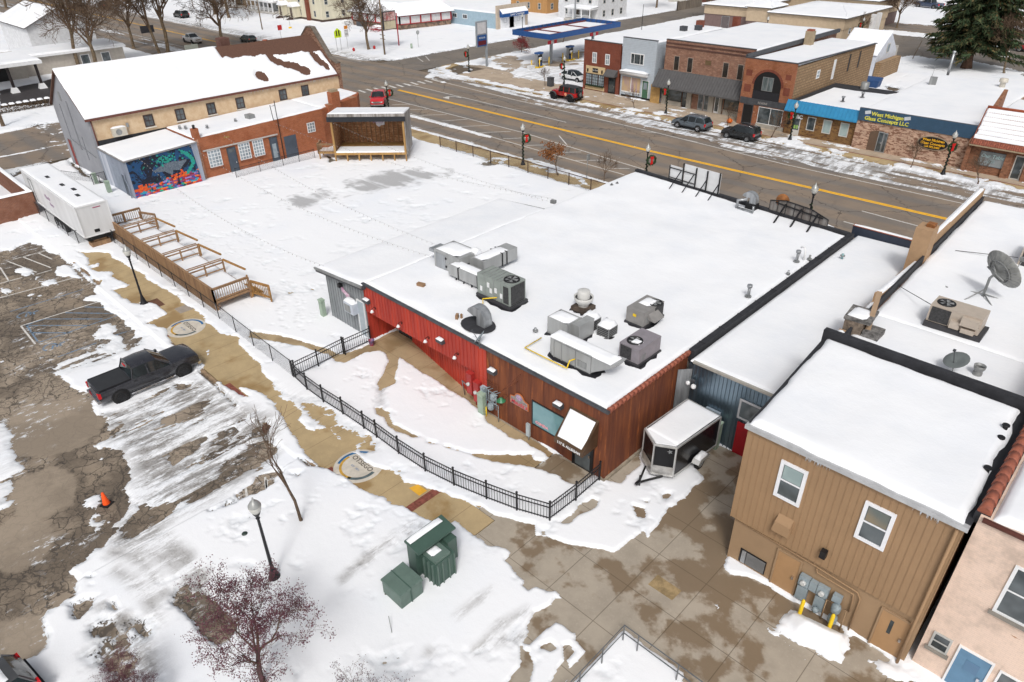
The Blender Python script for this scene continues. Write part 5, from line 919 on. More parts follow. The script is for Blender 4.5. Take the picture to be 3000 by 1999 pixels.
mb.add(vs, [(4, 5, 1, 0), (5, 6, 2, 1), (6, 7, 3, 2), (8, 9, 13, 12), (9, 10, 14, 13), (10, 11, 15, 14), (0, 1, 9, 8), (1, 2, 10, 9), (2, 3, 11, 10), (3, 7, 15, 11), (0, 8, 12, 4)]); part('panel', mb, mat('sign_back', (.24, .23, .22), .8, c2=(.13, .11, .10), vs=3, streak=True), s2_)
mb = MB()
for i in range(8):
    x = -20.85+i*.65; z = np.interp(x, [p[0] for p in tp], [p[1] for p in tp]); mb.beam((x, Ya(x)-.04, 4.6), (x, Ya(x)-.04, z), .035)
for a, b in zip(tp[:-1], tp[1:]): mb.beam((a[0], Ya(a[0])-.04, a[1]), (b[0], Ya(b[0])-.04, b[1]), .06)
mb.beam((-20.4, Ya(-20.4)-.06, 5.3), (-16.7, Ya(-16.7)-.06, 5.1), .08); part('frame', mb, BLACK, s2_)
for x in (-19.6, -18.35, -17.1): part('brace', MB().beam((x, Ya(x)-.08, 5.35), (x+.1, Ya(x)-1.9, 4.42), .1), BLACK, s2_)
part('half_round_crest', MB().tube([(-19.95, Ya(-20)+.02, 5.52), (-19.95, Ya(-20)+.1, 5.52)], [.5, .5], 20), mat('rusty_pot', (0, 0, 0)), s2_)
part('parapet_snow', lumps(MB(), -21.1, 48.75, -16.0, 49.0, 4.5, .18), SNOW, s2_)
t = goose(-21.9, 48.3, R+.35, .25, 'bent exhaust fan with pipe legs at the street edge of the roof'); part('motor', MB().box(-22.4, 48.0, R+.1, -21.6, 48.6, R+.55), BLACK, t); part('legs', MB().tube([(-22.9, 47.7, R), (-22.9, 47.7, R+.7), (-22.3, 48, R+.8)], .12, 8).tube([(-22.7, 47.6, R+.15), (-21.5, 47.5, R+.15), (-21.5, 47.5, R+.6)], .1, 8), GALV, t)
solo('edge_cap', MB().cbox((-34.0, 39.4, 4.5), (.4, .3, .25), .2), GREYM, 'small grey cap on the left roof edge halfway to the street', 'roof cap')
# right hand roof
R0 = R; R = 5.25
t = base('rooftop_unit', 'cream packaged rooftop unit with rusty fan standing below the big dish', 'rooftop unit', -5.5, 38); CRM = mat('unit_cream', (.50, .43, .36), .5, .1, var=.08)
part('skid', MB().box(-6.65, 37.2, R-.2, -4.0, 38.7, R+.32), SKID, t); part('cabinet', MB().box(-6.6, 37.3, R+.34, -4.2, 38.6, R+1.25), CRM, t); part('coil', MB().box(-6.5, 37.27, R+.4, -5.6, 37.3, R+1.18), COIL, t); fan(t, -6.05, 37.95, R+1.25, .38)
part('hood', MB().box(-5.05, 37.0, R+.75, -4.25, 37.3, R+1.15), CRM, t); part('hood', MB().box(-5.5, 37.1, R+.4, -5.05, 37.3, R+.8), CRM, t); part('lower_hood', MB().box(-4.95, 37.05, R+.36, -4.35, 37.3, R+.6), CRM, t)
t = base('rooftop_unit', 'cream packaged rooftop unit behind the big dish at the right edge', 'rooftop unit', -3.6, 48.4); part('skid', MB().box(-4.9, 47.2, R, -2.4, 49.4, R+.3), SKID, t); part('cabinet', MB().box(-4.8, 47.3, R+.32, -2.4, 49.3, R+1.7), CRM, t); part('coil', MB().box(-4.7, 47.27, R+.4, -3.2, 47.3, R+1.6), COIL, t); fan(t, -4.0, 48.4, R+1.7, .45)
t = base('satellite_dish', 'large ribbed grey satellite dish on a tripod mount on the right roof', 'satellite dish', -5.2, 42.2)
d = Vector((-.55, -.62, .28)).normalized()*-1; d = Vector((.5, .75, .42)).normalized(); c = Vector((-4.75, 42.3, R+2.05)); q = d.to_track_quat('Z', 'Y').to_matrix(); rr = 1.12
mb = MB(); mb.lathe((0, 0, 0), [(.001, -.3), (rr*.35, -.26), (rr*.7, -.15), (rr, 0), (rr*1.02, .0), (rr, -.03), (rr*.7, -.19), (rr*.35, -.3), (.001, -.34)], 28); mb.v = [tuple(c+q@Vector(v)) for v in mb.v]; part('reflector', mb, mat('dish_grey', (.36, .365, .35), .6, var=.25, vs=2), t)
mb = MB()
for k in range(20):
    a = k*pi/10; mb.tube([c+q@Vector((cos(a)*rr*.45, sin(a)*rr*.45, -.31)), c+q@Vector((cos(a)*rr*.98, sin(a)*rr*.98, -.045))], .02, 4)
mb.v += []; ring = [c+q@Vector((cos(k*pi/10)*rr*.6, sin(k*pi/10)*rr*.6, -.26)) for k in range(21)]; mb.tube(ring, .03, 4); part('ribs', mb, GREYM, t)
bk = c-d*.5; part('mount', MB().tube([(-5.2, 42.2, R), (-5.2, 42.2, R+1.4), tuple(bk)], .07, 8).tube([tuple(bk), tuple(c+q@Vector((.3, .3, -.3)))], .05).tube([tuple(bk+Vector((-.5, .4, .1))), tuple(bk+Vector((.5, -.45, -.1)))], .05), GREYM, t)
for k in range(5):
    a = k*2*pi/5+.4; part('leg', MB().tube([(-5.2, 42.2, R+.75 if k % 2 else R+.45), (-5.2+cos(a)*1.6, 42.2+sin(a)*1.6, R+.08)], .035), GREYM, t)
part('feed_arm', MB().tube([tuple(c+q@Vector((0, -rr, 0))), tuple(c+d*1.1)], .03).cbox(tuple(c+d*1.1), (.3, .2, .2)), GREYM, t)
t = base('vent_can', 'short round grey vent can on the snow beside the flat dish', 'roof vent', -3.3, 34.2, 5.2); part('can', MB().lathe((-3.3, 34.2, 5.2), [(.2, 0), (.2, .2), (.15, .22), (.24, .4), (.26, .55), (.22, .55), (.2, .42)], 14), GREYM, t)
for i, (x, y) in enumerate(((-6.9, 42.9), (-6.8, 42.2))): solo('roof_weight', MB().cbox((x, y, R+.18), (.5, .16, .1), .4).cbox((x-.2, y-.08, R+.2), (.12, .3, .2), .4).cbox((x+.2, y+.08, R+.2), (.12, .3, .2), .4), GREYM, ('farther', 'nearer')[i]+' dark dumbbell shaped weight on the snow left of the dish', 'ballast')
for i, (a, b) in enumerate((((-9.0, 40.4, R+.3), (-6.7, 38.2, R+.8)), ((-8.0, 46.9, R+.6), (-4.9, 47.5, R+.9)))): solo('stay_rod', MB().tube([a, b], .02, 5), BLACK, ('thin dark rod reaching left from the nearer cream unit', 'thin dark rod reaching left from the cream unit behind the dish')[i], 'rod')
for x, y, l in ((-1.15, 26.8, 'taller black vent stub by the clay coping'), (-1.1, 26.1, 'lower black vent stub by the clay coping'), (-1.0, 24.0, 'black pipe elbow in a melted notch beside the clay coping')): solo('vent_stub', MB().cyl((x, y, 7.4), .09, .35 if 'tall' in l else .22, 10).cyl((x, y, 7.72 if 'tall' in l else 7.6), .13, .05, 10), BLACK, l, 'roof vent')
R = R0
# ================================================================ yard things
FB = mat('fence_black', (.022, .022, .024), .5, .2, var=.2)
def picket(pts, lab, posts=None, h=1.15, gate=False):
    t = wthing('picket_fence', lab, 'fence', (*pts[0], .12)); z = .12; mb = MB(); pk = MB(); cur = []
    for a, b in zip(pts[:-1], pts[1:]):
        a3, b3 = Vector((*a, 0)), Vector((*b, 0)); L = (b3-a3).length; ang = math.atan2(b[1]-a[1], b[0]-a[0])
        for zz in (.22, h-.28, h-.05): mb.beam(a3+Vector((0, 0, z+zz)), b3+Vector((0, 0, z+zz)), .035, .045)
        n = max(2, int(L/.14))
        for i in range(1, n):
            p = a3+(b3-a3)*(i/n); pk.cbox((p.x, p.y, z+.12+(h-.12)/2), (.018, .018, h-.14), ang)
    part('rails', mb, FB, t); part('pickets', pk, FB, t)['kind'] = 'stuff'
    for p in pts:
        q = MB().cbox((p[0], p[1], z+h/2+.03), (.07, .07, h+.1), 0); q.cbox((p[0], p[1], z+h+.1), (.09, .09, .04)); part('post', q, FB, t)
    return t
picket([(-33.6, 15.5), (-31.9, 15.35), (-30.2, 15.35), (-28.4, 15.45), (-26.5, 15.5), (-25.4, 15.52), (-23.5, 15.5), (-21.5, 15.6), (-19.7, 15.9), (-17.9, 16.35), (-16.35, 16.8), (-14.85, 17.4), (-14.8, 19.2), (-14.85, 21.05)], 'long curving black picket fence around the snowy garden')
picket([(-33.55, 15.6), (-33.6, 17.2), (-33.7, 19.1)], 'short black picket fence across the garden path by the chain link fence')
picket(T('B', (685, 1410), (880, 1320), z=.12), 'small black picket gate panel beside the red wall corner')
CHM = NB('chain_mesh', .5, .3)
_tr = CHM.n('ShaderNodeBsdfTransparent'); _mx = CHM.n('ShaderNodeMixShader'); _o = CHM.xyz(); _s = CHM.math('ADD', _o[0], _o[1])
_a = CHM.math('ABSOLUTE', CHM.math('SUBTRACT', CHM.math('FRACT', CHM.math('MULTIPLY', CHM.math('ADD', _s, _o[2]), 9)), .5)); _b = CHM.math('ABSOLUTE', CHM.math('SUBTRACT', CHM.math('FRACT', CHM.math('MULTIPLY', CHM.math('SUBTRACT', _s, _o[2]), 9)), .5))
_f = CHM.math('GREATER_THAN', CHM.math('MAXIMUM', _a, _b), .445); CHM.col((.03, .03, .032)); CHM.L(_f, _mx.inputs[0]); CHM.L(_tr.outputs[0], _mx.inputs[1]); CHM.L(CHM.b.outputs[0], _mx.inputs[2]); CHM.L(_mx.outputs[0], CHM.t.nodes['Material Output'].inputs[0]); CHM = CHM.m
def chain(pts, lab, h=1.25, sp=2.4, m=None, z=.12, r=.03):
    m = m or FB; t = wthing('chain_link_fence', lab, 'fence', (*pts[0], z)); ms = MB(); rl = MB(); P_ = [pts[0]]
    for a, b in zip(pts[:-1], pts[1:]):
        L = math.hypot(b[0]-a[0], b[1]-a[1]); n = max(1, round(L/sp)); ms.quad((*a, z+.03), (*b, z+.03), (*b, z+h-.02), (*a, z+h-.02)); rl.tube([(*a, z+h), (*b, z+h)], r*.8, 5)
        P_ += [(a[0]+(b[0]-a[0])*i/n, a[1]+(b[1]-a[1])*i/n) for i in range(1, n+1)]
    part('mesh', ms, CHM, t); part('top_rail', rl, m, t)
    for p in P_: part('post', MB().cyl((p[0], p[1], z-.05), r, h+.12, 6), m, t)
    return t
chain([(-77, 13.4), (-64.6, 13.6), (-64.7, 15.7), (-60, 15.75), (-43.6, 15.75), (-38.6, 15.6), (-33.75, 15.5)], 'black chain link fence along the walkway, deck and white trailer')
chain([(-70.6, 31.0), (-70.6, 36.5), (-70.3, 40.3)], 'black chain link fence in front of the brick storefront wall', h=1.1)
BRF = mat('brown_fence', (.07, .035, .025), .6, .2, var=.2)
chain([(-63, 52.6), (-35.0, 52.6)], 'brown topped chain link fence between the snowy yard and the street sidewalk', h=1.3, m=BRF, sp=2.9, r=.05)
chain([(-79.5, 19.9), (-79.5, 21.2)], 'short dark chain link fence between trailer and gable building', h=1.2) ; chain([(-85.0, 18.2), (-79.6, 20.6)], 'low cable fence reaching from the gable wall over the snow', h=.9, sp=6)
# ---- enclosed cargo trailer
tr = wthing('cargo_trailer', 'black enclosed cargo trailer with white trim and snow on its flat roof', 'trailer', (-13, 25, .12))
z0, z1 = .55, 2.35; bp = [(-14.1, 23.5), (-13.1, 22.85), (-12.2, 23.35), (-11.9, 26.85), (-13.9, 27.0)]
BT = mat('trailer_black', (.010, .010, .012), .22, spec=.25)
part('body', MB().prism(bp, z0, z1), BT, tr); mb = MB()
for i in range(5):
    a, b = bp[i], bp[(i+1) % 5]
    for z in (z0, z1-.03): mb.beam((*a, z), (*b, z), .07, .09)
    mb.beam((*a, z0), (*a, z1), .07)
part('trim', mb, mat('aluminium', (.60, .60, .59), .35, .5, var=.15), tr)
mb = MB()
for a, b in ((bp[0], bp[1]), (bp[1], bp[2])):
    n = Vector((b[1]-a[1], a[0]-b[0], 0)).normalized()*-.02
    if n.y > 0: n = -n
    mb.add([(a[0]+n.x, a[1]+n.y, z0+.04), (b[0]+n.x, b[1]+n.y, z0+.04), (b[0]+n.x, b[1]+n.y, z0+.55), (a[0]+n.x, a[1]+n.y, z0+.55)], [(0, 1, 2, 3)])
part('stone_guard', mb, mat('stone_guard_metal', (.55, .54, .52), .3, .6, var=.3), tr)
cc = (-13.0, 25.0); q = [(-14.0, 23.56), (-12.25, 23.45), (-11.98, 26.78), (-13.85, 26.92)]
snowquad(tr, [(*p, z1+.03) for p in q], .10, .2, seed=21, rag=.02, edge=.2); mb = MB(); mb.prism([(-14.05, 23.5), (-13.1, 22.92), (-12.25, 23.4)], z1+.01, z1+.09); part('nose_snow', mb, SNOW, tr)
def wheel(par, x, y, z, r, w, ang=0, rimm=None, rr=.6):
    d = Vector((cos(ang), sin(ang), 0)); c = Vector((x, y, z)); mb = MB(); n = 20
    pr = [(r*.62, -w/2), (r*.93, -w/2), (r, -w*.32), (r, w*.32), (r*.93, w/2), (r*.62, w/2)]
    vs = []; u = Vector((-d.y, d.x, 0)); k = Vector((0, 0, 1))
    for a, s in pr:
        for i in range(n): t = 2*pi*i/n; vs.append(c+d*s+u*(cos(t)*a)+k*(sin(t)*a))
    mb.add(vs, [(i*n+j, i*n+(j+1) % n, (i+1)*n+(j+1) % n, (i+1)*n+j) for i in range(5) for j in range(n)], True)
    o = part('wheel', mb, RUBBER, par); mb = MB(); rw = w*.42
    mb.tube([c-d*rw, c+d*rw], r*.63, 16, smooth=False)
    part('rim', mb, BLACK, o); sp_ = MB()
    for i in range(5):
        t = 2*pi*i/5; e = u*cos(t)+k*sin(t)
        for s in (-1, 1): sp_.beam(c+d*(rw+.006)*s+e*.03, c+d*(rw+.006)*s+e*r*.6, .07, .02, up=tuple(d))
    ring = [c+d*(rw+.005)+(u*cos(2*pi*i/16)+k*sin(2*pi*i/16))*r*.6 for i in range(17)]; sp_.tube(ring, .02, 4); ring = [p-d*(2*rw+.01) for p in ring]; sp_.tube(ring, .02, 4)
    part('spokes', sp_, rimm or GALV, o); return o
a_ = RD(0); wheel(tr, -11.85, 25.2, .46, .36, .2); wheel(tr, -13.95, 25.3, .46, .36, .2)
part('fender', MB().hexa([(-11.98, 24.6, .75), (-11.6, 24.65, .75), (-11.6, 25.75, .75), (-11.98, 25.7, .75)], [(-11.98, 24.8, .98), (-11.6, 24.85, .98), (-11.6, 25.55, .98), (-11.98, 25.5, .98)]), mat('aluminium', (0, 0, 0)), tr); part('fender_snow', lumps(MB(), -11.95, 24.75, -11.62, 25.5, .98, .15), SNOW, tr)
mb = MB().beam((-13.6, 23.1, .5), (-13.2, 22.0, .45), .08).beam((-12.6, 23.1, .5), (-13.2, 22.0, .45), .08).tube([(-13.2, 22.05, .1), (-13.2, 22.05, .85)], .05); mb.cbox((-13.2, 21.9, .5), (.14, .3, .12)); part('hitch', mb, BLACK, tr)
t_ = MB(); W = Wall((-13.1, 22.85), (.9, .5), (.5, -.9)); plate(t_, W, [(r_*cos(k*pi/5), r_*sin(k*pi/5)) for k in range(10) for r_ in ((.14 if k % 2 else .06),)], .75, 2.05, 1, .02, .03); part('emblem', t_, GALV, tr)
# ---- green transformers
TG = mat('transformer_green', (.06, .11, .088), .45, var=.12, vs=1.5); TGL = mat('transformer_green_light', (.125, .185, .158), .5, var=.12)
t = wthing('transformer_box', 'squat green pad transformer box without snow', 'transformer', (-16.4, 10.2, .1), 'green utility cabinets in the snow'); x0, x1, y0, y1 = -17.15, -15.95, 9.75, 10.85
part('base', MB().box(x0-.05, y0-.05, .0, x1+.05, y1+.05, .22), mat('pad_dark', (.08, .07, .05), .9), t); part('case', MB().box(x0, y0, .22, x1, y1, .95), TGL, t)
part('lid', MB().hexa([(x0-.04, y0-.04, .95), (x1+.04, y0-.04, .95), (x1+.04, y1+.04, .95), (x0-.04, y1+.04, .95)], [(x0-.02, y0-.02, 1.03), (x1+.02, y0-.02, 1.03), (x1+.02, y1+.02, 1.10), (x0-.02, y1+.02, 1.10)]), TGL, t)
part('lid_seam', MB().box(x0-.05, 10.25, .24, x1+.05, 10.29, 1.075), TG, t)
t = wthing('transformer_cabinet', 'tall dark green transformer cabinet with ribs and snow on its canopy', 'transformer', (-16.7, 12.2, .1), 'green utility cabinets in the snow')
x0, x1, y0, y1 = -17.25, -16.25, 11.2, 13.1; part('base', MB().box(x0-.1, y0-.1, 0, -15.5, y1, .18), mat('pad_dark', (0, 0, 0)), t); part('cabinet', MB().box(x0, y0, .18, x0+.55, y1, 1.9), TG, t)
part('canopy', MB().hexa([(x0-.06, y0-.06, 1.9), (x0+.85, y0-.06, 1.8), (x0+.85, y1+.06, 1.8), (x0-.06, y1+.06, 1.9)], [(x0-.06, y0-.06, 2.0), (x0+.85, y0-.06, 1.88), (x0+.85, y1+.06, 1.88), (x0-.06, y1+.06, 2.0)]), TG, t)
part('tank', MB().box(x0+.55, 11.45, .18, -15.75, 12.5, 1.45), TG, t); part('tank_lid', MB().box(x0+.6, 11.5, 1.45, -15.8, 12.3, 1.6), TGL, t); part('side_box', MB().box(x0+.56, 12.51, .4, -16.2, 13.0, 1.6), TG, t)
mb = MB()
for y in (11.5, 11.75, 12.1, 12.4): mb.box(-15.75, y, .2, -15.68, y+.04, 1.4)
for x in (-16.5, -16.2, -15.95): mb.box(x, 11.38, .2, x+.04, 11.45, 1.4)
part('fins', mb, TGL, t); part('snow_strip', lumps(MB(), x0-.02, y0, x0+.28, y1-.15, 2.0, .1, 4), SNOW, t); part('snow_patch', lumps(MB(), x0+.75, 11.6, x0+1.15, 12.1, 1.6, .07, 2), SNOW, t)
# ---- metal railing of the stairwell
t = wthing('handrail', 'grey steel handrail around a snowy corner at the bottom edge', 'railing', (-8.7, 14.6, .12)); mb = MB(); RG = mat('rail_grey', (.17, .18, .19), .4, .5)
for z in (.12+.55, .12+1.0):
    mb.tube([(-8.75, 9.0, z), (-8.75, 14.7, z), (-1.5, 14.75, z)], .028, 6, smooth=False)
part('rails', mb, RG, t)
for p in ((-8.75, 14.7), (-8.75, 13.4), (-8.75, 12.1), (-8.75, 10.8), (-8.1, 14.7), (-6.4, 14.72), (-4.8, 14.73), (-3.2, 14.74)): part('post', MB().cyl((*p, .1), .026, 1.02, 6), RG, t)
# ---- wooden deck with stepped rails
dk = wthing('timber_deck', 'long wooden deck with bench rail bays and snow on its floor', 'deck', (-54, 17.5, 0)); ZF = .95; DX0, DX1, DY0, DY1 = -64.4, -44.7, 16.15, 18.9
part('floor', MB().box(DX0, DY0, ZF-.18, DX1, DY1, ZF), WOOD, dk); snowquad(dk, [(DX0+.1, DY0+.12, ZF), (DX1-.12, DY0+.12, ZF), (DX1-.12, DY1-.05, ZF), (DX0+.1, DY1-.05, ZF)], .12, .35, seed=31, name='floor_snow', rag=.05, edge=.2)
mb = MB()
for i in range(15):
    x = DX0+.1+i*(DX1-DX0-.2)/14
    for y in (DY0+.1, DY1-.1): mb.cbox((x, y, ZF/2-.1), (.14, .14, ZF+.1))
    mb.beam((x, DY0+.1, ZF-.55), (x+.5, DY0+.1, ZF-.2), .08)
part('support_posts', mb, WOOD, dk)
def rail(par, p, q, z, h=1.0, bal=True, sp=.13, posts=True):
    mb = MB(); p3, q3 = Vector((*p, z)), Vector((*q, z)); L = (q3-p3).length; ang = math.atan2(q[1]-p[1], q[0]-p[0])
    mb.beam(p3+Vector((0, 0, h)), q3+Vector((0, 0, h)), .15, .045); mb.beam(p3+Vector((0, 0, h-.1)), q3+Vector((0, 0, h-.1)), .05, .1); mb.beam(p3+Vector((0, 0, .12)), q3+Vector((0, 0, .12)), .05, .1)
    if bal:
        n = int(L/sp)
        for i in range(n+1): c = p3+(q3-p3)*(i/n); mb.cbox((c.x, c.y, z+h/2), (.035, .035, h-.1), ang)
    if posts:
        n = max(1, round(L/1.9))
        for i in range(n+1): c = p3+(q3-p3)*(i/n); mb.cbox((c.x, c.y, z+h/2-.1), (.10, .10, h+.15), ang)
    return mb
part('railing', rail(dk, (DX0, DY0), (DX1, DY0), ZF), WOOD, dk); part('railing', rail(dk, (DX1, DY0), (DX1, DY1-.1), ZF, sp=.16), WOOD, dk); part('railing', rail(dk, (DX0, DY0), (DX0, DY1+.1), ZF, sp=.16), WOOD, dk)
mb = MB()
for i in range(int((DX1-DX0)/.16)): mb.box(DX0+i*.16, DY0-.07, .25, DX0+i*.16+.06, DY0-.03, ZF+.9)
part('slat_screen', mb, WOOD, dk)
YF = mat('gold_timber', (.42, .22, .07), .75, var=.3, vs=4)
for x0, x1, base_ in ((-60.9, -58.7, 0), (-56.9, -54.5, 0), (-52.9, -50.5, 0), (-48.8, -46.7, 0)):
    mb = MB(); x = x0+.1
    for y in (16.25, 17.5, 18.9): mb.cbox((x, y, ZF+.5), (.1, .1, 1.05))
    mb.beam((x, 16.25, ZF+1.0), (x, 18.9, ZF+1.0), .14, .045); mb.beam((x, 16.25, ZF+.78), (x, 18.9, ZF+.78), .05, .1); mb.beam((x, 16.25, ZF+.3), (x, 18.9, ZF+.3), .05, .1); mb.beam((x-.2, 16.25, ZF+1.04), (x-.2, 18.9, ZF+1.04), .1, .04)
    part('bay_rail', mb, WOOD, dk); mb = MB(); mb.beam((x, 18.95, ZF+1.0), (x1, 19.6, ZF+.62), .12, .12); mb.cbox((x1, 19.6, .55), (.1, .1, 1.1)); part('ramp_rail', mb, YF, dk)
for x0, x1, y in ((-64.4, -62.8, 19.6), (-44.7, -43.0, 19.4)):
    mb = rail(dk, (x0, DY1), (x1, y), ZF-.45, 1.1, True, .16); part('stair_rail', mb, YF if x0 > -50 else WOOD, dk)
mb = MB()
for i in range(4): mb.box(DX1-.05+i*.0-1.3, DY1+i*.28, ZF-.2-i*.22, DX1-.1, DY1+.3+i*.28, ZF-.15-i*.22)
mb.beam((DX1, DY1, ZF-.25), (DX1+.9, DY1+.9, .15), .06, .2); part('steps', mb, YF, dk)
# ---- long white box trailer
wt = wthing('box_trailer', 'long white box trailer with snowy roof hatches parked behind the deck', 'trailer', (-70, 15, 0)); TW = mat('trailer_white', (.70, .71, .72), .45, var=.1, vs=.8, streak=True)
part('body', MB().box(-77.3, 13.75, 1.25, -62.6, 16.2, 3.85), TW, wt); part('underframe', MB().box(-76, 14.0, .75, -63, 15.95, 1.24), mat('under_black', (.03, .03, .03), .8), wt)
mb = MB()
for z in (1.27, 3.82): mb.box(-77.34, 13.71, z-.05, -62.56, 13.76, z+.05); mb.box(-62.61, 13.71, z-.05, -62.56, 16.24, z+.05)
for y in (13.71, 16.16): mb.box(-62.61, y, 1.25, -62.55, y+.06, 3.85)
part('edge_trim', mb, WHITE, wt)
for y in (13.85, 16.0):
    for x in (-70.5, -69.4, -68.3): wheel(wt, x, y, .5, .48, .25, pi/2, GALV)
snowquad(wt, [(-77.2, 13.82, 3.86), (-62.7, 13.82, 3.86), (-62.7, 16.13, 3.86), (-77.2, 16.13, 3.86)], .09, .3, seed=33, rag=.02, edge=.2, lump=.03)
for x, y in ((-72.5, 14.7), (-69.2, 14.9), (-67.2, 15.2), (-65.3, 14.9)): part('roof_hatch', MB().box(x-.35, y-.14, 3.88, x+.35, y+.14, 3.985), BLACK, wt)
W = WS(13.74); text('Mauda', .55, mat('faded_purple', (.35, .18, .35), .6), wt, (-70.6, 13.73, 2.6), (1, 0, 0), (0, 0, 1), depth=.003, shear=.3); text('Noto', .5, mat('faded_purple', (0, 0, 0)), wt, (-69.9, 13.73, 2.1), (1, 0, 0), (0, 0, 1), depth=.003, shear=.3)
door(wt, W, -75.4, -74.6, 1.4, 3.4, TW, GREYM, None, None, False, .02); part('marker_panel', MB().box(-62.6, 14.6, 1.5, -62.57, 15.0, 1.75), BLACK, wt); part('marker_panel', MB().box(-62.6, 15.0, 3.5, -62.57, 15.6, 3.56), mat('marker_red', (.35, .02, .1), .5), wt)
solo('trailer_landing_steps', MB().tube([(-65, 16.6, 1.2), (-62.8, 18, 1.2), (-62.8, 18, .1)], .03).tube([(-65, 17.4, 1.2), (-63.6, 18.4, 1.2), (-63.6, 18.4, .1)], .03).tube([(-64.4, 16.7, .7), (-63, 17.7, .7)], .03).tube([(-64.2, 16.8, 1.2), (-64.2, 16.8, .1)], .03), GALV, 'thin white tubular stair rails behind the white trailer', 'railing')
t = wthing('wooden_chocks', 'timber support under the back of the white trailer', 'support block', (-63.2, 14.6, 0)); part('block', MB().box(-63.6, 14.1, .1, -62.8, 15.6, .6), WOOD, t); part('block', MB().box(-63.4, 14.4, .62, -63.0, 15.4, .74), WOOD, t)
# ---- brick enclosure at left edge
bk = wthing('brick_enclosure', 'low open brick enclosure with snow along its wall tops at the left edge', 'enclosure', (-79, 12, 0)); BRK = brick('brown_brick', (.26, .10, .055), (.20, .075, .045), (.22, .17, .13), .24, .09)
mb = MB(); mb.box(-92, 10.0, 0, -75.0, 10.3, 2.3); mb.box(-75.3, 10.3, 0, -75.0, 13.6, 2.3); mb.box(-92, 13.3, 0, -75.3, 13.6, 2.3); part('wall', mb, BRK, bk)
for q in (((-92, 9.95), (-75.0, 10.35)), ((-75.35, 10.2), (-74.95, 13.65)), ((-92, 13.25), (-75.2, 13.65))): (a, b), (c, d) = q; snowquad(bk, [(a, b, 2.3), (c, b, 2.3), (c, d, 2.3), (a, d, 2.3)], .14, .25, seed=2, name='wall_snow', edge=.14, rag=.02)
# ================================================================ mural building, brick row, gable building
MUR = NB('mural_paint', .6)
_o = MUR.xyz(); _y, _z = _o[1], _o[2]
def _ramp(fac, cols):
    r = MUR.n('ShaderNodeValToRGB'); r.color_ramp.interpolation = 'CONSTANT'; e = r.color_ramp.elements; e[0].color = (*cols[0], 1); e[0].position = 0; e[1].position = 1/len(cols); e[1].color = (*cols[1], 1)
    for i, c in enumerate(cols[2:]): x = e.new((i+2)/len(cols)); x.color = (*c, 1)
    MUR.L(fac, r.inputs[0]); return r.outputs[0]
_row = MUR.math('FLOOR', MUR.math('DIVIDE', _z, .15)); _cl = MUR.math('FLOOR', MUR.math('ADD', MUR.math('DIVIDE', _y, .34), MUR.math('MULTIPLY', MUR.math('MODULO', _row, 2), .5)))
_cv = MUR.n('ShaderNodeCombineXYZ'); MUR.L(_row, _cv.inputs[0]); MUR.L(_cl, _cv.inputs[1]); _wn = MUR.n('ShaderNodeTexWhiteNoise', noise_dimensions='2D'); MUR.L(_cv.outputs[0], _wn.inputs['Vector'])
_br = _ramp(_wn.outputs['Value'], [(.75, .12, .01), (.5, .03, .02), (.32, .2, .5), (.02, .3, .42), (.22, .02, .04), (.04, .07, .3), (.8, .18, .02), (.02, .12, .32), (.25, .05, .15), (.01, .35, .2)])
_bg = _ramp(MUR.noise(.8, 6, .7, dist=.5), [(.005, .006, .02), (.008, .01, .03), (.01, .03, .07), (.006, .008, .02), (.01, .06, .16), (.006, .02, .05), (.005, .15, .2), (.03, .015, .07)])
_bg = MUR.mix(_bg, (.01, .27, .22), MUR.step(MUR.noise(1.3, 6, .8, co=MUR.mp(loc=(4, 2, 7))), .60, .63)); _bg = MUR.mix(_bg, (.4, .08, .03), MUR.step(MUR.noise(1.6, 6, .8, co=MUR.mp(loc=(9, 1, 3))), .66, .69))
_bd = MUR.math('SUBTRACT', MUR.math('ADD', 1.15, MUR.math('MULTIPLY', MUR.math('SUBTRACT', MUR.noise(.8, 5), .5), 2.2)), _z); _bd = MUR.math('ADD', _bd, MUR.math('MULTIPLY', _y, .13))
_mc = MUR.mix(_bg, _br, MUR.step(_bd, -.02, .04)); _mc = MUR.mix(_mc, _bg, MUR.step(MUR.noise(1.1, 5, .7, co=MUR.mp(loc=(2, 5, 1))), .56, .6)); MUR.col(_mc); MUR = MUR.m
mbd = wthing('mural_building', 'low building with a colourful painted mural and blue grey side wall', 'building', (-76, 24, 0))
MBX = -72.2; BG = mat('blue_grey_wall', (.34, .38, .46), .8, var=.2, vs=.8, bump=.3, streak=True)
part('wall', MB().prism([(-79.4, 21.2), (MBX, 21.2), (MBX, 28.4), (-79.4, 28.4)], 0, lambda x, y: 3.82+(y-21.2)*.05), BG, mbd)
mb = MB(); W = WE(MBX); mb.hexa([W.p(21.35, .1, .02), W.p(28.05, .1, .02), W.p(28.05, .1, 0), W.p(21.35, .1, 0)], [W.p(21.35, 3.8, .02), W.p(27.75, 4.12, .02), W.p(27.75, 4.12, 0), W.p(21.35, 3.8, 0)]); part('mural', mb, MUR, mbd)
mb = MB(); plate(mb, W, [(-1.7, .0), (-1.2, -.18), (-.6, -.22), (-.1, -.62), (.05, -.85), (.25, -.3), (.9, -.45), (1.3, -.05), (1.75, .3), (1.8, .5), (1.2, .42), (.4, .55), (-.4, .5), (-1.1, .25)], 25.2, 2.35, 1, .02, .03); part('mural_island', mb, mat('island_grey', (.16, .20, .24), .7, c2=(.07, .09, .12), vs=7), mbd)
mb = MB(); rnd = random.Random(8)
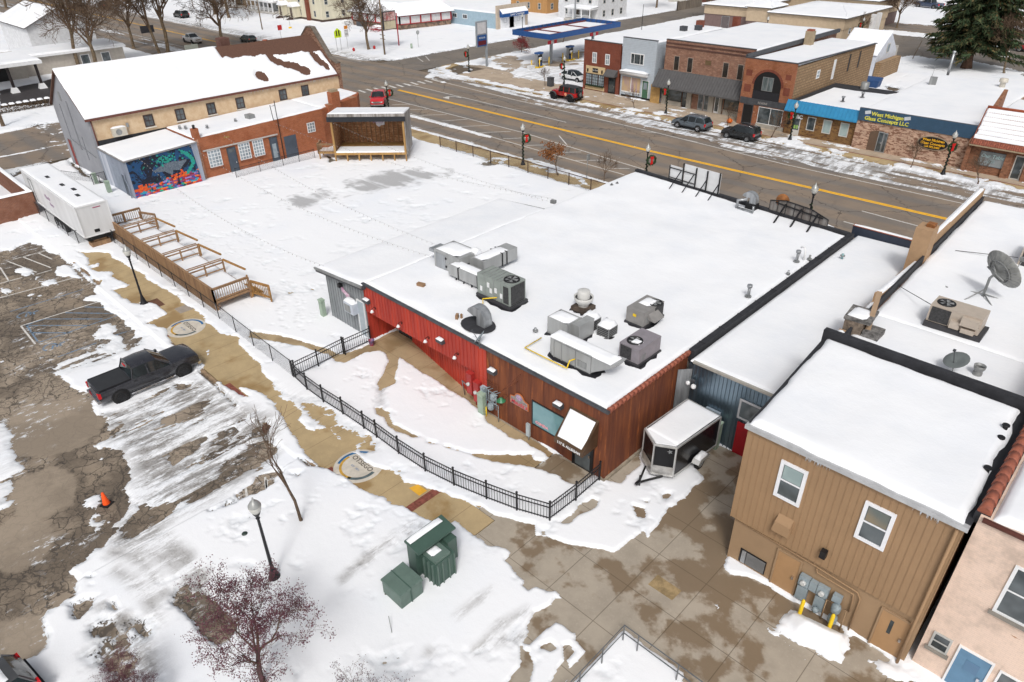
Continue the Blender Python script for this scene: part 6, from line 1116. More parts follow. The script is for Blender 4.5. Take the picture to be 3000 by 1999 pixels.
for i in range(90):
    a = i/90; u = 26.6+1.0*sin(a*3)+rnd.uniform(-.12, .12); v = 3.75-a*2.3+rnd.uniform(-.1, .1); s = rnd.uniform(.06, .12); W.box(mb, u-s, u+s, v-s, v+s, .02, .032+.0002*i)
for i in range(60): u = 24.9+rnd.gauss(0, .55); v = 3.25+rnd.gauss(0, .2); s = rnd.uniform(.04, .09); W.box(mb, u-s, u+s, v-s, v+s, .02, .034+.0002*i)
part('mural_foliage', mb, mat('mural_teal', (.01, .36, .33), .7, c2=(.03, .2, .12), vs=6), mbd); mb = MB()
for i in range(70): u = 22.3+rnd.gauss(0, .45)+ (3.9 if i % 3 == 0 else 0); v = .75+abs(rnd.gauss(0, .25))+(.5 if i % 3 == 0 else 0); s = rnd.uniform(.05, .13); W.box(mb, u-s, u+s, v-s, v+s, .02, .036+.0002*i)
part('mural_flowers', mb, mat('mural_orange', (.8, .15, .01), .7, c2=(.5, .04, .03), vs=5), mbd)
mb = MB(); mb.beam((MBX+.05, 21.1, 3.86), (MBX+.05, 28.4, 4.22), .14, .12); mb.beam((-79.4, 21.12, 3.86), (MBX, 21.12, 3.86), .12, .1); part('roof_edge', mb, mat('edge_grey', (.28, .27, .27), .6), mbd)
snowquad(mbd, [(-79.3, 21.25, 3.86), (MBX-.05, 21.25, 3.86), (MBX-.05, 28.35, 4.22), (-79.3, 28.35, 4.22)], .14, .35, seed=41, rag=.12)
W = WS(21.2); door(mbd, W, -74.0, -73.1, .12, 2.3, mat('slate_door', (.07, .09, .12), .5), BG); part('downpipe', MB().tube([(-73.0, 21.1, 2.6), (-72.9, 21.05, 2.0), (-72.6, 21.05, 1.6), (-72.6, 21.05, .1)], .05), BG, mbd); part('blocked_opening', MB().box(-76.2, 21.17, .3, -74.6, 21.2, 2.9), mat('edge_bluegrey', (.30, .34, .41), .8), mbd)
part('white_drips', MB().box(-78.8, 21.18, .1, -77.2, 21.2, 3.6), mat('drip_paint', (.62, .64, .70), .8, c2=(.36, .40, .48), vs=1.2, streak=True), mbd)
bw = wthing('brick_row_building', 'long low orange red brick building with white gridded windows', 'building', (-76, 39, 0))
OB = brick('orange_brick', (.40, .12, .045), (.30, .08, .03), (.33, .20, .13), .25, .09, (.12, .04, .025), (.62, .70)); BX = -72.7
part('wall', MB().prism([(-79.4, 28.45), (BX, 28.45), (BX, 43.5), (BX-1.6, 49.5), (BX-3.2, 50.9), (-79.4, 50.9)], 0, lambda x, y: 4.35+(y-28)*.02), OB, bw)
part('painted_edge', MB().box(BX, 28.45, .1, BX+.025, 28.8, 4.3), mat('pale_brick_edge', (.55, .30, .2), .9, var=.3, vs=5), bw)
snowquad(bw, [(-79.3, 28.5, 4.38), (BX-.15, 28.5, 4.38), (BX-.15, 43.5, 4.68), (-79.3, 43.5, 4.68)], .15, .4, seed=43, rag=.1); snowquad(bw, [(-79.3, 43.5, 4.68), (BX-.15, 43.5, 4.68), (BX-3.2, 50.6, 4.8), (-79.3, 50.6, 4.8)], .15, .4, seed=44, rag=.1)
W = WE(BX); mb = MB(); W.box(mb, 29.0, 37.5, 3.0, 3.12, 0, .14); part('lintel_ledge', mb, mat('ledge', (.5, .48, .46), .6), bw)
GW = glass('pale_window', (.30, .36, .40), (.18, .22, .25), .12)
for u0, u1 in ((29.4, 30.8), (32.8, 34.1), (34.45, 35.7)): window(bw, W, u0, u1, 1.2, 2.95, WHITE, GW, .07, mull=(.25, .5, .75), bars=(.2, .4, .6, .8), sill=mat('brick_sill', (.25, .09, .05), .8))
door(bw, W, 31.55, 32.4, .15, 2.75, mat('slate_door', (0, 0, 0)), FASC, (.2, .8, .82, .96)); door(bw, W, 36.5, 37.3, .15, 2.8, mat('slate_door', (0, 0, 0)), FASC, (.2, .8, .15, .75), GW); door(bw, W, 38.2, 39.7, .15, 2.6, mat('slate_door', (0, 0, 0)), None)
window(bw, W, 41.3, 42.3, 2.4, 3.5, WHITE, GW, .07, mull=(.33, .66), bars=(.33, .66)); part('name_plaque', MB().box(BX, 31.5, 3.85, BX+.03, 32.1, 4.0), mat('bronze_plaque', (.35, .2, .05), .5), bw)
part('chimney', MB().box(-73.55, 45.0, 3.5, -72.65, 46.1, 6.2), OB, bw); part('chimney_cap', MB().box(-73.45, 45.1, 6.2, -72.75, 46.0, 6.45), mat('cap_stone', (.38, .30, .2), .9), bw); part('chimney_stub', MB().box(-73.4, 44.4, 3.5, -72.66, 44.98, 4.95), OB, bw)
part('chimney', MB().box(-73.3, 28.5, 3.5, -72.68, 29.1, 5.35), OB, bw); part('chimney_pipe', MB().cyl((-73.0, 28.8, 5.35), .14, .35, 8), mat('under_black', (0, 0, 0)), bw)
part('conduit_mast', MB().tube([(-72.55, 37.8, .1), (-72.55, 37.8, 6.6)], .05).tube([(-72.5, 37.3, 4.6), (-72.7, 37.3, 6.2)], .04).beam((-72.9, 37.6, 6.0), (-72.3, 37.6, 6.2), .04), BLACK, bw)
for x, y, l in ((-75.0, 31.0, 'nearest the small chimney'), (-75.2, 34.3, 'in the middle of the brick roof'), (-76.9, 28.9, 'by the mural roof corner'), (-76.4, 29.3, 'second by the mural roof corner')): pipe(x, y, .35, .08, 'small roof vent '+l+' on the brick row', True, 4.55)
solo('roof_fan_box', MB().cbox((-75.2, 36.0, 4.85), (.9, .7, .45), .1), GREYM, 'grey louvred fan box on the brick row roof near the mast', 'roof vent')
gb = wthing('gable_building', 'large gabled hall with grey end wall, cream side wall and snowy roof', 'building', (-84.7, 36, 0)); GX0, GX1, GY0, GY1 = -89.9, -79.5, 21.2, 50.6; EV, RG_ = 6.6, 10.5; RX = (GX0+GX1)/2
mb = MB(); n_ = [(GX0, 0), (GX1, 0), (GX1, EV), (RX, RG_), (GX0, EV)]; vs = [(x, GY0, z) for x, z in n_]+[(x, GY0+.3, z) for x, z in n_]; mb.add(vs, [(0, 1, 2, 3, 4), (9, 8, 7, 6, 5)]+[(i, 5+i, 5+(i+1) % 5, (i+1) % 5) for i in range(5)])
part('gable_wall', mb, mat('grey_render', (.33, .34, .37), .85, var=.1, vs=.5, bump=.2), gb)
CRE = mat('cream_render', (.66, .51, .34), .85, c2=(.56, .39, .24), vs=1.6, bump=.4); part('side_wall', MB().box(GX0, GY0+.3, 0, GX1, GY1, EV), CRE, gb)
SH = brick('brown_shingle', (.14, .07, .045), (.09, .045, .03), (.05, .03, .02), .35, .16)
mb = MB(); ov = .2; sl = (RG_-EV)/(GX1-RX)
mb.hexa([(RX, GY0-.25, RG_), (GX1+ov, GY0-.25, EV-ov*sl), (GX1+ov, GY1, EV-ov*sl), (RX, GY1, RG_)], [(RX, GY0-.25, RG_+.2), (GX1+ov, GY0-.25, EV-ov*sl+.18), (GX1+ov, GY1, EV-ov*sl+.18), (RX, GY1, RG_+.2)])
mb.hexa([(GX0-ov, GY0-.25, EV-ov*sl), (RX, GY0-.25, RG_), (RX, GY1, RG_), (GX0-ov, GY1, EV-ov*sl)], [(GX0-ov, GY0-.25, EV-ov*sl+.18), (RX, GY0-.25, RG_+.2), (RX, GY1, RG_+.2), (GX0-ov, GY1, EV-ov*sl+.18)])
part('roof', mb, mat('brown_roof', (.135, .068, .045), .85, c2=(.10, .05, .035), vs=7, bump=.4), gb)
def gmask(X, Y, U, V):          # V: 0 eave side .. 1 ridge;  U along Y
    y = GY0+(GY1-GY0)*U; n = fbm(X*.9+2, Y*1.3, 5, 5)*.8
    s = np.where(y < 38.2, 1., (.66-.1*(y-44)/7-V)*8)+n*.6*(y > 37.5)
    s = np.minimum(s, (50.2-y)+(1-V)*.9+n)
    for cy_, cv, ry, rv in ((43.9, .58, .5, .12), (44.4, .47, .65, .11), (45.2, .38, .8, .09), (46.1, .31, .8, .10), (46.8, .21, .75, .13), (41.2, .24, .65, .14), (49.4, .42, .55, .18), (49.9, .24, .4, .14)): s = np.minimum(s, (np.hypot((y-cy_)/ry, (V-cv)/rv)-1)*1.2+n*.5)
    return s
ze = lambda x: EV+(GX1-x)*sl+.19
snowquad(gb, [(GX1+ov-.02, GY0-.25, ze(GX1+ov)), (GX1+ov-.02, GY1-.2, ze(GX1+ov)), (RX, GY1-.2, ze(RX)+.02), (RX, GY0-.25, ze(RX)+.02)], .24, .22, gmask, seed=45, rag=.05, edge=.3, lump=.1)
snowquad(gb, [(RX+.02, GY0-.25, ze(RX)), (RX+.02, GY0+17, ze(RX)), (GX0-ov, GY0+17, ze(GX1+ov)), (GX0-ov, GY0-.25, ze(GX1+ov))], .24, .4, seed=46)
part('eave_gutter', MB().box(GX1+ov-.03, GY0-.3, EV-ov*sl-.02, GX1+ov+.08, GY1, EV-ov*sl+.14), mat('brown_gutter', (0, 0, 0)), gb)
W = WE(GX1); DW = mat('dark_frame', (.06, .035, .03), .5)
for u in (26.95, 30.3, 33.8, 37.25, 42.7, 45.7): window(gb, W, u-.5, u+.5, 4.78, 6.02, DW, GLASS, .12, bars=(.5,), mull=(.5,), sill=mat('pale_sill', (.75, .70, .62), .8))
mb = MB(); W.box(mb, GY0+.3, GY1, 3.85, 4.4, 0, .05); part('flashing_band', mb, DARK, gb)
t = wthing('wall_heat_pump', 'white heat pump unit on brackets on the cream side wall', 'air conditioner', (GX1+.3, 23.6, 4.6)); part('case', MB().box(GX1+.12, 23.0, 4.55, GX1+.55, 24.4, 5.4), mat('vent_cream', (.62, .58, .5), .5), t); part('fan_grille', MB().tube([(GX1+.55, 23.6, 4.97), (GX1+.57, 23.6, 4.97)], [.3, .3], 14), GREYM, t); part('snow_cap', lumps(MB(), GX1+.1, 23.0, GX1+.55, 24.4, 5.4, .12), SNOW, t); part('control_box', MB().box(GX1, 24.6, 5.2, GX1+.1, 24.85, 5.6).tube([(GX1+.1, 24.7, 5.2), (GX1+.1, 24.7, 4.7)], .02), GREYM, t)
W = WS(GY0); W3 = W; part('downpipe', MB().tube([(GX1+.1, GY0+.25, EV-.2), (GX1+.1, GY0+.25, 3.9)], .06), mat('brown_gutter', (0, 0, 0)), gb); door(gb, W, -88.6, -87.7, .12, 3.0, mat('red_door', (.30, .05, .045), .6), mat('door_surround', (.25, .25, .26), .8))
mb = MB(); W.box(mb, -87.3, -87.2, 3.3, 6.9, 0, .06); W.box(mb, -84.6, -84.45, 2.6, 7.6, 0, .08); W.box(mb, -83.2, -83.1, 1.8, 4.2, 0, .06); mb.beam(W.p(-87.3, 3.3, .06), W.p(-80.4, 2.2+.4, .06), .06); part('conduits', mb, mat('conduit_grey', (.24, .25, .27), .6), gb); mb = MB(); W.box(mb, -86.6, -86.0, 7.4, 8.3, 0, .04); part('louvre', mb, GREYM, gb)
BPZ = brick('brown_parapet_brick', (.22, .10, .06), (.34, .20, .13), (.30, .24, .2), .26, .09, (.10, .045, .03), (.5, .62)); mb = MB()
pr = [(GX1+.05, EV-.2), (GX1+.05, EV+1.2), (GX1-1.5, EV+1.7), (RX+.6, RG_+1.0), (RX-.6, RG_+1.0), (GX0, EV+1.2), (GX0, 0), (GX1+.05, 0)]; n = len(pr); vs = [(x, 50.61, z) for x, z in pr]+[(x, 51.1, z) for x, z in pr]; mb.add(vs, [tuple(range(n)), tuple(range(n, 2*n))[::-1]]+[(i, n+i, n+(i+1) % n, (i+1) % n) for i in range(n)]); part('street_parapet', mb, BPZ, gb)
mb = MB()
for a, b in zip(pr[1:5], pr[2:6]): mb.beam((a[0], 50.85, a[1]+.05), (b[0], 50.85, b[1]+.05), .62, .12)
part('parapet_coping', mb, mat('coping_grey', (.20, .17, .14), .7, var=.3), gb); part('chimney', MB().box(-86.6, 39.2, 8, -85.4, 40.3, 11.4), brick('chimney_brick', (.16, .07, .05), (.12, .05, .04), (.15, .12, .1), .25, .09), gb); part('roof_vent', MB().lathe((-84.9, 44.5, 10.2), [(.2, 0), (.2, .4), (.3, .42), (.3, .55), (.01, .6)], 10), CLAY, gb)
mb = MB(); rnd = random.Random(4)
for i in range(230):
    y = rnd.uniform(21.4, 50); l = rnd.uniform(.05, .35)*(1 if y > 38 else .5); mb.tube([(GX1+ov+.03, y, EV-ov*sl), (GX1+ov+.03, y, EV-ov*sl-l)], [.014, .002], 3, cap=False)
part('icicles', mb, mat('ice', (0, 0, 0)), gb)
# ---- open air stage
st = wthing('outdoor_stage', 'open timber stage with dark roof beam, plank back wall and snowy floor', 'stage', (-65, 45, 0)); a, b = np.array((-67.6, 41.2)), np.array((-61.8, 46.7)); u = (b-a)/np.linalg.norm(b-a); nn = np.array((-u[1], u[0])); Lw = float(np.linalg.norm(b-a)); Wd = 4.2
def S(s, d, z): p = a+u*s+nn*d; return (p[0], p[1], z)
def sbox(mb, s0, s1, d0, d1, z0, z1): return mb.hexa([S(s0, d0, z0), S(s1, d0, z0), S(s1, d1, z0), S(s0, d1, z0)], [S(s0, d0, z1), S(s1, d0, z1), S(s1, d1, z1), S(s0, d1, z1)])
F_ = 1.15; mb = MB(); sbox(mb, 0, Lw, .0, Wd, F_-.25, F_); part('floor', mb, YWOOD, st); mb = MB()
for i in range(7): s = .08+i*(Lw-.16)/6; sbox(mb, s-.07, s+.07, .02, .16, .05, F_-.25)
part('floor_posts', mb, YWOOD, st); q = [S(.15, .05, F_), S(Lw-.15, .05, F_), S(Lw-.15, 2.2, F_), S(.15, 2.2, F_)]; snowquad(st, q, .14, .3, seed=51, name='floor_snow', rag=.05, edge=.2)
PLK = brick('plank_wall', (.42, .20, .09), (.28, .13, .06), (.10, .05, .03), 1.3, .2, (.55, .32, .18), (.5, .65)); mb = MB(); sbox(mb, .1, Lw-.1, Wd-.1, Wd, F_, 4.7); part('back_wall', mb, PLK, st)
mb = MB(); sbox(mb, .0, .08, .3, Wd, F_, 4.8); part('side_wall', mb, PLK, st); mb = MB(); sbox(mb, Lw-.02, Lw+.1, .1, Wd, F_-.3, 5.0); part('side_wall', mb, mat('weathered_sheet', (.45, .43, .42), .8, c2=(.16, .14, .12), vs=3, streak=True), st); mb = MB()
for i in range(15): s = .4+i*(Lw-.8)/14; sbox(mb, s-.035, s+.035, Wd-.2, Wd-.1, F_, 4.7)
part('studs', mb, WOOD, st); mb = MB()
for s in (.0, Lw-.2): sbox(mb, s, s+.2, 0, .2, F_, 5.0)
part('corner_posts', mb, YWOOD, st); mb = MB(); sbox(mb, -.3, Lw+.2, -.15, .0, 4.55, 5.05); part('front_beam', mb, mat('charcoal_beam', (.02, .022, .028), .5), st)
mb = MB(); mb.hexa([S(-.2, -.1, 5.06), S(Lw+.15, -.1, 5.06), S(Lw+.15, Wd+.1, 4.7), S(-.2, Wd+.1, 4.7)], [S(-.2, -.1, 5.36), S(Lw+.15, -.1, 5.36), S(Lw+.15, Wd+.1, 4.95), S(-.2, Wd+.1, 4.95)]); part('roof', mb, mat('weathered_sheet', (0, 0, 0)), st)
snowquad(st, [S(-.15, -.05, 5.37), S(Lw+.1, -.05, 5.37), S(Lw+.1, Wd, 4.97), S(-.15, Wd, 4.97)], .1, .3, seed=53, edge=.15)
t = wthing('stage_emblem', 'white cut-out sign with purple script hanging at the stage back', 'sign', S(4.9, 3.8, 4.0)); mb = MB(); pl_ = [(-.9, .38), (-.85, .15), (-.4, .05), (-.15, -.15), (-.1, -.4), (.2, -.6), (.5, -.4), (.85, -.38), (.85, -.1), (1.0, .1), (.7, .3), (.5, .42), (-.5, .42)]
Wst = Wall(S(0, 0, 0)[:2], (u[0], u[1]), (-nn[0], -nn[1])); plate(mb, Wst, pl_, 4.3, 3.55, 1, -Wd+.25, -Wd+.3); part('plate', mb, mat('emblem_white', (.72, .7, .74), .5), t); text('Noto', .5, mat('faded_purple', (0, 0, 0)), t, tuple(Wst.p(4.4, 3.35, -Wd+.31)), (u[0], u[1], 0), (0, 0, 1), depth=.004, shear=.2)
pf = MB(); sbox(pf, -2.0, -.05, .8, 2.4, F_-.3, F_-.15)
for s in (-1.95, -.2):
    for d in (.85, 2.3): sbox(pf, s, s+.12, d, d+.12, .05, F_-.3)
part('side_landing', pf, YWOOD, st); part('landing_rail', rail(st, S(-2, .8, 0)[:2], S(-.1, .8, 0)[:2], F_-.15, .95, sp=.15), WOOD, st); part('landing_rail', rail(st, S(-2, .8, 0)[:2], S(-2, 2.4, 0)[:2], F_-.15, .95, sp=.15), WOOD, st); snowquad(st, [S(-1.9, .9, F_-.14), S(-.15, .9, F_-.14), S(-.15, 2.3, F_-.14), S(-1.9, 2.3, F_-.14)], .18, .2, seed=3, name='landing_snow')
# ---- string lights
CB = mat('cable_dark', (.2, .2, .2), .7); BUL = mat('bulb_glass', (.5, .48, .46), .2)
def on_x(x, y, X): r = ray(x, y); t = X/r[0]; return (X, float(r[1]*t), float(CAMZ+r[2]*t))
strs = [(on_x(650, 392, -72.6), (-32.0, 26.8, 5.3), .9, 'from the first gridded window to the tall duct housing'), ((-72.3, 22.5, 4.1), (-37.9, 21.1, 4.2), 1.2, 'from the mural roof to the grey shed corner'),
        ((-72.3, 27.5, 4.2), (-32.0, 25.8, 5.0), 1.1, 'from the mural end to the silver duct'), (S(.1, 0, 4.6), (-34, 38.8, 4.7), .5, 'from the stage post to the left roof edge'), (on_x(800, 358, -72.6), (-34, 39.5, 4.7), .8, 'from the brick wall plaque to the left roof edge')]
for p, q, sag, lab in strs:
    p, q = Vector(p), Vector(q); L = (q-p).length; n = 24; pt = lambda t: p+(q-p)*t-Vector((0, 0, sag*4*t*(1-t))); t = wthing('string_lights', 'string of small bulbs sagging '+lab, 'string lights', tuple(p), 'string lights over the yard')
    part('cable', MB().tube([pt(i/n) for i in range(n+1)], .006, 4), CB, t); mb = MB(); k = int(L/.62)
    for i in range(1, k): c = pt(i/k); mb.lathe((c.x, c.y, c.z-.12), [(.005, 0), (.028, .02), (.028, .05), (.012, .08)], 5)
    o = part('bulbs', mb, BUL, t)
    o['kind'] = 'stuff'
# ================================================================ vehicles
VK = dict(
 pickup=dict(st=[(-2.9,.55,1.05,1.08,.90,.86,'b'),(-2.82,.48,1.16,1.18,.97,.93,'b'),(-1.02,.42,1.18,1.20,1.0,.96,'b'),(-1.0,.42,1.18,1.22,1.0,.94,'w'),(-.80,.40,1.20,1.84,1.0,.78,'s'),(-.1,.40,1.20,1.88,1.0,.80,'b'),(-.02,.40,1.20,1.88,1.0,.80,'s'),(.55,.40,1.19,1.84,1.0,.80,'w'),(1.28,.42,1.17,1.24,1.0,.90,'b'),(2.2,.45,1.16,1.26,.99,.88,'b'),(2.74,.48,1.1,1.2,.97,.84,'b'),(2.88,.52,.95,1.08,.93,.78,'b')], wx=(-1.82,1.84), r=.42, fr=2.88, rr=-2.9, hz=.88, tz=.95, W=1.0),
 suv=dict(st=[(-2.38,.5,.86,.90,.80,.74,'b'),(-2.28,.42,1.0,1.06,.90,.82,'w'),(-1.95,.38,1.04,1.60,.93,.68,'s'),(-1.0,.36,1.04,1.68,.94,.70,'b'),(-.92,.36,1.04,1.68,.94,.70,'s'),(.0,.36,1.02,1.68,.94,.70,'b'),(.08,.36,1.02,1.67,.94,.70,'s'),(.5,.36,1.0,1.60,.93,.70,'w'),(1.3,.38,.97,1.04,.92,.80,'b'),(2.05,.42,.86,.94,.88,.72,'b'),(2.38,.48,.66,.74,.76,.6,'b')], wx=(-1.42,1.42), r=.36, fr=2.34, rr=-2.34, hz=.74, tz=.88, W=.93),
 compact=dict(st=[(-2.1,.5,.9,.94,.80,.76,'b'),(-2.04,.42,1.05,1.10,.88,.82,'w'),(-1.85,.38,1.08,1.62,.90,.72,'s'),(-.9,.36,1.06,1.66,.91,.73,'b'),(-.83,.36,1.06,1.66,.91,.73,'s'),(.05,.36,1.04,1.66,.91,.73,'b'),(.12,.36,1.04,1.65,.91,.73,'s'),(.55,.36,1.02,1.58,.90,.72,'w'),(1.05,.38,1.0,1.06,.90,.80,'b'),(1.85,.42,.94,1.02,.88,.76,'b'),(2.08,.48,.72,.82,.82,.7,'b')], wx=(-1.28,1.28), r=.35, fr=2.06, rr=-2.08, hz=.82, tz=.9, W=.9),
 wagon=dict(st=[(-2.3,.5,.84,.88,.80,.74,'b'),(-2.2,.42,.98,1.02,.88,.80,'w'),(-1.7,.34,1.0,1.46,.92,.66,'s'),(-.8,.32,1.0,1.58,.93,.70,'b'),(-.73,.32,1.0,1.58,.93,.70,'s'),(.1,.32,.97,1.58,.93,.70,'b'),(.17,.32,.96,1.56,.93,.70,'s'),(.4,.32,.95,1.52,.93,.7,'w'),(1.4,.34,.90,.95,.9,.78,'b'),(2.0,.4,.76,.84,.86,.7,'b'),(2.3,.46,.6,.66,.72,.6,'b')], wx=(-1.4,1.38), r=.34, fr=2.26, rr=-2.26, hz=.68, tz=.85, W=.91),
 offroad=dict(st=[(-2.05,.62,1.1,1.14,.80,.78,'w'),(-2.0,.6,1.14,1.78,.82,.74,'s'),(-1.1,.6,1.14,1.84,.82,.76,'b'),(-1.02,.6,1.14,1.84,.82,.76,'s'),(-.2,.6,1.14,1.84,.82,.76,'b'),(-.12,.6,1.14,1.84,.82,.76,'s'),(.5,.6,1.14,1.80,.80,.74,'w'),(.72,.6,1.14,1.20,.78,.70,'b'),(1.8,.62,1.06,1.14,.68,.60,'b'),(1.98,.65,1.0,1.06,.62,.55,'b')], wx=(-1.32,1.5), r=.44, fr=1.98, rr=-2.05, hz=.92, tz=1.0, W=.84))
TAIL = mat('tail_red', (.6, .01, .015), .2); HEAD = mat('headlight', (.65, .67, .7), .1); AMB = mat('amber', (.8, .25, .02), .3)
def vehicle(name, kind, colour, lab, cat, x, y, ang, z=.0, rim=None, roofm=None, sc=1, snow=False, group=None, extras=()):
    k = VK[kind]; t = thing(name, lab, cat, (x, y, z), group, ang); t.scale = (sc,)*3; pm = paint('paint_'+lab.replace(' ', '_')[:24], colour)
    st = k['st']; rows = []
    for (sx, zb, zs, zt, ws, wt, f) in st:
        h = [(0, zb), (ws*.90, zb), (ws*.985, zb+.14), (ws, (zb+zs)/2+.08), (ws*.975, zs), (wt, zt-.07 if zt-zs > .2 else zt-.02), (wt-.13, zt), (0, zt+.035)]
        rows.append([(sx, yy, zz) for yy, zz in h]+[(sx, -yy, zz) for yy, zz in h[-2:0:-1]])
    n = len(rows[0]); body, gl, roof = MB(), MB(), MB(); smooth = []
    V = [p for r_ in rows for p in r_]
    def fc(mb, i, j): mb.add([V[i*n+j], V[i*n+(j+1) % n], V[(i+1)*n+(j+1) % n], V[(i+1)*n+j]], [(0, 1, 2, 3)], False)
    G = []; RF = []; B = []
    for i in range(len(rows)-1):
        f = st[i][6]
        for j in range(n):
            side = j in (4, n-5); top = j in (5, 6, n-6, n-7)
            if (side and f in 's') or ((top or side) and f == 'w'): G.append((i, j))
            elif top and st[i][3] > 1.5 and st[i+1][3] > 1.5 and roofm: RF.append((i, j))
            else: B.append((i, j))
    def build(L, mb):
        for i, j in L: mb.f.append((i*n+j, (i+1)*n+j, (i+1)*n+(j+1) % n, i*n+(j+1) % n))
        used = sorted({v for f in mb.f for v in f}); mp_ = {v: q for q, v in enumerate(used)}; mb.v = [V[v] for v in used]; mb.f = [tuple(mp_[v] for v in f) for f in mb.f]; mb.sm = [True]*len(mb.f); return mb
    bm_ = build(B, body)
    for rr_, rv in ((0, 1), (len(rows)-1, 0)):
        b0 = len(body.v); body.v += rows[rr_]; body.f.append(tuple(b0+q for q in (range(n) if rv else reversed(range(n))))); body.sm.append(False)
    bo = part('body', body, pm, t); m_ = bo.modifiers.new('edge', 'EDGE_SPLIT'); m_.split_angle = RD(38)
    go = part('windows', build(G, gl), glass('car_glass', (.008, .011, .013), (.02, .03, .034), .07), t); m_ = go.modifiers.new('edge', 'EDGE_SPLIT'); m_.split_angle = RD(30)
    if RF: part('roof', build(RF, roof), roofm, t)
    # pillars
    for i in range(len(st)-1):
        if st[i][6] == 'w':
            for s in (-1, 1):
                a = (st[i][0], s*(st[i][5]), st[i][3]-.03); b = (st[i+1][0], s*st[i+1][5], st[i+1][3]-.03)
                if st[i][3] < st[i+1][3]: a = (st[i][0], s*st[i][4]*.97, st[i][2])
                else: b = (st[i+1][0], s*st[i+1][4]*.97, st[i+1][2])
                part('pillar', MB().beam(a, b, .06, .06), pm, t)
    W_ = k['W']; r = k['r']
    for wx in k['wx']:
        for s in (-1, 1):
            part('wheel_arch', MB().tube([(wx, s*(W_-.32), r+.03), (wx, s*(W_+.012), r+.03)], r+.07, 18, smooth=False), RUBBER, t)
            OFF[t.name] = (0, 0, 0); wheel(t, wx, s*(W_-.06), r, r, .24, pi/2, rim or GALV)
    f, rr_, hz, tz = k['fr'], k['rr'], k['hz'], k['tz']; w_ = st[-1][4]
    for s in (-1, 1):
        part('headlight', MB().hexa([(f-.28, s*(w_-.02)-.0, hz-.09), (f+.02, s*(w_-.18), hz-.09), (f+.02, s*(w_-.42), hz-.09), (f-.2, s*(w_-.35), hz-.09)], [(f-.28, s*(w_+.02), hz+.07), (f-.0, s*(w_-.16), hz+.07), (f-.0, s*(w_-.40), hz+.07), (f-.2, s*(w_-.35), hz+.07)]), HEAD, t)
        part('tail_light', MB().cbox((rr_+.05, s*(st[1][4]-.09), tz), (.16, .2, .32 if kind != 'wagon' else .2)), TAIL, t)
        part('mirror', MB().cbox((st[-4][0]-.1, s*(W_+.1), st[-4][2]+.08), (.12, .2, .16)), BLACK if kind != 'pickup' else pm, t)
    part('grille', MB().cbox((f+.01, 0, hz-.04), (.06, w_*1.1, .24)), CHROME if kind == 'pickup' else BLACK, t); part('bumper', MB().cbox((f-.02, 0, .48), (.2, w_*1.9, .2)), CHROME if kind == 'pickup' else BLACK, t); part('bumper', MB().cbox((rr_-.03, 0, .55), (.2, st[1][4]*1.8, .2)), CHROME if kind == 'pickup' else BLACK, t)
    mb = MB()
    for s in (-1, 1):
        for x_ in (.1, -.85): mb.cbox((x_, s*(W_*.985+.01), k['st'][4][2]-.14), (.2, .03, .04))
    part('door_handles', mb, BLACK, t)['kind'] = 'stuff'
    for s in (-1, 1): part('sill', MB().box(k['wx'][0]+r+.12, s*(W_-.06), .34, k['wx'][1]-r-.12, s*(W_+.03), .42), CHROME if kind == 'pickup' else BLACK, t)
    if 'rack' in extras:
        for s in (-1, 1): part('roof_rail', MB().tube([(-1.7, s*.62, 1.62), (-1.2, s*.62, 1.74), (.1, s*.62, 1.74), (.4, s*.62, 1.66)], .022), CHROME, t)
    if 'cover' in extras: part('bed_cover', MB().box(-2.78, -.84, 1.19, -1.04, .84, 1.235), mat('vinyl_black', (.03, .032, .036), .6), t); part('cover_rail', MB().box(-2.8, -.9, 1.18, -1.0, -.85, 1.25), BLACK, t); part('cover_rail', MB().box(-2.8, .85, 1.18, -1.0, .9, 1.25), BLACK, t); part('brake_light', MB().box(-.99, -.2, 1.74, -.93, .2, 1.8), TAIL, t)
    if 'spare' in extras: wheel(t, -2.2, 0, 1.0, .4, .24, 0, GALV)
    if 'flares' in extras:
        for wx in k['wx']:
            for s in (-1, 1): part('fender_flare', MB().tube([(wx+cos(a)*.56, s*.92, .5+sin(a)*.5) for a in np.linspace(.1, pi-.1, 8)], .09, 6), mat('flare_grey', (.06, .06, .065), .6), t)
        for s in (-1, 1): part('door_flower', MB().tube([(-.55, s*.835, .88), (-.55, s*.845, .88)], .2, 8, smooth=False), mat('flower_orange', (.85, .35, .2), .5), t)
    if snow:
        OFF[t.name] = (0, 0, 0); top = max(s[3] for s in st); snowquad(t, [(-1.7, -.62, top-.03), (.35, -.62, top-.03), (.35, .62, top-.03), (-1.7, .62, top-.03)], .10, .2, seed=7, name='roof_snow', edge=.3); 
        if snow == 2: snowquad(t, [(1.3, -.7, st[-3][3]), (2.1, -.62, st[-3][3]-.08), (2.1, .62, st[-3][3]-.08), (1.3, .7, st[-3][3])], .06, .2, seed=9, name='hood_snow')
    return t
BR = mat('black_rim', (.03, .03, .032), .3, .5)
wa, wb = P(361, 1180), P(545, 1103)
vehicle('pickup_truck', 'pickup', (.018, .019, .026), 'dark grey crew cab pickup with black bed cover parked nose to the walkway', 'pickup truck', wa[0]-.93, (wa[1]+wb[1])/2, pi/2, .0, BR, extras=('cover',))
vehicle('parked_car', 'suv', (.05, .052, .056), 'dark grey car with snow on its roof cut off at the bottom left corner', 'car', -22.95, -3.7, RD(-82), .0, snow=True)
vehicle('off_road_vehicle', 'offroad', (.40, .012, .012), 'red boxy off road vehicle with black hard top and orange flower on its door', 'car', -67.8, 81.0, pi, .0, BR, mat('hardtop_black', (.035, .036, .04), .5), 1.14, extras=('spare', 'flares'))
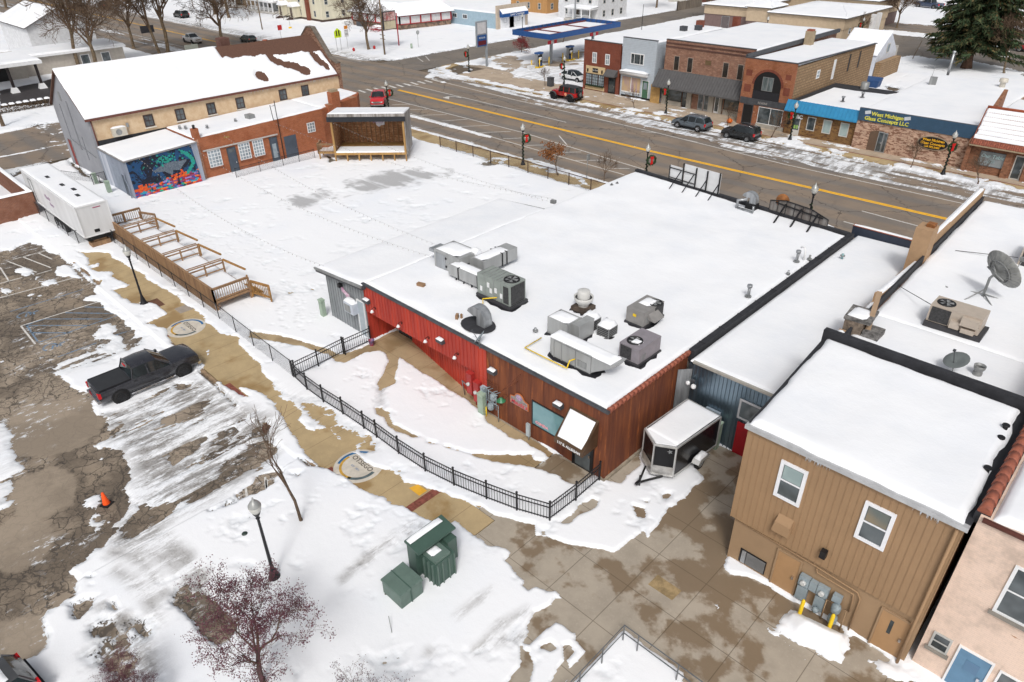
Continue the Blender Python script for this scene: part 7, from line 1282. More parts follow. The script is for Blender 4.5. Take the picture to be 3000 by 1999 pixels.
vehicle('parked_car', 'wagon', (.72, .73, .74), 'white car on the snowy filling station lot behind the wreath lamp', 'car', -75.1, 91.5, 0, .11, CHROME, mat('glass_roof', (.04, .045, .05), .1), 1.0)
vehicle('parked_car', 'suv', (.10, .125, .15), 'blue grey crossover with silver roof rails at the far kerb', 'car', -46.0, 79.55, pi, .0, CHROME, None, 1.03, extras=('rack',))
vehicle('parked_car', 'compact', (.014, .018, .022), 'small black sport utility car at the far kerb near the pumpkin', 'car', -39.2, 79.5, pi, .0, GALV, None, 1.03, extras=('rack',))
vehicle('pickup_truck', 'pickup', (.60, .02, .03), 'bright red pickup parked beyond the brick building end', 'pickup truck', -86.6, 61.4, RD(-42), .0, CHROME)
vehicle('pickup_truck', 'pickup', (.65, .66, .67), 'white pickup driving on the main street at upper left', 'pickup truck', -162.2, 68.3, 0, .0, BR, snow=False)
vehicle('parked_car', 'wagon', (.05, .06, .055), 'dark green grey car behind the bare tree at the gable roof', 'car', -153.5, 76.6, pi, .0, snow=2)
vehicle('moving_car', 'suv', (.05, .035, .035), 'dark maroon car seen from behind far along the main street', 'car', -244.5, 79.5, pi, .0, sc=1.25)
vehicle('parked_car', 'suv', (.02, .022, .022), 'black car by the snowbank beyond the leaning tree trunks', 'car', -204, 84.5, pi, .1, sc=1.2, snow=True)
vehicle('pickup_truck', 'pickup', (.03, .05, .10), 'dark blue pickup far behind the bank by the wooden fence', 'pickup truck', -62.5, 221.5, pi*.9, .1, sc=1.2)
vehicle('parked_car', 'suv', (.40, .02, .03), 'red car with snowy roof half hidden by the spruce', 'car', -27.5, 166.4, pi, .0, sc=1.2, snow=True)
vehicle('pickup_truck', 'pickup', (.7, .71, .72), 'white pickup peeking out from under the spruce branches', 'pickup truck', -30.6, 156.6, RD(-60), .0, sc=1.0)
t = wthing('traffic_cone', 'orange traffic cone with black base on the cracked parking lot', 'traffic cone', (*P(313, 1477), 0)); cx, cy = P(313, 1477)
part('cone', MB().lathe((cx, cy, .04), [(.17, 0), (.05, .68), (.02, .70), (.001, .70)], 14), mat('cone_orange', (.95, .10, .01), .5, var=.05), t); part('base', MB().cbox((cx+.03, cy, .03), (.46, .46, .05), .5), RUBBER, t)
# ================================================================ lamps with wreaths
LMP = mat('lamp_black', (.02, .02, .023), .4, .3); GLB = mat('globe_white', (.62, .62, .58), .2, var=.05)
def lamp(wrap):
    t = thing('street_lamp', 'x', 'street lamp', (0, 0, 0), 'black lamp posts with white acorn globes')
    part('base', MB().lathe((0, 0, 0), [(.26, 0), (.26, .12), (.2, .2), (.13, .5), (.1, .62), (.085, .7)], 14), LMP, t); part('post', MB().lathe((0, 0, .7), [(.075, 0), (.055, 2.7), (.09, 2.75), (.05, 2.8), (.12, 2.95), (.16, 3.05)], 12), LMP, t)
    part('globe', MB().lathe((0, 0, 3.75), [(.14, 0), (.21, .12), (.25, .3), (.24, .36)], 14), GLB, t); part('globe_cap', MB().lathe((0, 0, 4.1), [(.25, 0), (.24, .04), (.14, .2), (.05, .27), (.02, .42), (.001, .44)], 14), mat('cap_grey', (.42, .43, .42), .35, .3), t)
    if wrap:
        mb = MB(); rnd = random.Random(2); pts = [(cos(i*.55)*.11, sin(i*.55)*.11, .25+i*.035) for i in range(80)]; mb.tube(pts, .05, 5); part('garland', mb, mat('garland_green', (.025, .05, .022), .9, var=.5, vs=20), t)
    return t
L0 = lamp(False); L1 = lamp(True)
for i, (x, y, l) in enumerate(((P(807, 1700)[0], P(807, 1700)[1], 'plain black lamp post in the snow above the purple crabapple'), (P(424, 896)[0], P(424, 896)[1], 'plain black lamp post beside the timber deck'))): place(L0, i == 0, x, y, .1, 0, l, 1.03)
def wreath():
    t = thing('wreath', 'x', 'wreath', (0, 0, 0), 'green wreaths with red bows'); rnd = random.Random(4); mb = MB(); R_ = .36
    for i in range(330):
        a = rnd.uniform(0, 2*pi); b = rnd.uniform(0, 2*pi); c = Vector((cos(a)*(R_+.09*cos(b)), .09*sin(b), sin(a)*(R_+.09*cos(b)))); d = Vector((rnd.uniform(-1, 1), rnd.uniform(-1, 1), rnd.uniform(-1, 1)))*.09; e = d.orthogonal().normalized()*.03
        mb.add([c-e, c+e, c+d], [(0, 1, 2)])
    mb.tube([(cos(k*pi/10)*R_, 0, sin(k*pi/10)*R_) for k in range(21)], .07, 6, cap=False); part('greenery', mb, mat('wreath_green', (.03, .07, .025), .9, c2=(.015, .03, .015), vs=25), t)
    mb = MB().hexa([(-.13, -.13, .12), (.13, -.13, .12), (.13, -.06, .12), (-.13, -.06, .12)], [(-.16, -.15, .34), (.16, -.15, .34), (.16, -.06, .34), (-.16, -.06, .34)]); mb.hexa([(-.12, -.12, -.35), (-.02, -.12, -.35), (-.02, -.07, -.35), (-.12, -.07, -.35)], [(-.06, -.12, .14), (.05, -.12, .14), (.05, -.07, .14), (-.06, -.07, .14)]); mb.hexa([(.03, -.12, -.3), (.12, -.12, -.3), (.12, -.07, -.3), (.03, -.07, -.3)], [(-.04, -.12, .14), (.06, -.12, .14), (.06, -.07, .14), (-.04, -.07, .14)]); part('bow', mb, mat('bow_red', (.55, .012, .01), .5, var=.05), t); return t
W0 = wreath(); wl_ = [((-51.5, 54.5), 'left of the orange leaved tree', 1), ((-37.3, 57.0), 'rising behind the white billboard frame', 1), ((-80.1, 58.2), 'beside the bright red pickup', 1), ((-93.0, 85.1), 'on the snowy corner by the blue price sign', 2), ((-73.9, 87.6), 'in front of the white car', 2), ((-52.2, 83.2), 'in front of the dark ribbed awning', 2), ((-34.3, 82.3), 'in front of the blue metal awning', 2), ((-17.2, 81.0), 'in front of the pinkish brick glass shop', 3)]
for i, ((x, y), l, m_) in enumerate(wl_):
    place(L1, i == 0, x, y, .1, 0, 'garlanded lamp post '+l, 1.0)
    dx, dy, rz = {1: (.42, .1, RD(60)), 2: (-.1, -.42, 0), 3: (.15, -.3, RD(50))}[m_]; place(W0, i == 0, x+dx, y+dy, 3.05, rz, 'wreath on lamp post '+l, 1.15)
place(L1, False, -20.2, 55.2, .1, 0, 'lamp post whose globe rises behind the weathered roof sign', 1.12); place(L1, False, -55.6, 157.8, .1, 0, 'distant lamp post at the bank entrance'); place(W0, False, -55.8, 157.3, 3.2, 0, 'distant wreath with red bow at the bank entrance')
place(L0, False, -112.5, 119, .1, 0, 'distant plain lamp post by the blue house wall'); place(L0, False, -70.5, 147, .1, 0, 'distant plain lamp post before the bank roofs')
# ================================================================ trees
BARK = mat('bark_grey_brown', (.16, .11, .075), .9, var=.4, vs=6); BARK2 = mat('bark_pale', (.22, .16, .10), .9, var=.4, vs=5); TWG = mat('twig_brown', (.17, .11, .07), .9, var=.3)
def grow(tk, br, ends, p, d, L, r, lv, mx, rnd, spr, up, nc, sides=(7, 5, 4, 3, 3), rm=.004):
    n = 4 if lv < 2 else 3; pts = [p]; rs = [r]; q = Vector(p); dd = Vector(d).normalized()
    for i in range(n):
        dd = (dd+Vector((rnd.gauss(0, 1), rnd.gauss(0, 1), rnd.gauss(0, .6)))*.10*(1+lv*.3)+Vector((0, 0, up*.12))).normalized(); q = q+dd*(L/n); pts.append(q.copy()); rs.append(max(rm, r*(1-(i+1)/n*(.35 if lv == 0 else .6))))
    (tk if lv == 0 else br).tube(pts, rs, sides[min(lv, 4)], cap=False)
    if lv >= mx: ends.append((pts[-1], dd)); ends.append((pts[-2], dd)); return
    for k in range(nc[min(lv, len(nc)-1)]):
        t = 1.0 if k == 0 else rnd.uniform(.35 if lv else .62, 1.0); i = min(n-1, int(t*n)); b = pts[i]+(pts[i+1]-pts[i])*(t*n-i) if t < 1 else pts[-1]
        a = rnd.uniform(0, 2*pi)+k*2.4; o = dd.orthogonal().normalized(); o2 = dd.cross(o); s = spr*rnd.uniform(.6, 1.25)*(.35 if k == 0 and lv == 0 else 1)
        nd = (dd+(o*cos(a)+o2*sin(a))*s+Vector((0, 0, up*.25))).normalized(); grow(tk, br, ends, b, nd, L*rnd.uniform(.58, .82)*(1.0 if lv else .9), rs[i]*rnd.uniform(.5, .68) if k else rs[-1]*.85, lv+1, mx, rnd, spr, up, nc, sides, rm)
def tree(name, lab, cat, seed, H, trunk, r, mx, spr, up, nc, bark=None, leaf=None, nleaf=0, ls=.08, loc=None, group=None, lsp=.12, lh=None, lname='berries', rmin=.004):
    t = thing(name, lab, cat, (0, 0, 0), group); rnd = random.Random(seed); rr = r; s = 1
    for it in range(2):
        rnd = random.Random(seed); tk, br, ends = MB(), MB(), []; grow(tk, br, ends, Vector((0, 0, -.1)), (rnd.uniform(-.05, .05), rnd.uniform(-.05, .05), 1), trunk, rr, 0, mx, rnd, spr, up, nc, rm=rmin/s); s = H/max(v[2] for v in br.v); rr = r/s
    r = rr
    for mb in (tk, br): mb.v = [(a*s, b*s, c*s) for a, b, c in mb.v]
    tk.lathe((0, 0, -.05), [(r*s*1.7, 0), (r*s*1.15, .12), (r*s, .3)], 7)
    part('trunk', tk, bark or BARK, t); part('crown', br, bark and TWG or TWG, t)
    if leaf:
        mb = MB()
        for i in range(nleaf):
            e, d = rnd.choice(ends)
            if lh and e.z*s < lh*H: continue
            c = Vector(e)*s+Vector((rnd.gauss(0, lsp), rnd.gauss(0, lsp), rnd.gauss(0, lsp*.8))); u = Vector((rnd.gauss(0, 1), rnd.gauss(0, 1), rnd.gauss(0, 1))).normalized()*ls*rnd.uniform(.5, 1.2); v = u.orthogonal().normalized()*ls*.6
            mb.add([c-u, c-v, c+u, c+v], [(0, 1, 2, 3)])
        part(lname, mb, leaf, t)
    return t
SM = [tree('street_tree', 'x', 'tree', s, 3.3, 1.0, .05, 4, .62, .35, (6, 4, 4, 3), BARK, rmin=.008, group='small bare street trees') for s in (3, 8)]
done = [0, 0]
for i, ((x, y), l, v, h) in enumerate((((-41.5, 55.9), 'small bare street tree just left of the white billboard frame', 0, 1.05), ((-75.9, 85.4), 'small bare tree beside the grey bin left of the red off road vehicle', 1, .95), ((-57.0, 82.7), 'small bare tree in front of the pale blue shop door', 0, 1.0), ((-43.0, 83.2), 'small bare tree between the two far cars', 1, .95), ((-36.4, 81.9), 'small bare tree in front of the dark shop window under the arch', 0, 1.15), ((-20.3, 80.9), 'small bare tree with dried leaves left of the oval shop sign', 1, 1.0), ((-13.8, 80.5), 'small bare tree in front of the grey restaurant window', 0, 1.05), ((-56.4, 161.5), 'small bare tree beside the distant bank', 1, 1.6), ((-100.5, 118.5), 'thin bare tree beyond the blue fuel canopy', 0, 1.5))):
    place(SM[v], not done[v], x, y, .1, i*1.3, l, h); done[v] = 1
BG_ = [tree('bare_tree', 'x', 'tree', s, 11, 1.9, .24, 5, .95, .32, (7, 5, 4, 4, 3), BARK2, rmin=.018, group='large bare trees') for s in (11, 23)]
VS = tree('bare_tree', 'x', 'tree', 31, 12, 1.5, .2, 5, .72, .5, (8, 5, 4, 4, 3), BARK2, rmin=.018, group='large bare trees')
done = {}
for i, ((x, y), l, v, h, rz) in enumerate(((P(235, 210), 'tall fan shaped bare tree left of the gable roof peak', 2, 1.75, 0), (P(285, 208), 'spreading low bare tree leaning over the covered entrance', 0, 1.6, 1), (P(392, 142), 'short dense brown bare tree beside the street sign', 1, 1.3, 2), (P(472, 166), 'slender upright bare tree, left one of two behind the snowy ridge', 2, 1.55, 2), (P(492, 160), 'slender upright bare tree, right one of two behind the snowy ridge', 2, 1.9, 4), (P(655, 142), 'wide bare tree near the brown roof chimney', 0, 1.5, 3), ((-249, 59.5), 'distant bare trunk at the top left, right one', 1, 1.6, 1), ((-269.8, 60.2), 'distant bare trunk at the top left, left one', 0, 1.6, 2), ((-202.3, 93.0), 'bare tree trunk before the grey porch house, left one', 1, 1.5, 3), ((-192.9, 92.2), 'bare tree trunk before the grey porch house, right one', 1, 1.7, 5), ((-124.6, 87.2), 'bare tree behind the route number sign and yellow crossing sign', 0, 1.25, 4), ((-98.5, 170.7), 'bare tree beside the side street near the bank', 2, .95, 3), ((-112, 196), 'bare tree at the top beyond the side street', 1, 1.2, 1), ((-118, 178), 'bare tree in front of the dark brick house', 0, 1.2, 2), ((-56.6, 181.8), 'forked bare tree across the back road', 1, .85, 2), ((-62, 184), 'bare tree touching the bank corner', 0, .9, 0), ((-26.0, 141.5), 'leaning bare tree at the right beside the spruce', 2, .85, 1), ((-108.2, 13.5), 'small bare tree at the left edge above the brick enclosure', 1, .42, 0), ((-14.5, 196), 'dense bare tree at the top right corner', 1, 1.2, 3), ((-70, 232), 'distant bare tree above the bank roofs, left one', 1, 1.1, 0), ((-40, 236), 'distant bare tree above the bank roofs, right one', 0, 1.1, 0), ((-215, 128), 'distant bare tree above the porch houses', 0, 1.4, 2), ((-130, 236), 'distant bare tree at the top centre', 1, 1.4, 2))):
    o = (BG_[0], BG_[1], VS)[v]; place(o, v not in done, x, y, .1, rz, l, h); done[v] = 1
t = tree('bare_tree', 'slender young bare tree rising beside the parking lot curb', 'tree', 12, 7.6, 2.6, .08, 4, .22, .35, (4, 3, 3, 2), BARK, rmin=.009); t.location = (-23.1, 9.55, .1)
t = tree('oak_sapling', 'small street tree still holding orange brown leaves', 'tree', 14, 3.6, 1.3, .07, 4, .7, .1, (5, 4, 3, 3), BARK, mat('leaf_orange', (.30, .11, .03), .8, var=.4, vs=9), 900, .10, lsp=.15, lh=.35, lname='dry_leaves'); t.location = (-46.4, 54.4, .1)
t = tree('crabapple_tree', 'small umbrella shaped tree with red twigs by the fuel canopy', 'tree', 15, 3.3, 1.4, .08, 4, 1.0, -.12, (6, 4, 4, 3), BARK, mat('leaf_red', (.26, .035, .04), .8, var=.4, vs=9), 2600, .07, lsp=.16, lname='red_berries'); t.location = (-99.1, 104.6, .1)
CR = mat('berry_purple', (.13, .04, .055), .7, c2=(.08, .025, .04), vs=12)
CT = tree('crabapple_tree', 'x', 'tree', 19, 5.0, 1.3, .10, 5, .55, .35, (6, 4, 4, 3, 3), mat('bark_purple', (.09, .055, .05), .9), CR, 14000, .029, lsp=.075, group='purple berried crabapples', lh=.2)
for i, (x, y, h, rz, l) in enumerate(((-17.15, 4.35, 1.1, .5, 'purple berried crabapple filling the bottom edge below the lamp post'), (-19.2, .55, .58, 2.5, 'purple berried crabapple at the bottom edge left of the large one'), (-12.1, 5.3, .88, 4.2, 'smaller purple berried crabapple at the bottom edge right of the large one'))): place(CT, i == 0, x, y, .05, rz, l, h)
# spruce
def spruce(H=26, R_=7.6):
    t = thing('spruce_tree', 'huge dark green spruce standing on the snowy lawn at upper right', 'tree', (-31.8, 142.2, .1)); rnd = random.Random(6); part('trunk', MB().tube([(0, 0, -.2), (0, 0, 1.5), (0, 0, H*.6), (0, 0, H-.3)], [1.0, .62, .38, .08], 9), mat('spruce_bark', (.16, .09, .06), .9, var=.3), t)
    ms = [MB(), MB(), MB()]; lb = MB()
    for i in range(330):
        f = (i/330)**.9; z = 3.0+f*(H-3.2); R1 = R_*(1-f)**.8*(.72+.4*rnd.random())+.25; a = i*2.399+rnd.uniform(-.3, .3); d = Vector((cos(a), sin(a), 0)); lb.tube([(0, 0, z), tuple(d*R1*.9+Vector((0, 0, z-R1*.22)))], [.06, .015], 3, cap=False)
        n = int(14+R1*13)
        for k in range(n):
            s = (k+rnd.random())/n; s = .12+s*.9; w = (.15+.75*sin(pi*min(1, s*.85+.12)))*.62*min(1.5, R1/2.6); c = d*(R1*s)+Vector((0, 0, z-R1*.34*s**1.2+.14*R1*s*s)); side = Vector((-d.y, d.x, 0)); c = c+side*rnd.uniform(-w, w)*1.1+Vector((0, 0, rnd.uniform(-.22, .12)))
            u = (d*rnd.uniform(.3, 1)+side*rnd.uniform(-.9, .9)+Vector((0, 0, rnd.uniform(-.9, .05)))).normalized()*rnd.uniform(.45, 1.0); v = u.cross(Vector((rnd.gauss(0, 1), rnd.gauss(0, 1), rnd.gauss(0, 1)))).normalized()*rnd.uniform(.09, .2)
            q = rnd.random(); ms[0 if q < .55 else 1 if q < .84 else 2].add([c-u*.3-v, c-u*.3+v, c+u+v*.2, c+u-v*.2], [(0, 1, 2, 3)])
    part('boughs', lb, mat('spruce_bark', (0, 0, 0)), t)
    for mb, c in zip(ms, ((.040, .075, .028), (.07, .085, .03), (.16, .12, .045))): o = part('needles', mb, mat('needle_%d' % int(c[0]*1000), c, .8, var=.4, vs=1.5), t)
spruce()
# ================================================================ shops across the street
def shop(name, lab, x0, x1, y0, y1, z, m, seed=1, cat='building', zb=None, par=.25, base=True, snow=True, sidem=None):
    t = wthing(name, lab, cat, ((x0+x1)/2, (y0+y1)/2, 0)); f = MB(); zb = zb or z-.3
    f.prism([(x0, y0+.3), (x1, y0+.3), (x1, y1), (x0, y1)], 0, lambda x, y: z-.35+(zb-z+.3)*(y-y0)/(y1-y0)); part('side_wall' if sidem else 'wall', f, sidem or m, t)
    part('front_wall', MB().box(x0-.02, y0, 0, x1+.02, y0+.299, z), m, t); part('parapet_coping', MB().box(x0-.05, y0-.04, z, x1+.05, y0+.34, z+.07), FASC, t)
    if snow: snowquad(t, [(x0+.15, y0+.33, z-.3), (x1-.15, y0+.33, z-.3), (x1-.15, y1-.1, zb), (x0+.15, y1-.1, zb)], .22, .6, seed=seed, rag=.1)
    return t
RBR = brick('red_brick', (.22, .055, .03), (.17, .045, .028), (.2, .1, .07), .25, .09)
t = shop('brick_shop', 'narrow two storey dark red brick shop with cream shopfront', -70.4, -63.75, 88, 108, 7.1, RBR, 61); W = WS(88)
for u in (-68.4, -66.0): window(t, W, u-.4, u+.42, 4.05, 5.55, WHITE, GW, .12, mull=(.5,), bars=(.5,))
CRM2 = mat('cream_paint', (.62, .48, .28), .7, var=.08); mb = MB(); W.box(mb, -69.9, -66.3, 2.55, 3.6, 0, .06); W.box(mb, -69.9, -66.3, .25, .75, 0, .06); part('cream_panel', mb, CRM2, t)
for i in range(3): window(t, W, -69.85+i*1.18, -68.75+i*1.18, .8, 2.5, BLACK, GW, .06, mull=(.33, .66), bars=(.25, .5, .75))
t2 = MB(); W.box(t2, -68.6, -67.6, 2.75, 3.35, .06, .11); o = part('shop_sign', t2, BLACK, t); text('La Soul', .32, WHITE, t, (-68.1, 87.87, 2.98), (1, 0, 0), (0, 0, 1), depth=.004, shear=.2)
for u in (-69.5, -66.8): mb = MB(); W.box(mb, u-.08, u+.08, 2.75, 3.2, .06, .2); part('wall_lantern', mb, BLACK, t)
mb = MB(); W.box(mb, -69.8, -66.4, .75, .95, .06, .3); part('window_box', mb, mat('garland_green', (0, 0, 0)), t); door(t, W, -65.6, -64.3, .15, 2.5, BLACK, None, (.1, .9, .1, .9)); mb = MB().hexa([(-66.0, 87.0, 2.6), (-64.0, 87.0, 2.6), (-64.0, 88, 2.6), (-66.0, 88, 2.6)], [(-66.0, 87.0, 2.75), (-64.0, 87.0, 2.75), (-64.0, 88, 3.5), (-66.0, 88, 3.5)]); ribs(mb, Wall((-66, 86.98), (1, 0), (0, -1)), 0, 2, 2.6, 2.75, .25, .03, .02, base=False); part('door_canopy', mb, mat('charcoal_metal', (.11, .108, .11), .6, .1, var=.12), t)
part('chimney', MB().box(-60.9, 103, 6.5, -60.0, 104, 9.0), RBR, t)
LBS = mat('pale_blue_siding', (.50, .56, .62), .6, var=.06); t = shop('siding_shop', 'narrow two storey pale blue clapboard shop with snowy rolled awning', -63.4, -57.7, 88, 106, 8.1, LBS, 62); mb = MB(); W = WS(88)
for i in range(int(8/.22)): W.box(mb, -63.4, -57.7, .4+i*.22, .42+i*.22, 0, .02)
W = WE(-57.68)
for i in range(int(7.3/.22)): W.box(mb, 88.3, 95, .4+i*.22, .42+i*.22, 0, .02)
part('clapboard_shade_lines', mb, mat('siding_shadow', (.42, .47, .52), .6), t); W = WS(88); window(t, W, -61.9, -59.6, 4.7, 6.2, WHITE, GLASS, .12, mull=(.28, .72)); W.box(mb := MB(), -63.1, -59.9, .9, 2.9, .02, .05); part('boarded_window', mb, mat('paper_yellow', (.55, .40, .18), .7, c2=(.35, .25, .3), vs=3, streak=True), t)  # darker strips paint the shade line under each board of the siding
W.box(mb := MB(), -63.15, -57.9, 0.0, .38, 0, .05); part('plinth', mb, BLACK, t); W.box(mb := MB(), -63.15, -59.85, .75, .9, .02, .09); W.box(mb, -61.55, -61.45, .9, 2.9, .05, .09); part('window_trim', mb, WHITE, t); door(t, W, -59.5, -58.5, .4, 2.7, mat('green_door', (.06, .15, .09), .5), WHITE, (.2, .8, .5, .9), GW)
mb = MB().tube([(-63.2, 87.6, 3.55), (-58.6, 87.6, 3.55)], [.32, .32], 10); part('rolled_awning', mb, WHITE, t); part('awning_snow', lumps(MB(), -63.3, 87.2, -58.5, 87.98, 3.75, .25, 2), SNOW, t); W = WE(-57.66); window(t, W, 90.2, 91.2, 4.2, 6.0, DW, GLASS, .1, bars=(.5,)); part('window_unit', MB().box(-57.66, 90.3, 4.1, -57.2, 91.1, 4.6), WHITE, t)
solo('wooden_gate_panel', MB().box(-57.6, 87.3, .1, -56.1, 87.4, 2.6).box(-57.62, 87.28, 2.3, -56.08, 87.3, 2.4).box(-57.62, 87.28, .5, -56.08, 87.3, .6), mat('fresh_pine', (.52, .32, .12), .7, var=.2), 'fresh timber fence panel between the pale blue shop and the ribbed awning', 'fence')
BB = brick('mottled_brick', (.27, .13, .085), (.20, .10, .07), (.36, .26, .2), .26, .09, (.34, .2, .14), (.5, .62)); t = shop('brick_block', 'wide two storey mottled brown brick block above a dark ribbed awning', -56.2, -43.2, 88, 113, 8.5, BB, 63, zb=8.0); W = WS(88)
for u in (-54.3, -52.2, -46.9, -44.8): window(t, W, u-.42, u+.42, 4.7, 6.6, mat('stone_frame', (.38, .30, .25), .8), glass('dark_glass', (.01, .01, .01), (.03, .022, .015), .08), .07, d=.03)
window(t, W, -50.0, -49.0, 5.9, 6.6, BB, mat('board_brown', (.15, .1, .05), .8), .06); mb = MB(); W.box(mb, -56.2, -43.2, 7.6, 7.75, 0, .08); W.box(mb, -56.2, -43.2, 8.1, 8.2, 0, .12); part('cornice_band', mb, mat('dark_brick_band', (.12, .06, .05), .8), t)
aw = MB().hexa([(-56.9, 86.4, 2.5), (-42.9, 86.4, 2.5), (-42.9, 88, 2.5), (-56.9, 88, 2.5)], [(-56.9, 86.4, 2.65), (-42.9, 86.4, 2.65), (-42.9, 88, 4.65), (-56.9, 88, 4.65)])
for i in range(34): x = -56.88+i*.4235; aw.beam((x, 86.36, 2.67), (x, 87.96, 4.68), .05, .05)
part('ribbed_awning', aw, mat('charcoal_metal', (0, 0, 0)), t); W = WS(87.98); SS = mat('shop_stone', (.40, .37, .32), .8, var=.15)
for a, b in ((-56.0, -55.3), (-52.0, -51.3), (-48.6, -47.9), (-47.0, -46.6), (-44.0, -43.3)): W.box(mb := MB(), a, b, .1, 2.6, 0, .25); part('pier', mb, SS, t)
for a, b, c in ((-55.2, -52.9, .7), (-46.4, -44.1, .8)): window(t, W, a, b, c, 2.45, BLACK, GLASS, .06); W.box(mb := MB(), a, b, .1, c, 0, .15); part('stall_riser', mb, SS, t)
door(t, W, -52.8, -52.1, .12, 2.4, BLACK, None, (.12, .88, .1, .9)); door(t, W, -50.3, -49.5, .12, 2.4, GALV, None, (.12, .88, .1, .9)); door(t, W, -49.4, -48.7, .12, 2.4, GALV, None, (.12, .88, .1, .9)); door(t, W, -47.8, -47.1, .12, 2.4, WHITE, None, (.15, .85, .1, .9))
for (x, y), h in (((-57.0, 107), 1.6), ((-54.0, 110), 0)):
    if h: part('chimney', MB().box(x, y, 7.3, x+.9, y+.9, 9.4), RBR, t)
for x, y, l in ((-60.5, 99, 'nearest the pale blue shop front'), (-59.2, 101, 'farther back beside a chimney')): solo('roof_condenser', MB().cbox((x, y, 8.3), (.9, .8, .6)).cbox((x, y, 8.63), (.95, .85, .05)), FASC, 'dark roof condenser box '+l, 'air conditioner')
solo('roof_hatch_sign', MB().box(-59.6, 116, 3.5, -57.6, 116.3, 5.2).box(-58.9, 115.96, 4.1, -58.4, 116, 4.7), mat('dark_bin', (.03, .05, .04), .5), 'dark green bin with yellow mark behind the shop chimneys', 'bin')
AB = brick('orange_arch_brick', (.34, .12, .05), (.27, .085, .04), (.36, .22, .15), .26, .09, (.5, .34, .25), (.62, .7)); BLK = brick('tan_block', (.34, .23, .13), (.28, .18, .10), (.12, .08, .05), .75, .33)
t = shop('arch_shop', 'orange brick shop with a big round arched window and long tan block side', -42.9, -36.4, 85.3, 110, 8.0, AB, 64, zb=7.3, sidem=BLK); W = WS(85.3)
arc = [(1.75*cos(a), 1.6*sin(a)) for a in np.linspace(0, pi, 17)]; pl_ = [(-1.75, -1.7), (1.75, -1.7)]+arc; mb = MB(); plate(mb, W, pl_, -39.6, 5.15, 1, .0, .015); part('arched_opening', mb, mat('opening_black', (.012, .012, .013), .5), t)
mb = MB(); n = len(arc)
for i in range(n-1): mb.beam(W.p(-39.6+arc[i][0]*1.08, 5.15+arc[i][1]*1.08, .03), W.p(-39.6+arc[i+1][0]*1.08, 5.15+arc[i+1][1]*1.08, .03), .06, .28)
part('arch_ring', mb, RBR, t); W.box(mb := MB(), -41.3, -37.85, 3.5, 4.4, .02, .08); part('balcony_cloth', mb, mat('cloth_black', (.02, .02, .025), .7), t); window(t, W, -40.3, -38.9, 4.5, 6.1, mat('curtain_frame', (.25, .25, .25), .7), mat('curtain', (.20, .23, .24), .6, c2=(.05, .07, .07), vs=4, streak=True), .05, mull=(.5,), d=.04)
W.box(mb := MB(), -42.85, -36.5, 2.7, 3.45, 0, .06); part('sign_band', mb, FASC, t); text('REVERIE', .36, mat('faint_letters', (.42, .40, .38), .6), t, (-39.8, 85.22, 2.9), (1, 0, 0), (0, 0, 1), depth=.004)
window(t, W, -40.2, -37.0, .6, 2.6, WHITE, GLASS, .06, mull=(.5,)); door(t, W, -42.2, -41.0, .12, 2.6, mat('opening_black', (0, 0, 0)), FASC, None, handle=False); W.box(mb := MB(), -40.3, -36.6, .1, .6, 0, .1); part('stall_riser', mb, SS, t)
for u0, u1, v0, v1 in ((-42.6, -41.7, 4.1, 5.0), (-42.6, -41.8, 6.0, 6.7), (-37.5, -36.7, 4.3, 5.2), (-37.5, -36.8, 6.1, 6.7)): mb = MB(); W.box(mb, u0, u1, v0, v1, .0, .02); part('recessed_panel', mb, RBR, t)
W = WE(-36.4); window(t, W, 91.5, 92.4, 5.4, 6.4, WHITE, GW, .12, bars=(.5,)); W.box(mb := MB(), 96.3, 97.0, 4.6, 7.0, 0, .04); part('bricked_door', mb, WHITE, t)
for u in (101.4, 104.8): window(t, W, u-.35, u+.35, 4.8, 7.1, BLK, mat('opening_black', (0, 0, 0)), .05)
mb = MB(); mb.beam((-36.35, 85.3, 8.04), (-36.35, 110, 7.35), .3, .1); mb.beam((-42.95, 85.5, 8.1), (-42.95, 113, 8.1), .3, .5); part('wall_coping', mb, FASC, t); part('chimney', MB().box(-42.6, 100.5, 7.0, -41.6, 101.5, 9.4), mat('cap_stone', (0, 0, 0)), t); part('chimney_cap', MB().box(-42.5, 100.6, 9.4, -41.7, 101.4, 9.6), CLAY, t)
GB = brick('golden_brick', (.28, .155, .055), (.20, .105, .04), (.10, .06, .03), .34, .1, (.10, .05, .025), (.5, .6)); t = shop('clinic_building', 'low golden brown brick office with bright blue ribbed metal awning', -36.35, -28.05, 84.9, 98, 3.95, GB, 65, par=0); W = WS(84.9); part('bare_membrane', MB().prism([(-36.3, 85.4), (-35.6, 85.4), (-35.4, 95.5), (-29, 95.8), (-28.2, 98.1), (-36.3, 98.1)], 3.6, lambda x, y: 3.93+(-.0)), DARK, t)
aw = MB().hexa([(-36.5, 84.3, 2.85), (-27.95, 84.3, 2.85), (-27.95, 84.9, 2.85), (-36.5, 84.9, 2.85)], [(-36.5, 84.3, 2.95), (-27.95, 84.3, 2.95), (-27.95, 84.9, 4.1), (-36.5, 84.9, 4.1)])
for i in range(20): x = -36.48+i*.448; aw.beam((x, 84.27, 2.96), (x, 84.88, 4.13), .05, .05)
part('metal_awning', aw, mat('bright_blue_metal', (.04, .27, .50), .4, .2, var=.08), t); text('WIC', .62, WHITE, t, (-34.9, 84.7, 2.12), (1, 0, 0), (0, 0, 1), depth=.02, bold=.03)
OFFW = mat('offwhite_frame', (.60, .58, .54), .6)
for i, u in enumerate((-33.2, -31.3, -29.3)): window(t, W, u-.5, u+.5, .95, 2.5, OFFW, GLASS if i == 0 else BLIND, .08)
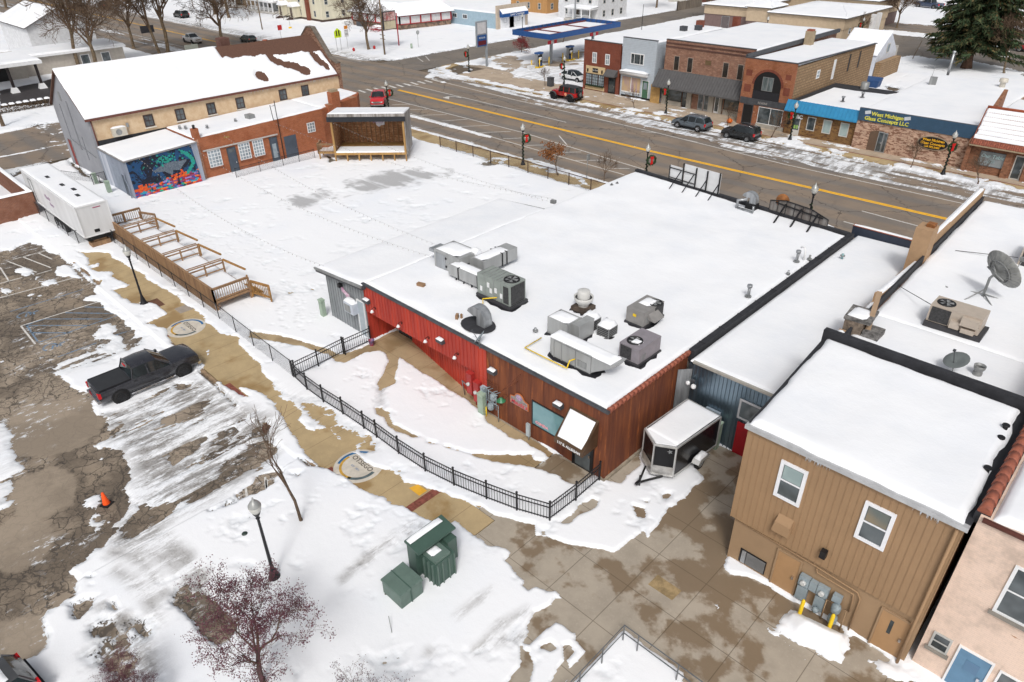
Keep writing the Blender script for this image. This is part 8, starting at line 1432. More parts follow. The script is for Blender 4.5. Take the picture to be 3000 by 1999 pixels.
door(t, W, -35.4, -34.5, .12, 2.2, OFFW, None, (.12, .88, .3, .95)); W.box(mb := MB(), -35.2, -34.98, .9, 1.3, .05, .06); W.box(mb, -34.9, -34.68, .9, 1.3, .05, .06); part('green_notice', mb, mat('notice_green', (.3, .5, .12), .6), t); W.box(mb := MB(), -36.0, -35.7, 1.3, 1.7, 0, .3); part('mailbox', mb, BLACK, t)
for x, y, l in ((-31.5, 88.6, 'nearer the street'), (-30.6, 92.2, 'in the middle of the roof')): pipe(x, y, .7, .12, 'dark mushroom vent on the blue awning office roof '+l, True, 3.8, FASC)
solo('roof_condenser', MB().lathe((-32.2, 97.0, 3.8), [(.5, 0), (.5, .9), (.4, .95), (.01, .96)], 14), GREYM, 'round grey condenser at the back of the blue awning office roof', 'air conditioner')
solo('dumpster', MB().hexa([(-39, 116.5, .1), (-37, 116.5, .1), (-37, 118, .1), (-39, 118, .1)], [(-39.2, 116.4, 1.2), (-36.8, 116.4, 1.2), (-36.8, 118.1, 1.5), (-39.2, 118.1, 1.5)]), mat('dumpster_blue', (.02, .07, .2), .5), 'blue dumpster behind the low office building', 'dumpster')
PB_ = brick('pink_rustic_brick', (.60, .42, .31), (.44, .27, .19), (.50, .37, .28), .30, .10, (.20, .10, .065), (.48, .56)); t = shop('glass_shop', 'low pinkish brick shop with navy fascia, arched doorway and oval sign', -27.95, -16.0, 84.5, 109.5, 4.45, PB_, 66, zb=4.3); W = WS(84.5)
W.box(mb := MB(), -27.95, -16.0, 3.2, 4.52, 0, .1)
for i in range(11): W.box(mb, -27.95, -16.0, 3.22+i*.12, 3.24+i*.12, .1, .115)
part('navy_fascia', mb, mat('navy_siding', (.045, .10, .17), .5, var=.08), t)
YT = mat('yellow_letters', (.75, .72, .12), .5); text('West Michigan', .56, YT, t, (-24.9, 84.37, 3.92), (1, 0, 0), (0, 0, 1), depth=.02, bold=.015); text('Glass Concepts LLC', .56, YT, t, (-24.9, 84.37, 3.38), (1, 0, 0), (0, 0, 1), depth=.02, bold=.015)
for u in (-27.0, -22.85): mb = MB(); mb.beam(W.p(u-.3, 4.1, .12), W.p(u+.3, 4.25, .12), .06, .35); part('logo_tile', mb, mat('tile_white', (.6, .65, .7), .5), t); mb = MB(); W.box(mb, u-.2, u+.2, 3.72, 3.88, .1, .14); part('logo_base', mb, mat('logo_blue', (.03, .1, .4), .5), t)
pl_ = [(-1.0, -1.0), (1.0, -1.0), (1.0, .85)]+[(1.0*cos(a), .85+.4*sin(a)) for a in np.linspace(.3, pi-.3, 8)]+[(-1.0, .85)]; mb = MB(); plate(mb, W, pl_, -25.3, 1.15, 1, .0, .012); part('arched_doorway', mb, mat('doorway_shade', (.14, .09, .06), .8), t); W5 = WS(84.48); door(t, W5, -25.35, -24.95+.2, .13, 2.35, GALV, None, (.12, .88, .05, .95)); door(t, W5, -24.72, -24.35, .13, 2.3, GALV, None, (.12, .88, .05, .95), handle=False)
ov = wthing('oval_sign', 'black oval shop sign with orange lettering on the pinkish brick', 'sign', (-19.75, 84.4, 1.6)); mb = MB(); plate(mb, W, [(1.55*cos(a), .72*sin(a)) for a in np.linspace(0, 2*pi, 29)[:-1]], -19.75, 2.1, 1, .02, .1); part('rim', mb, mat('oval_rim', (.35, .28, .2), .6), ov); mb = MB(); plate(mb, W, [(1.45*cos(a), .64*sin(a)) for a in np.linspace(0, 2*pi, 29)[:-1]], -19.75, 2.1, 1, .1, .12); part('face', mb, BLACK, ov)
OT = mat('orange_letters', (.85, .45, .02), .5)
for s, z, sz in (('West Michigan', 2.3, .36), ('Glass Concepts', 1.93, .38), ('269 792-3400', 1.62, .27)): text(s, sz, OT, ov, (-19.75, 84.37, z), (1, 0, 0), (0, 0, 1), depth=.006, bold=.012)
for x, y, s in ((-26.0, 102.3, 0), ): solo('roof_cooler', MB().cbox((x, y, 4.9), (.8, .7, .9), .2), GREYM, 'leaning grey box with antenna on the glass shop roof', 'roof unit')
solo('antenna', MB().tube([(-26.3, 102.3, 5.3), (-26.2, 102.3, 6.6)], .02, 4).tube([(-27.5, 102.3, 6.4), (-25, 102.3, 6.2)], .015, 4), GREYM, 'thin television antenna on the glass shop roof', 'antenna')
solo('flue', MB().tube([(-26.4, 109.8, 4), (-26.4, 109.8, 7.2)], .16, 8).lathe((-26.4, 109.8, 7.2), [(.22, 0), (.22, .2), (.01, .25)], 8), GALV, 'tall galvanised flue at the back edge of the glass shop roof', 'flue')
solo('flue', MB().lathe((-19.2, 106, 4.4), [(.35, 0), (.3, .6), (.5, .7), (.45, 1.1), (.01, 1.15)], 10), mat('vent_cream', (0, 0, 0)), 'squat white roof ventilator at the far right roof edge', 'roof vent')
solo('stone_ledge', MB().box(-28, 109.6, 0, -8, 111.2, 4.0), brick('rubble_brick', (.16, .13, .10), (.22, .18, .14), (.1, .08, .06), .5, .25), 'dark rubble wall strip behind the glass shop roof', 'wall')
OB2 = brick('brown_orange_brick', (.33, .15, .08), (.24, .10, .055), (.2, .13, .09), .28, .1, (.16, .07, .04), (.5, .6)); t = shop('restaurant_shop', 'brick restaurant with a steep snowy clay tile mansard at the right edge', -15.95, -4, 84.0, 92, 3.0, OB2, 67, snow=False); W = WS(84.0)
mb = MB().hexa([(-16.2, 83.4, 2.95), (-4, 83.4, 2.95), (-4, 85.6, 2.95), (-16.2, 85.6, 2.95)], [(-16.0, 83.42, 3.05), (-4, 83.42, 3.05), (-4, 85.6, 6.1), (-16.0, 85.6, 6.1)])
for i in range(60): x = -16.1+i*.2; mb.tube([(x, 83.36, 3.02), (x, 85.5, 6.12)], .055, 4, cap=False)
part('tile_roof', mb, CLAY, t)
for i in range(7):
    f0, f1 = .13+i*.125, .13+i*.125+.115; g = lambda f: (83.38+2.12*f, 3.08+3.04*f); (ya_, za_), (yb_, zb_) = g(f0), g(f1); snowquad(t, [(-16.0, ya_, za_+.05), (-4, ya_, za_+.05), (-4, yb_, zb_+.05), (-16.0, yb_, zb_+.05)], .07, .25, seed=70+i, name='tile_snow', edge=.1, rag=.16, lump=.05)
part('ridge_tiles', MB().tube([(-16.1, 85.6, 6.25), (-4, 85.6, 6.25)], .16, 6), mat('ridge_orange', (.45, .11, .05), .7), t); part('side_parapet', MB().hexa([(-16.35, 83.6, 0), (-15.98, 83.6, 0), (-15.98, 92, 0), (-16.35, 92, 0)], [(-16.35, 83.6, 3.2), (-15.98, 83.6, 3.2), (-15.98, 92, 6.9), (-16.35, 92, 6.9)]), OB2, t); part('eave_board', MB().box(-16.2, 83.3, 2.85, -4, 83.42, 2.97), mat('cap_stone', (0, 0, 0)), t)
window(t, W, -15.1, -12.7, .9, 2.4, FASC, glass('grey_window', (.20, .23, .24), (.26, .29, .3), .15), .05); text('Our Table', .5, mat('pale_teal_letters', (.5, .7, .72), .5), t, (-13.9, 83.9, 1.8), (1, 0, 0), (0, 0, 1), depth=.005); text('FOOD\nDRINK', .22, mat('dark_teal_letters', (.3, .42, .43), .5), t, (-13.9, 83.9, 1.5), (1, 0, 0), (0, 0, 1), depth=.005)
door(t, W, -12.0, -11.1, .13, 2.5, OFFW, None, (.12, .88, .05, .95))
for x in (-12.5, -10.7): W.box(mb := MB(), x-.3, x+.3, .1, 2.8, 0, .3); part('brick_pier', mb, OB2, t)
snowquad(t, [(-15.95, 85.7, 4.6), (-2, 85.7, 4.6), (-2, 99, 4.6), (-15.95, 99, 4.6)], .2, .8, seed=77); part('rear_wall', MB().box(-15.95, 92.01, 0, -2, 99, 4.58), OB2, t)
hut = wthing('gabled_annex', 'small white gabled annex behind the arched brick shop', 'building', (-41, 127, 0)); mb = MB(); n_ = [(122.5, 0), (131, 0), (131, 3.6), (127, 6.6), (122.5, 3.6)]; vs = [(-40, y, z) for y, z in n_]+[(-46, y, z) for y, z in n_]; mb.add(vs, [(0, 1, 2, 3, 4), (9, 8, 7, 6, 5)]+[(i, 5+i, 5+(i+1) % 5, (i+1) % 5) for i in range(5)]); part('wall', mb, mat('annex_white', (.62, .65, .72), .6), hut); part('lower_wall', MB().box(-39.9, 122.5, 0, -39.0, 131, 2.7), BLK, hut); snowquad(hut, [(-39.9, 122.3, 3.7), (-39.9, 127, 6.7), (-46, 127, 6.7), (-46, 122.3, 3.7)], .2, .5, seed=5); window(hut, WE(-39.95), 126.2, 127.4, 3.6, 5.0, OFFW, GW, .12)
solo('pumpkin', MB().lathe((-43.5, 84.6, .12), [(.1, 0), (.32, .12), (.38, .3), (.3, .5), (.08, .55), (.05, .65)], 12), mat('pumpkin_orange', (.75, .16, .02), .5), 'orange pumpkin at the corner pier of the ribbed awning block', 'pumpkin'); solo('waste_bin', MB().cbox((-75.2, 85.9, .75), (.85, .7, 1.3)).cbox((-75.2, 85.9, 1.43), (.95, .8, .08)), FASC, 'square grey waste bin behind the red off road vehicle', 'bin')
solo('kerb_sign', MB().tube([(-43.5, 55.6, .1), (-43.5, 55.6, 2.5)], .03, 5).box(-43.55, 55.5, 2.0, -43.45, 55.9, 2.6), GREYM, 'back of a thin parking sign at the near kerb', 'sign')
# ================================================================ filling station
cn = wthing('fuel_canopy', 'blue edged filling station canopy with red beams and snow on top', 'canopy', (-88.5, 106, 4.7)); X0, X1, Y0, Y1, Z = -93.0, -84.0, 95.8, 115.4, 4.85; BLU = mat('station_blue', (.02, .085, .27), .45, var=.1)
mb = MB(); mb.box(X0, Y0, Z, X1, Y0+.1, Z+.85); mb.box(X1-.1, Y0+.1, Z, X1, Y1, Z+.85); mb.box(X0, Y0+.1, Z, X0+.1, Y1, Z+.85); mb.box(X0+.1, Y1-.1, Z, X1-.1, Y1, Z+.85); part('fascia', mb, BLU, cn); part('deck', MB().box(X0+.1, Y0+.1, Z+.02, X1-.1, Y1-.1, Z+.15), mat('canopy_under', (.45, .45, .45), .6), cn)
snowquad(cn, [(X0+.9, Y0+.3, Z+.15), (X1-.4, Y0+.3, Z+.15), (X1-.4, Y1-.3, Z+.15), (X0+.9, Y1-.3, Z+.15)], .18, .5, seed=81, rag=.1); mb = MB(); CR_ = mat('canopy_red', (.16, .03, .03), .7)
for x in (X0+.65, X1-2.0): mb.box(x, Y0+.15, Z+.2, x+.35, Y1-.15, Z+.5)
for y in (Y0+5.0, Y0+12.5): mb.box(X0+1.05, y, Z+.2, X1-2.05, y+.35, Z+.48)
part('red_beams', mb, CR_, cn)
for i in range(16): y = Y0+.6+i*1.2; part('brace', MB().beam((X0+.12, y, Z+.8), (X0+.6, y, Z+.2), .08), FASC, cn)
for i in range(7): x = X0+1+i*1.2; part('brace', MB().beam((x, Y1-.12, Z+.8), (x, Y1-.6, Z+.2), .08), FASC, cn)
GCOL = mat('column_grey', (.30, .33, .36), .5)
for y, l in ((100.2, 'a'), (112.0, 'b')):
    part('column', MB().box(-87.9, y-.2, .1, -87.5, y+.2, Z), GCOL, cn); part('red_price_band', MB().box(-87.4, y-1.3, Z-1.45, -87.3, y-.45, Z-.85).box(-87.4, y+.3, Z-1.45, -87.3, y+1.1, Z-.85), mat('band_red', (.65, .01, .03), .4), cn); part('white_price_band', MB().box(-87.4, y-.44, Z-1.4, -87.3, y+.29, Z-.9), mat('band_white', (.6, .58, .58), .4), cn)
def pump(x, y, lab):
    t = wthing('fuel_pump', lab, 'fuel pump', (x, y, .1), 'fuel pumps with yellow guards'); part('plinth', MB().cbox((x, y, .18), (1.2, 2.2, .16)), YEL, t); part('body', MB().box(x-.3, y-.55, .26, x+.3, y+.55, 2.0), BLACK, t); [part('side_cladding', MB().box(x-.32, y+e, .26, x+.28, y+e+.06, 2.3), GALV, t) for e in (-.62, .56)]
    part('blue_panel', MB().box(x+.3, y-.5, .3, x+.33, y+.5, .9), BLU, t); part('screen', MB().box(x+.3, y-.4, 1.3, x+.33, y+.4, 1.75), WHITE, t); part('canopy_cap', MB().box(x-.45, y-.7, 2.3, x+.45, y+.7, 2.55), BLU, t); part('hoses', MB().tube([(x+.36, y-.3, 1.6), (x+.5, y-.3, 1.0), (x+.36, y-.2, .6)], .03).tube([(x+.36, y+.3, 1.6), (x+.5, y+.3, 1.0), (x+.36, y+.2, .6)], .03), RUBBER, t)
pump(-87.0, 96.2, 'blue topped fuel pump nearest the street'); pump(-87.2, 104.8, 'blue topped fuel pump nearer the red brick shop')
for x, y, l in ((-86.6, 93.9, 'left of the nearer pump'), (-86.4, 98.2, 'right of the nearer pump'), (-86.3, 95.6, 'directly before the nearer pump'), (-87.0, 102.6, 'left of the farther pump'), (-86.4, 104.4, 'directly before the farther pump'), (-86.6, 106.6, 'right of the farther pump'), (-77.0, 96.5, 'behind the white car')): solo('guard_post', MB().cyl((x, y, .1), .11, 1.5 if x < -80 else 2.0, 10), mat('guard_yellow', (.75, .50, .06), .6), 'yellow guard post '+l, 'bollard', 'yellow guard posts at the pumps')
solo('planter', MB().cbox((-86.2, 93.3, .45), (.9, 1.1, .7)).cbox((-86.2, 93.3, .82), (1.0, 1.2, .06)), mat('white_stone', (.7, .7, .7), .7), 'white snow topped box by the nearer fuel pump', 'planter')
ps = wthing('price_sign', 'tall grey and blue filling station price sign with blank white panel', 'sign', (-94.4, 90.0, .1)); part('post', MB().box(-94.55, 90.55, .1, -94.25, 90.85, 7.4), GCOL, ps); part('frame', MB().box(-94.5, 88.3, 3.5, -94.24, 90.9, 7.6), GCOL, ps); part('blank_panel', MB().box(-94.23, 88.55, 5.6, -94.18, 90.5, 7.35), mat('panel_pale', (.60, .60, .62), .5), ps); part('blue_panel', MB().box(-94.23, 88.45, 3.6, -94.18, 90.6, 5.4), BLU, ps); part('price_panel', MB().box(-94.18, 88.6, 3.8, -94.14, 90.45, 4.5), mat('price_dark_red', (.12, .01, .015), .4), ps); text('REGULAR', .34, WHITE, ps, (-94.15, 89.5, 4.85), (0, 1, 0), (0, 0, 1), depth=.005)
# ================================================================ diner, blue shop, houses beyond
dn = wthing('diner_building', 'low diner with stone base, red trim and heavy snow covered mansard roof', 'building', (-147, 114, 0)); STN = NB('field_stone', .85); v_ = STN.n('ShaderNodeTexVoronoi'); v_.inputs['Scale'].default_value = 1.9; STN.L(STN.co, v_.inputs['Vector']); STN.col(STN.mix((.30, .20, .14), (.12, .09, .07), STN.step(v_.outputs['Color'], .2, .8))); STN = STN.m
fp = [(-156, 105.5), (-140.4, 107.6), (-138.2, 121.3), (-154, 122)]; part('stone_base', MB().prism(fp, 0, 1.3), STN, dn); part('wall', MB().prism([(a*.999-.1, b) for a, b in fp], 1.3, 3.1), mat('diner_white', (.68, .68, .68), .6), dn)
mb = MB()
for (a, b), k in (((fp[0], fp[1]), 6), ((fp[1], fp[2]), 5)):
    for i in range(k+1): x = a[0]+(b[0]-a[0])*i/k; y = a[1]+(b[1]-a[1])*i/k; mb.cbox((x+.05, y-.05, 2.2), (.28, .28, 1.8))
    for z in (1.35, 3.0): mb.beam((a[0]+.08, a[1]-.06, z), (b[0]+.08, b[1]-.06, z), .2, .14)
part('red_trim', mb, mat('trim_red', (.40, .02, .03), .5), dn); cx, cy = -147, 114; e1 = [(cx+(x-cx)*1.09, cy+(y-cy)*1.09) for x, y in fp]; e2 = [(cx+(x-cx)*.78, cy+(y-cy)*.78) for x, y in fp]
mb = MB(); mb.hexa([(*p, 3.1) for p in e1], [(*p, 5.4) for p in e2]); part('mansard', mb, mat('shake_brown', (.09, .07, .055), .9, var=.4), dn)
for i in range(4): j = (i+1) % 4; snowquad(dn, [(*e1[i], 3.2), (*e1[j], 3.2), (*e2[j], 5.45), (*e2[i], 5.45)], .25, .7, seed=i+3, edge=.3, rag=.12)
snowquad(dn, [(*p, 5.42) for p in e2], .25, 1, seed=9); door(dn, Wall(fp[0], (15.6, 2.1), (2.1, -15.6)), 4.0, 5.1, 0.1, 2.8, WHITE, mat('trim_red', (0, 0, 0)))
bs = wthing('blue_shop', 'low pale blue building with beige front and navy scalloped awning', 'building', (-131, 128, 0)); PBL = mat('pale_blue_wall', (.33, .45, .53), .7, var=.08); part('wall', MB().prism([(-140.4, 122.6), (-124.0, 122.6), (-124.0, 133), (-140.4, 133)], 0, 3.4), PBL, bs); part('front_wall', MB().box(-124.0, 122.3, 0, -123.4, 132.4, 5.1), mat('beige_front', (.53, .44, .35), .8), bs); snowquad(bs, [(-140.2, 122.6, 3.42), (-124.1, 122.6, 3.42), (-124.1, 133, 3.9), (-140.2, 133, 3.9)], .3, .8, seed=7)
W = WE(-123.38); W.box(mb := MB(), 123.2, 131.4, .1, 3.3, 0, .04); part('white_panel', mb, WHITE, bs); mb = MB().hexa([W.p(123.0, 2.7, 1.0), W.p(131.6, 2.7, 1.0), W.p(131.6, 2.7, 0), W.p(123.0, 2.7, 0)], [W.p(123.0, 3.4, .95), W.p(131.6, 3.4, .95), W.p(131.6, 4.3, 0), W.p(123.0, 4.3, 0)]); part('awning', mb, mat('navy_awning', (.01, .075, .26), .5), bs)
text('Lynn Creations', .75, WHITE, bs, tuple(W.p(127.8, 2.9, 1.03)), (0, 1, 0), (0, 0, 1), depth=.006, shear=.2); snowquad(bs, [tuple(W.p(123.0, 3.45, .95)), tuple(W.p(131.6, 3.45, .95)), tuple(W.p(131.6, 4.32, 0)), tuple(W.p(123.0, 4.32, 0))], .15, .3, seed=2, name='awning_snow'); door(bs, W, 126.2, 127.6, .1, 2.5, mat('offwhite_frame', (0, 0, 0)), GREYM); window(bs, W, 124.3, 125.2, 1.4, 2.4, GREYM, GLASS, .06); window(bs, W, 128.7, 129.6, 1.4, 2.4, GREYM, GLASS, .06); W = WS(122.58)
for u in (-139.0, -135.4): window(bs, W, u, u+1.6, 1.6, 2.6, WHITE, GLASS, .12, mull=(.5,))
def house(name, lab, x0, x1, y0, y1, ev, rg, m, axis='x', seed=1, wins=((.2, 1), (.5, 1), (.8, 1)), floors=2, porch=None, rm=None, chim=None, winE=True):
    t = wthing(name, lab, 'house', ((x0+x1)/2, (y0+y1)/2, 0)); mb = MB(); cx, cy = (x0+x1)/2, (y0+y1)/2
    if axis == 'x': a = [(x0, y0, 0), (x0, y1, 0), (x0, y1, ev), (x0, cy, rg), (x0, y0, ev)]; b = [(x1, p[1], p[2]) for p in a]
    else: a = [(x0, y0, 0), (x1, y0, 0), (x1, y0, ev), (cx, y0, rg), (x0, y0, ev)]; b = [(p[0], y1, p[2]) for p in a]
    mb.add(a+b, [(0, 1, 2, 3, 4), (9, 8, 7, 6, 5)]+[(i, 5+i, 5+(i+1) % 5, (i+1) % 5) for i in range(5)]); part('wall', mb, m, t); o = .5; k = (rg-ev)/((y1-y0)/2 if axis == 'x' else (x1-x0)/2)
    mb = MB()
    if axis == 'x': Q = [[(x0-o, y0-o, ev-o*k), (x1+o, y0-o, ev-o*k), (x1+o, cy, rg), (x0-o, cy, rg)], [(x0-o, cy, rg), (x1+o, cy, rg), (x1+o, y1+o, ev-o*k), (x0-o, y1+o, ev-o*k)]]
    else: Q = [[(cx, y0-o, rg), (x1+o, y0-o, ev-o*k), (x1+o, y1+o, ev-o*k), (cx, y1+o, rg)], [(x0-o, y0-o, ev-o*k), (cx, y0-o, rg), (cx, y1+o, rg), (x0-o, y1+o, ev-o*k)]]
    for q in Q: mb.hexa([(a, b, c+.03) for a, b, c in q], [(a, b, c+.18) for a, b, c in q])
    part('roof', mb, rm or mat('grey_shingle', (.12, .11, .10), .9, var=.3), t)
    for i, q in enumerate(Q): snowquad(t, [(a, b, c+.19) for a, b, c in q], .22, 1., seed=seed+i, rag=.1)
    for f in range(floors):
        z = 1.1+f*2.9
        for fr, _ in wins:
            u = x0+(x1-x0)*fr; window(t, WS(y0), u-.5, u+.5, z, z+1.5, OFFW, GLASS, .1, bars=(.5,))
            if winE: u = y0+(y1-y0)*fr; window(t, WE(x1), u-.5, u+.5, z, z+1.5, OFFW, GLASS, .1, bars=(.5,))
    if chim: part('chimney', MB().box(chim[0], chim[1], 2, chim[0]+1.0, chim[1]+1.0, rg+1), mat('chimney_brick', (0, 0, 0)) if 'chimney_brick' in MC else RBR, t)
    if porch:
        px0, px1, pd = porch; part('porch_roof', MB().box(px0, y0-pd, 3.0, px1, y0-.01, 3.25), WHITE, t); snowquad(t, [(px0, y0-pd, 3.26), (px1, y0-pd, 3.26), (px1, y0, 3.5), (px0, y0, 3.5)], .2, .6, seed=seed+5, name='porch_snow'); part('porch_floor', MB().box(px0, y0-pd, .3, px1, y0-.01, .8), OFFW, t); n = max(2, int((px1-px0)/2.2))
        for i in range(n+1): x = px0+.15+(px1-px0-.3)*i/n; part('porch_column', MB().box(x-.12, y0-pd+.1, .8, x+.12, y0-pd+.34, 3.0), WHITE, t)
        mb = MB()
        for z in (1.1, 1.7): mb.box(px0+.2, y0-pd+.2, z, px1-.2, y0-pd+.28, z+.08)
        for i in range(int((px1-px0)/.35)): mb.box(px0+.2+i*.35, y0-pd+.21, 1.1, px0+.27+i*.35, y0-pd+.27, 1.7)
        part('porch_rail', mb, WHITE, t)
        for i in range(3): part('porch_step', MB().box(cx-.9, y0-pd-.3*(i+1), .1, cx+.9, y0-pd-.3*i, .6-.17*i), OFFW, t)
        door(t, WS(y0), cx-.5, cx+.5, .8, 2.9, mat('porch_door', (.12, .09, .07), .6))
    return t
CREH = mat('cream_clapboard', (.66, .62, .48), .7, var=.08, streak=True)
t = house('cream_house', 'large cream house with small gabled porches and brick chimney beyond the corner', -186, -166, 103.5, 116, 7.5, 10, CREH, 'x', 3, wins=((.12, 1), (.5, 1), (.84, 1))); part('plinth', MB().box(-186.05, 103.4, 0, -165.9, 116, .7), mat('plinth_brown', (.09, .06, .05), .9), t); part('chimney', MB().box(-172.3, 102.8, 0, -171.2, 103.45, 11), RBR, t)
for x in (-182.0, -176.8):
    part('porch_wall', MB().box(x-1, 101.3, .7, x+1, 103.4, 3.2), CREH, t); part('porch_roof', MB().hexa([(x-1.3, 101.0, 3.2), (x+1.3, 101.0, 3.2), (x+1.3, 103.4, 3.2), (x-1.3, 103.4, 3.2)], [(x-.05, 101.0, 4.2), (x+.05, 101.0, 4.2), (x+.05, 103.4, 4.2), (x-.05, 103.4, 4.2)]), SNOW, t); door(t, WS(101.28), x-.45, x+.45, .8, 2.9, mat('porch_door', (.12, .09, .07), .6)); mb = MB()
    for i in range(5): mb.box(x-.8, 101.2-.35*(i+1), 0, x+.8, 101.2-.35*i, .7-.14*i)
    mb.beam((x-.85, 101.2, 1.6), (x-.85, 99.3, .9), .08).beam((x+.85, 101.2, 1.6), (x+.85, 99.3, .9), .08).beam((x-.85, 99.3, 0), (x-.85, 99.3, .95), .08).beam((x+.85, 99.3, 0), (x+.85, 99.3, .95), .08); part('steps', mb, mat('plinth_brown', (0, 0, 0)), t)
house('porch_house', 'pale house with a long white columned porch left of the cream house', -203, -189, 106, 120, 6.5, 10, mat('pale_clapboard', (.62, .65, .66), .7), 'y', 13, porch=(-203, -189, 3.2)); house('brown_house', 'brown house with covered porch behind the leaning tree trunks', -226, -208, 106, 120, 6, 9, mat('brown_clapboard', (.26, .19, .12), .8), 'x', 17, porch=(-224, -210, 3))
house('grey_house', 'grey brown house filling the gap left of the diner roof', -168, -158, 118, 131, 6.8, 10.5, mat('taupe_clapboard', (.36, .33, .27), .8), 'y', 23); house('white_house', 'white house with open porch and steps behind the blue shop', -126, -113.5, 146.5, 158, 7, 10, mat('white_clapboard', (.72, .73, .75), .6), 'x', 19, porch=(-121.5, -113.5, 3.2))
house('dark_brick_house', 'dark red brick house with a snowy stoop at the top centre', -133, -112, 196, 210, 6, 9, brick('dark_red_brick', (.15, .05, .035), (.11, .04, .03), (.12, .08, .06), .3, .1), 'x', 29, porch=(-124, -118, 3)); house('timber_shed', 'orange brown timber walled house above the blue shop roof', -146, -133, 150, 160, 5.5, 8, mat('orange_boards', (.48, .26, .10), .8, streak=True), 'x', 37)
house('white_bungalow', 'white sided house with steep snowy roof at the far left edge', -182, -163.5, 38.5, 50, 6.0, 8.6, mat('white_clapboard', (0, 0, 0)), 'x', 31, wins=(), winE=False)
solo('board_fence', MB().box(-111.5, 178, 0, -111.2, 190, 2.1).box(-111.6, 178, 0, -111.1, 178.3, 2.3).box(-111.6, 184, 0, -111.1, 184.3, 2.3), mat('grey_boards', (.25, .21, .17), .9, var=.3, streak=True), 'grey wooden board fence beside the dark brick house', 'fence')
solo('far_fence', MB().box(-76, 246, 0, -20, 246.3, 2.6).box(-60, 245.8, 0, -59.6, 246, 2.8).box(-45, 245.8, 0, -44.6, 246, 2.8), mat('brown_boards', (.24, .15, .09), .9, var=.4, streak=True), 'long brown timber fence along the top edge behind the blue pickup', 'fence'); house('garage', 'small white garage with snowy roof behind the spruce', -50, -42, 206, 214, 2.9, 4.6, mat('white_clapboard', (0, 0, 0)), 'x', 41, wins=((.3, 1),), floors=1)
house('tree_line_house', 'white house partly hidden beyond the spruce at the top right', -20, -6, 225, 240, 5, 8, mat('white_clapboard', (0, 0, 0)), 'x', 43); house('grey_cottage', 'grey cottage at the top edge above the bank roof', -100, -88, 240, 252, 4.5, 7, mat('grey_clapboard', (.42, .44, .46), .8), 'x', 47)
# covered entrance at left edge
ce = wthing('funeral_home', 'long low grey building with covered carport entrance and dark columns at the left edge', 'building', (-150, 40, 0)); part('wall', MB().box(-156, 32.5, 0, -147.5, 49, 3.4), mat('warm_grey_wall', (.46, .42, .37), .8, var=.1), ce); snowquad(ce, [(-156.2, 32.3, 3.45), (-147.0, 32.3, 3.45), (-147.0, 49.3, 3.45), (-156.2, 49.3, 3.45)], .3, .8, seed=91); part('eave', MB().box(-147.3, 32.2, 3.1, -146.9, 49.4, 3.45), WHITE, ce)
part('carport_roof', MB().box(-145.5, 21.5, 4.0, -134.4, 32.2, 4.5), WHITE, ce); snowquad(ce, [(-145.4, 21.6, 4.51), (-134.5, 21.6, 4.51), (-134.5, 32.1, 4.51), (-145.4, 32.1, 4.51)], .25, .7, seed=93)
for x, y in ((-135.7, 27.5), (-136.0, 31.5), (-135.5, 22.5)): part('column', MB().tube([(x, y, .8), (x, y, 4.0)], .22, 8), mat('column_dark', (.04, .03, .03), .6), ce); part('column_base', MB().hexa([(x-.6, y-.6, 0), (x+.6, y-.6, 0), (x+.6, y+.6, 0), (x-.6, y+.6, 0)], [(x-.35, y-.35, .9), (x+.35, y-.35, .9), (x+.35, y+.35, .9), (x-.35, y+.35, .9)]), WHITE, ce)
W = WE(-147.48); window(ce, W, 41.5, 43.0, .8, 2.6, WHITE, GLASS, .1); window(ce, W, 45, 46.5, .8, 2.6, WHITE, GLASS, .1); W = WE(-146.0); part('dark_entrance', MB().box(-146.49, 22, .1, -146.2, 29.5, 3.2), mat('opening_black', (0, 0, 0)), ce)
part('entrance_wall', MB().box(-152, 21.5, 0, -146.5, 32.4, 3.9), mat('warm_grey_wall', (0, 0, 0)), ce)
# bank
bkb = wthing('bank_building', 'sprawling tan and brown bank with several low snowy hip roofs', 'building', (-73, 160, 0)); TBK = mat('bank_tan', (.50, .39, .27), .8, var=.08); PUR = mat('bank_brown', (.19, .13, .12), .8, var=.12)
for (x0, x1, y0, y1, z, zt_) in ((-90.5, -80, 156.5, 176, 2.9, 4.7), (-78.5, -73.5, 153.5, 160, 2.6, 5.3), (-73.0, -57.5, 153, 176, 2.6, 4.6), (-86, -60, 176, 190, 2.6, 5.6)):
    part('wall', MB().box(x0, y0, 0, x1, y1, z), PUR if x0 != -73.0 else TBK, bkb); part('upper_band', MB().box(x0-.15, y0-.15, z, x1+.15, y1+.15, zt_), TBK, bkb); cx, cy = (x0+x1)/2, (y0+y1)/2; q = [(x0-.6, y0-.6, zt_), (x1+.6, y0-.6, zt_), (x1+.6, y1+.6, zt_), (x0-.6, y1+.6, zt_)]; hh = 1.1
    r0 = [(x0+(x1-x0)*.35, cy, zt_+hh), (x0+(x1-x0)*.65, cy, zt_+hh)]; part('roof', MB().box(x0-.6, y0-.6, zt_, x1+.6, y1+.6, zt_+.12), FASC, bkb)
    q = [(a, b, c+.13) for a, b, c in q]; snowquad(bkb, [q[0], q[1], r0[1], r0[0]], .2, 1, seed=3, rag=.05); snowquad(bkb, [q[1], q[2], r0[1], r0[1]], .2, 1, seed=4, rag=.0); snowquad(bkb, [q[2], q[3], r0[0], r0[1]], .2, 1, seed=5, rag=.05); snowquad(bkb, [q[3], q[0], r0[0], r0[0]], .2, 1, seed=6, rag=.0)
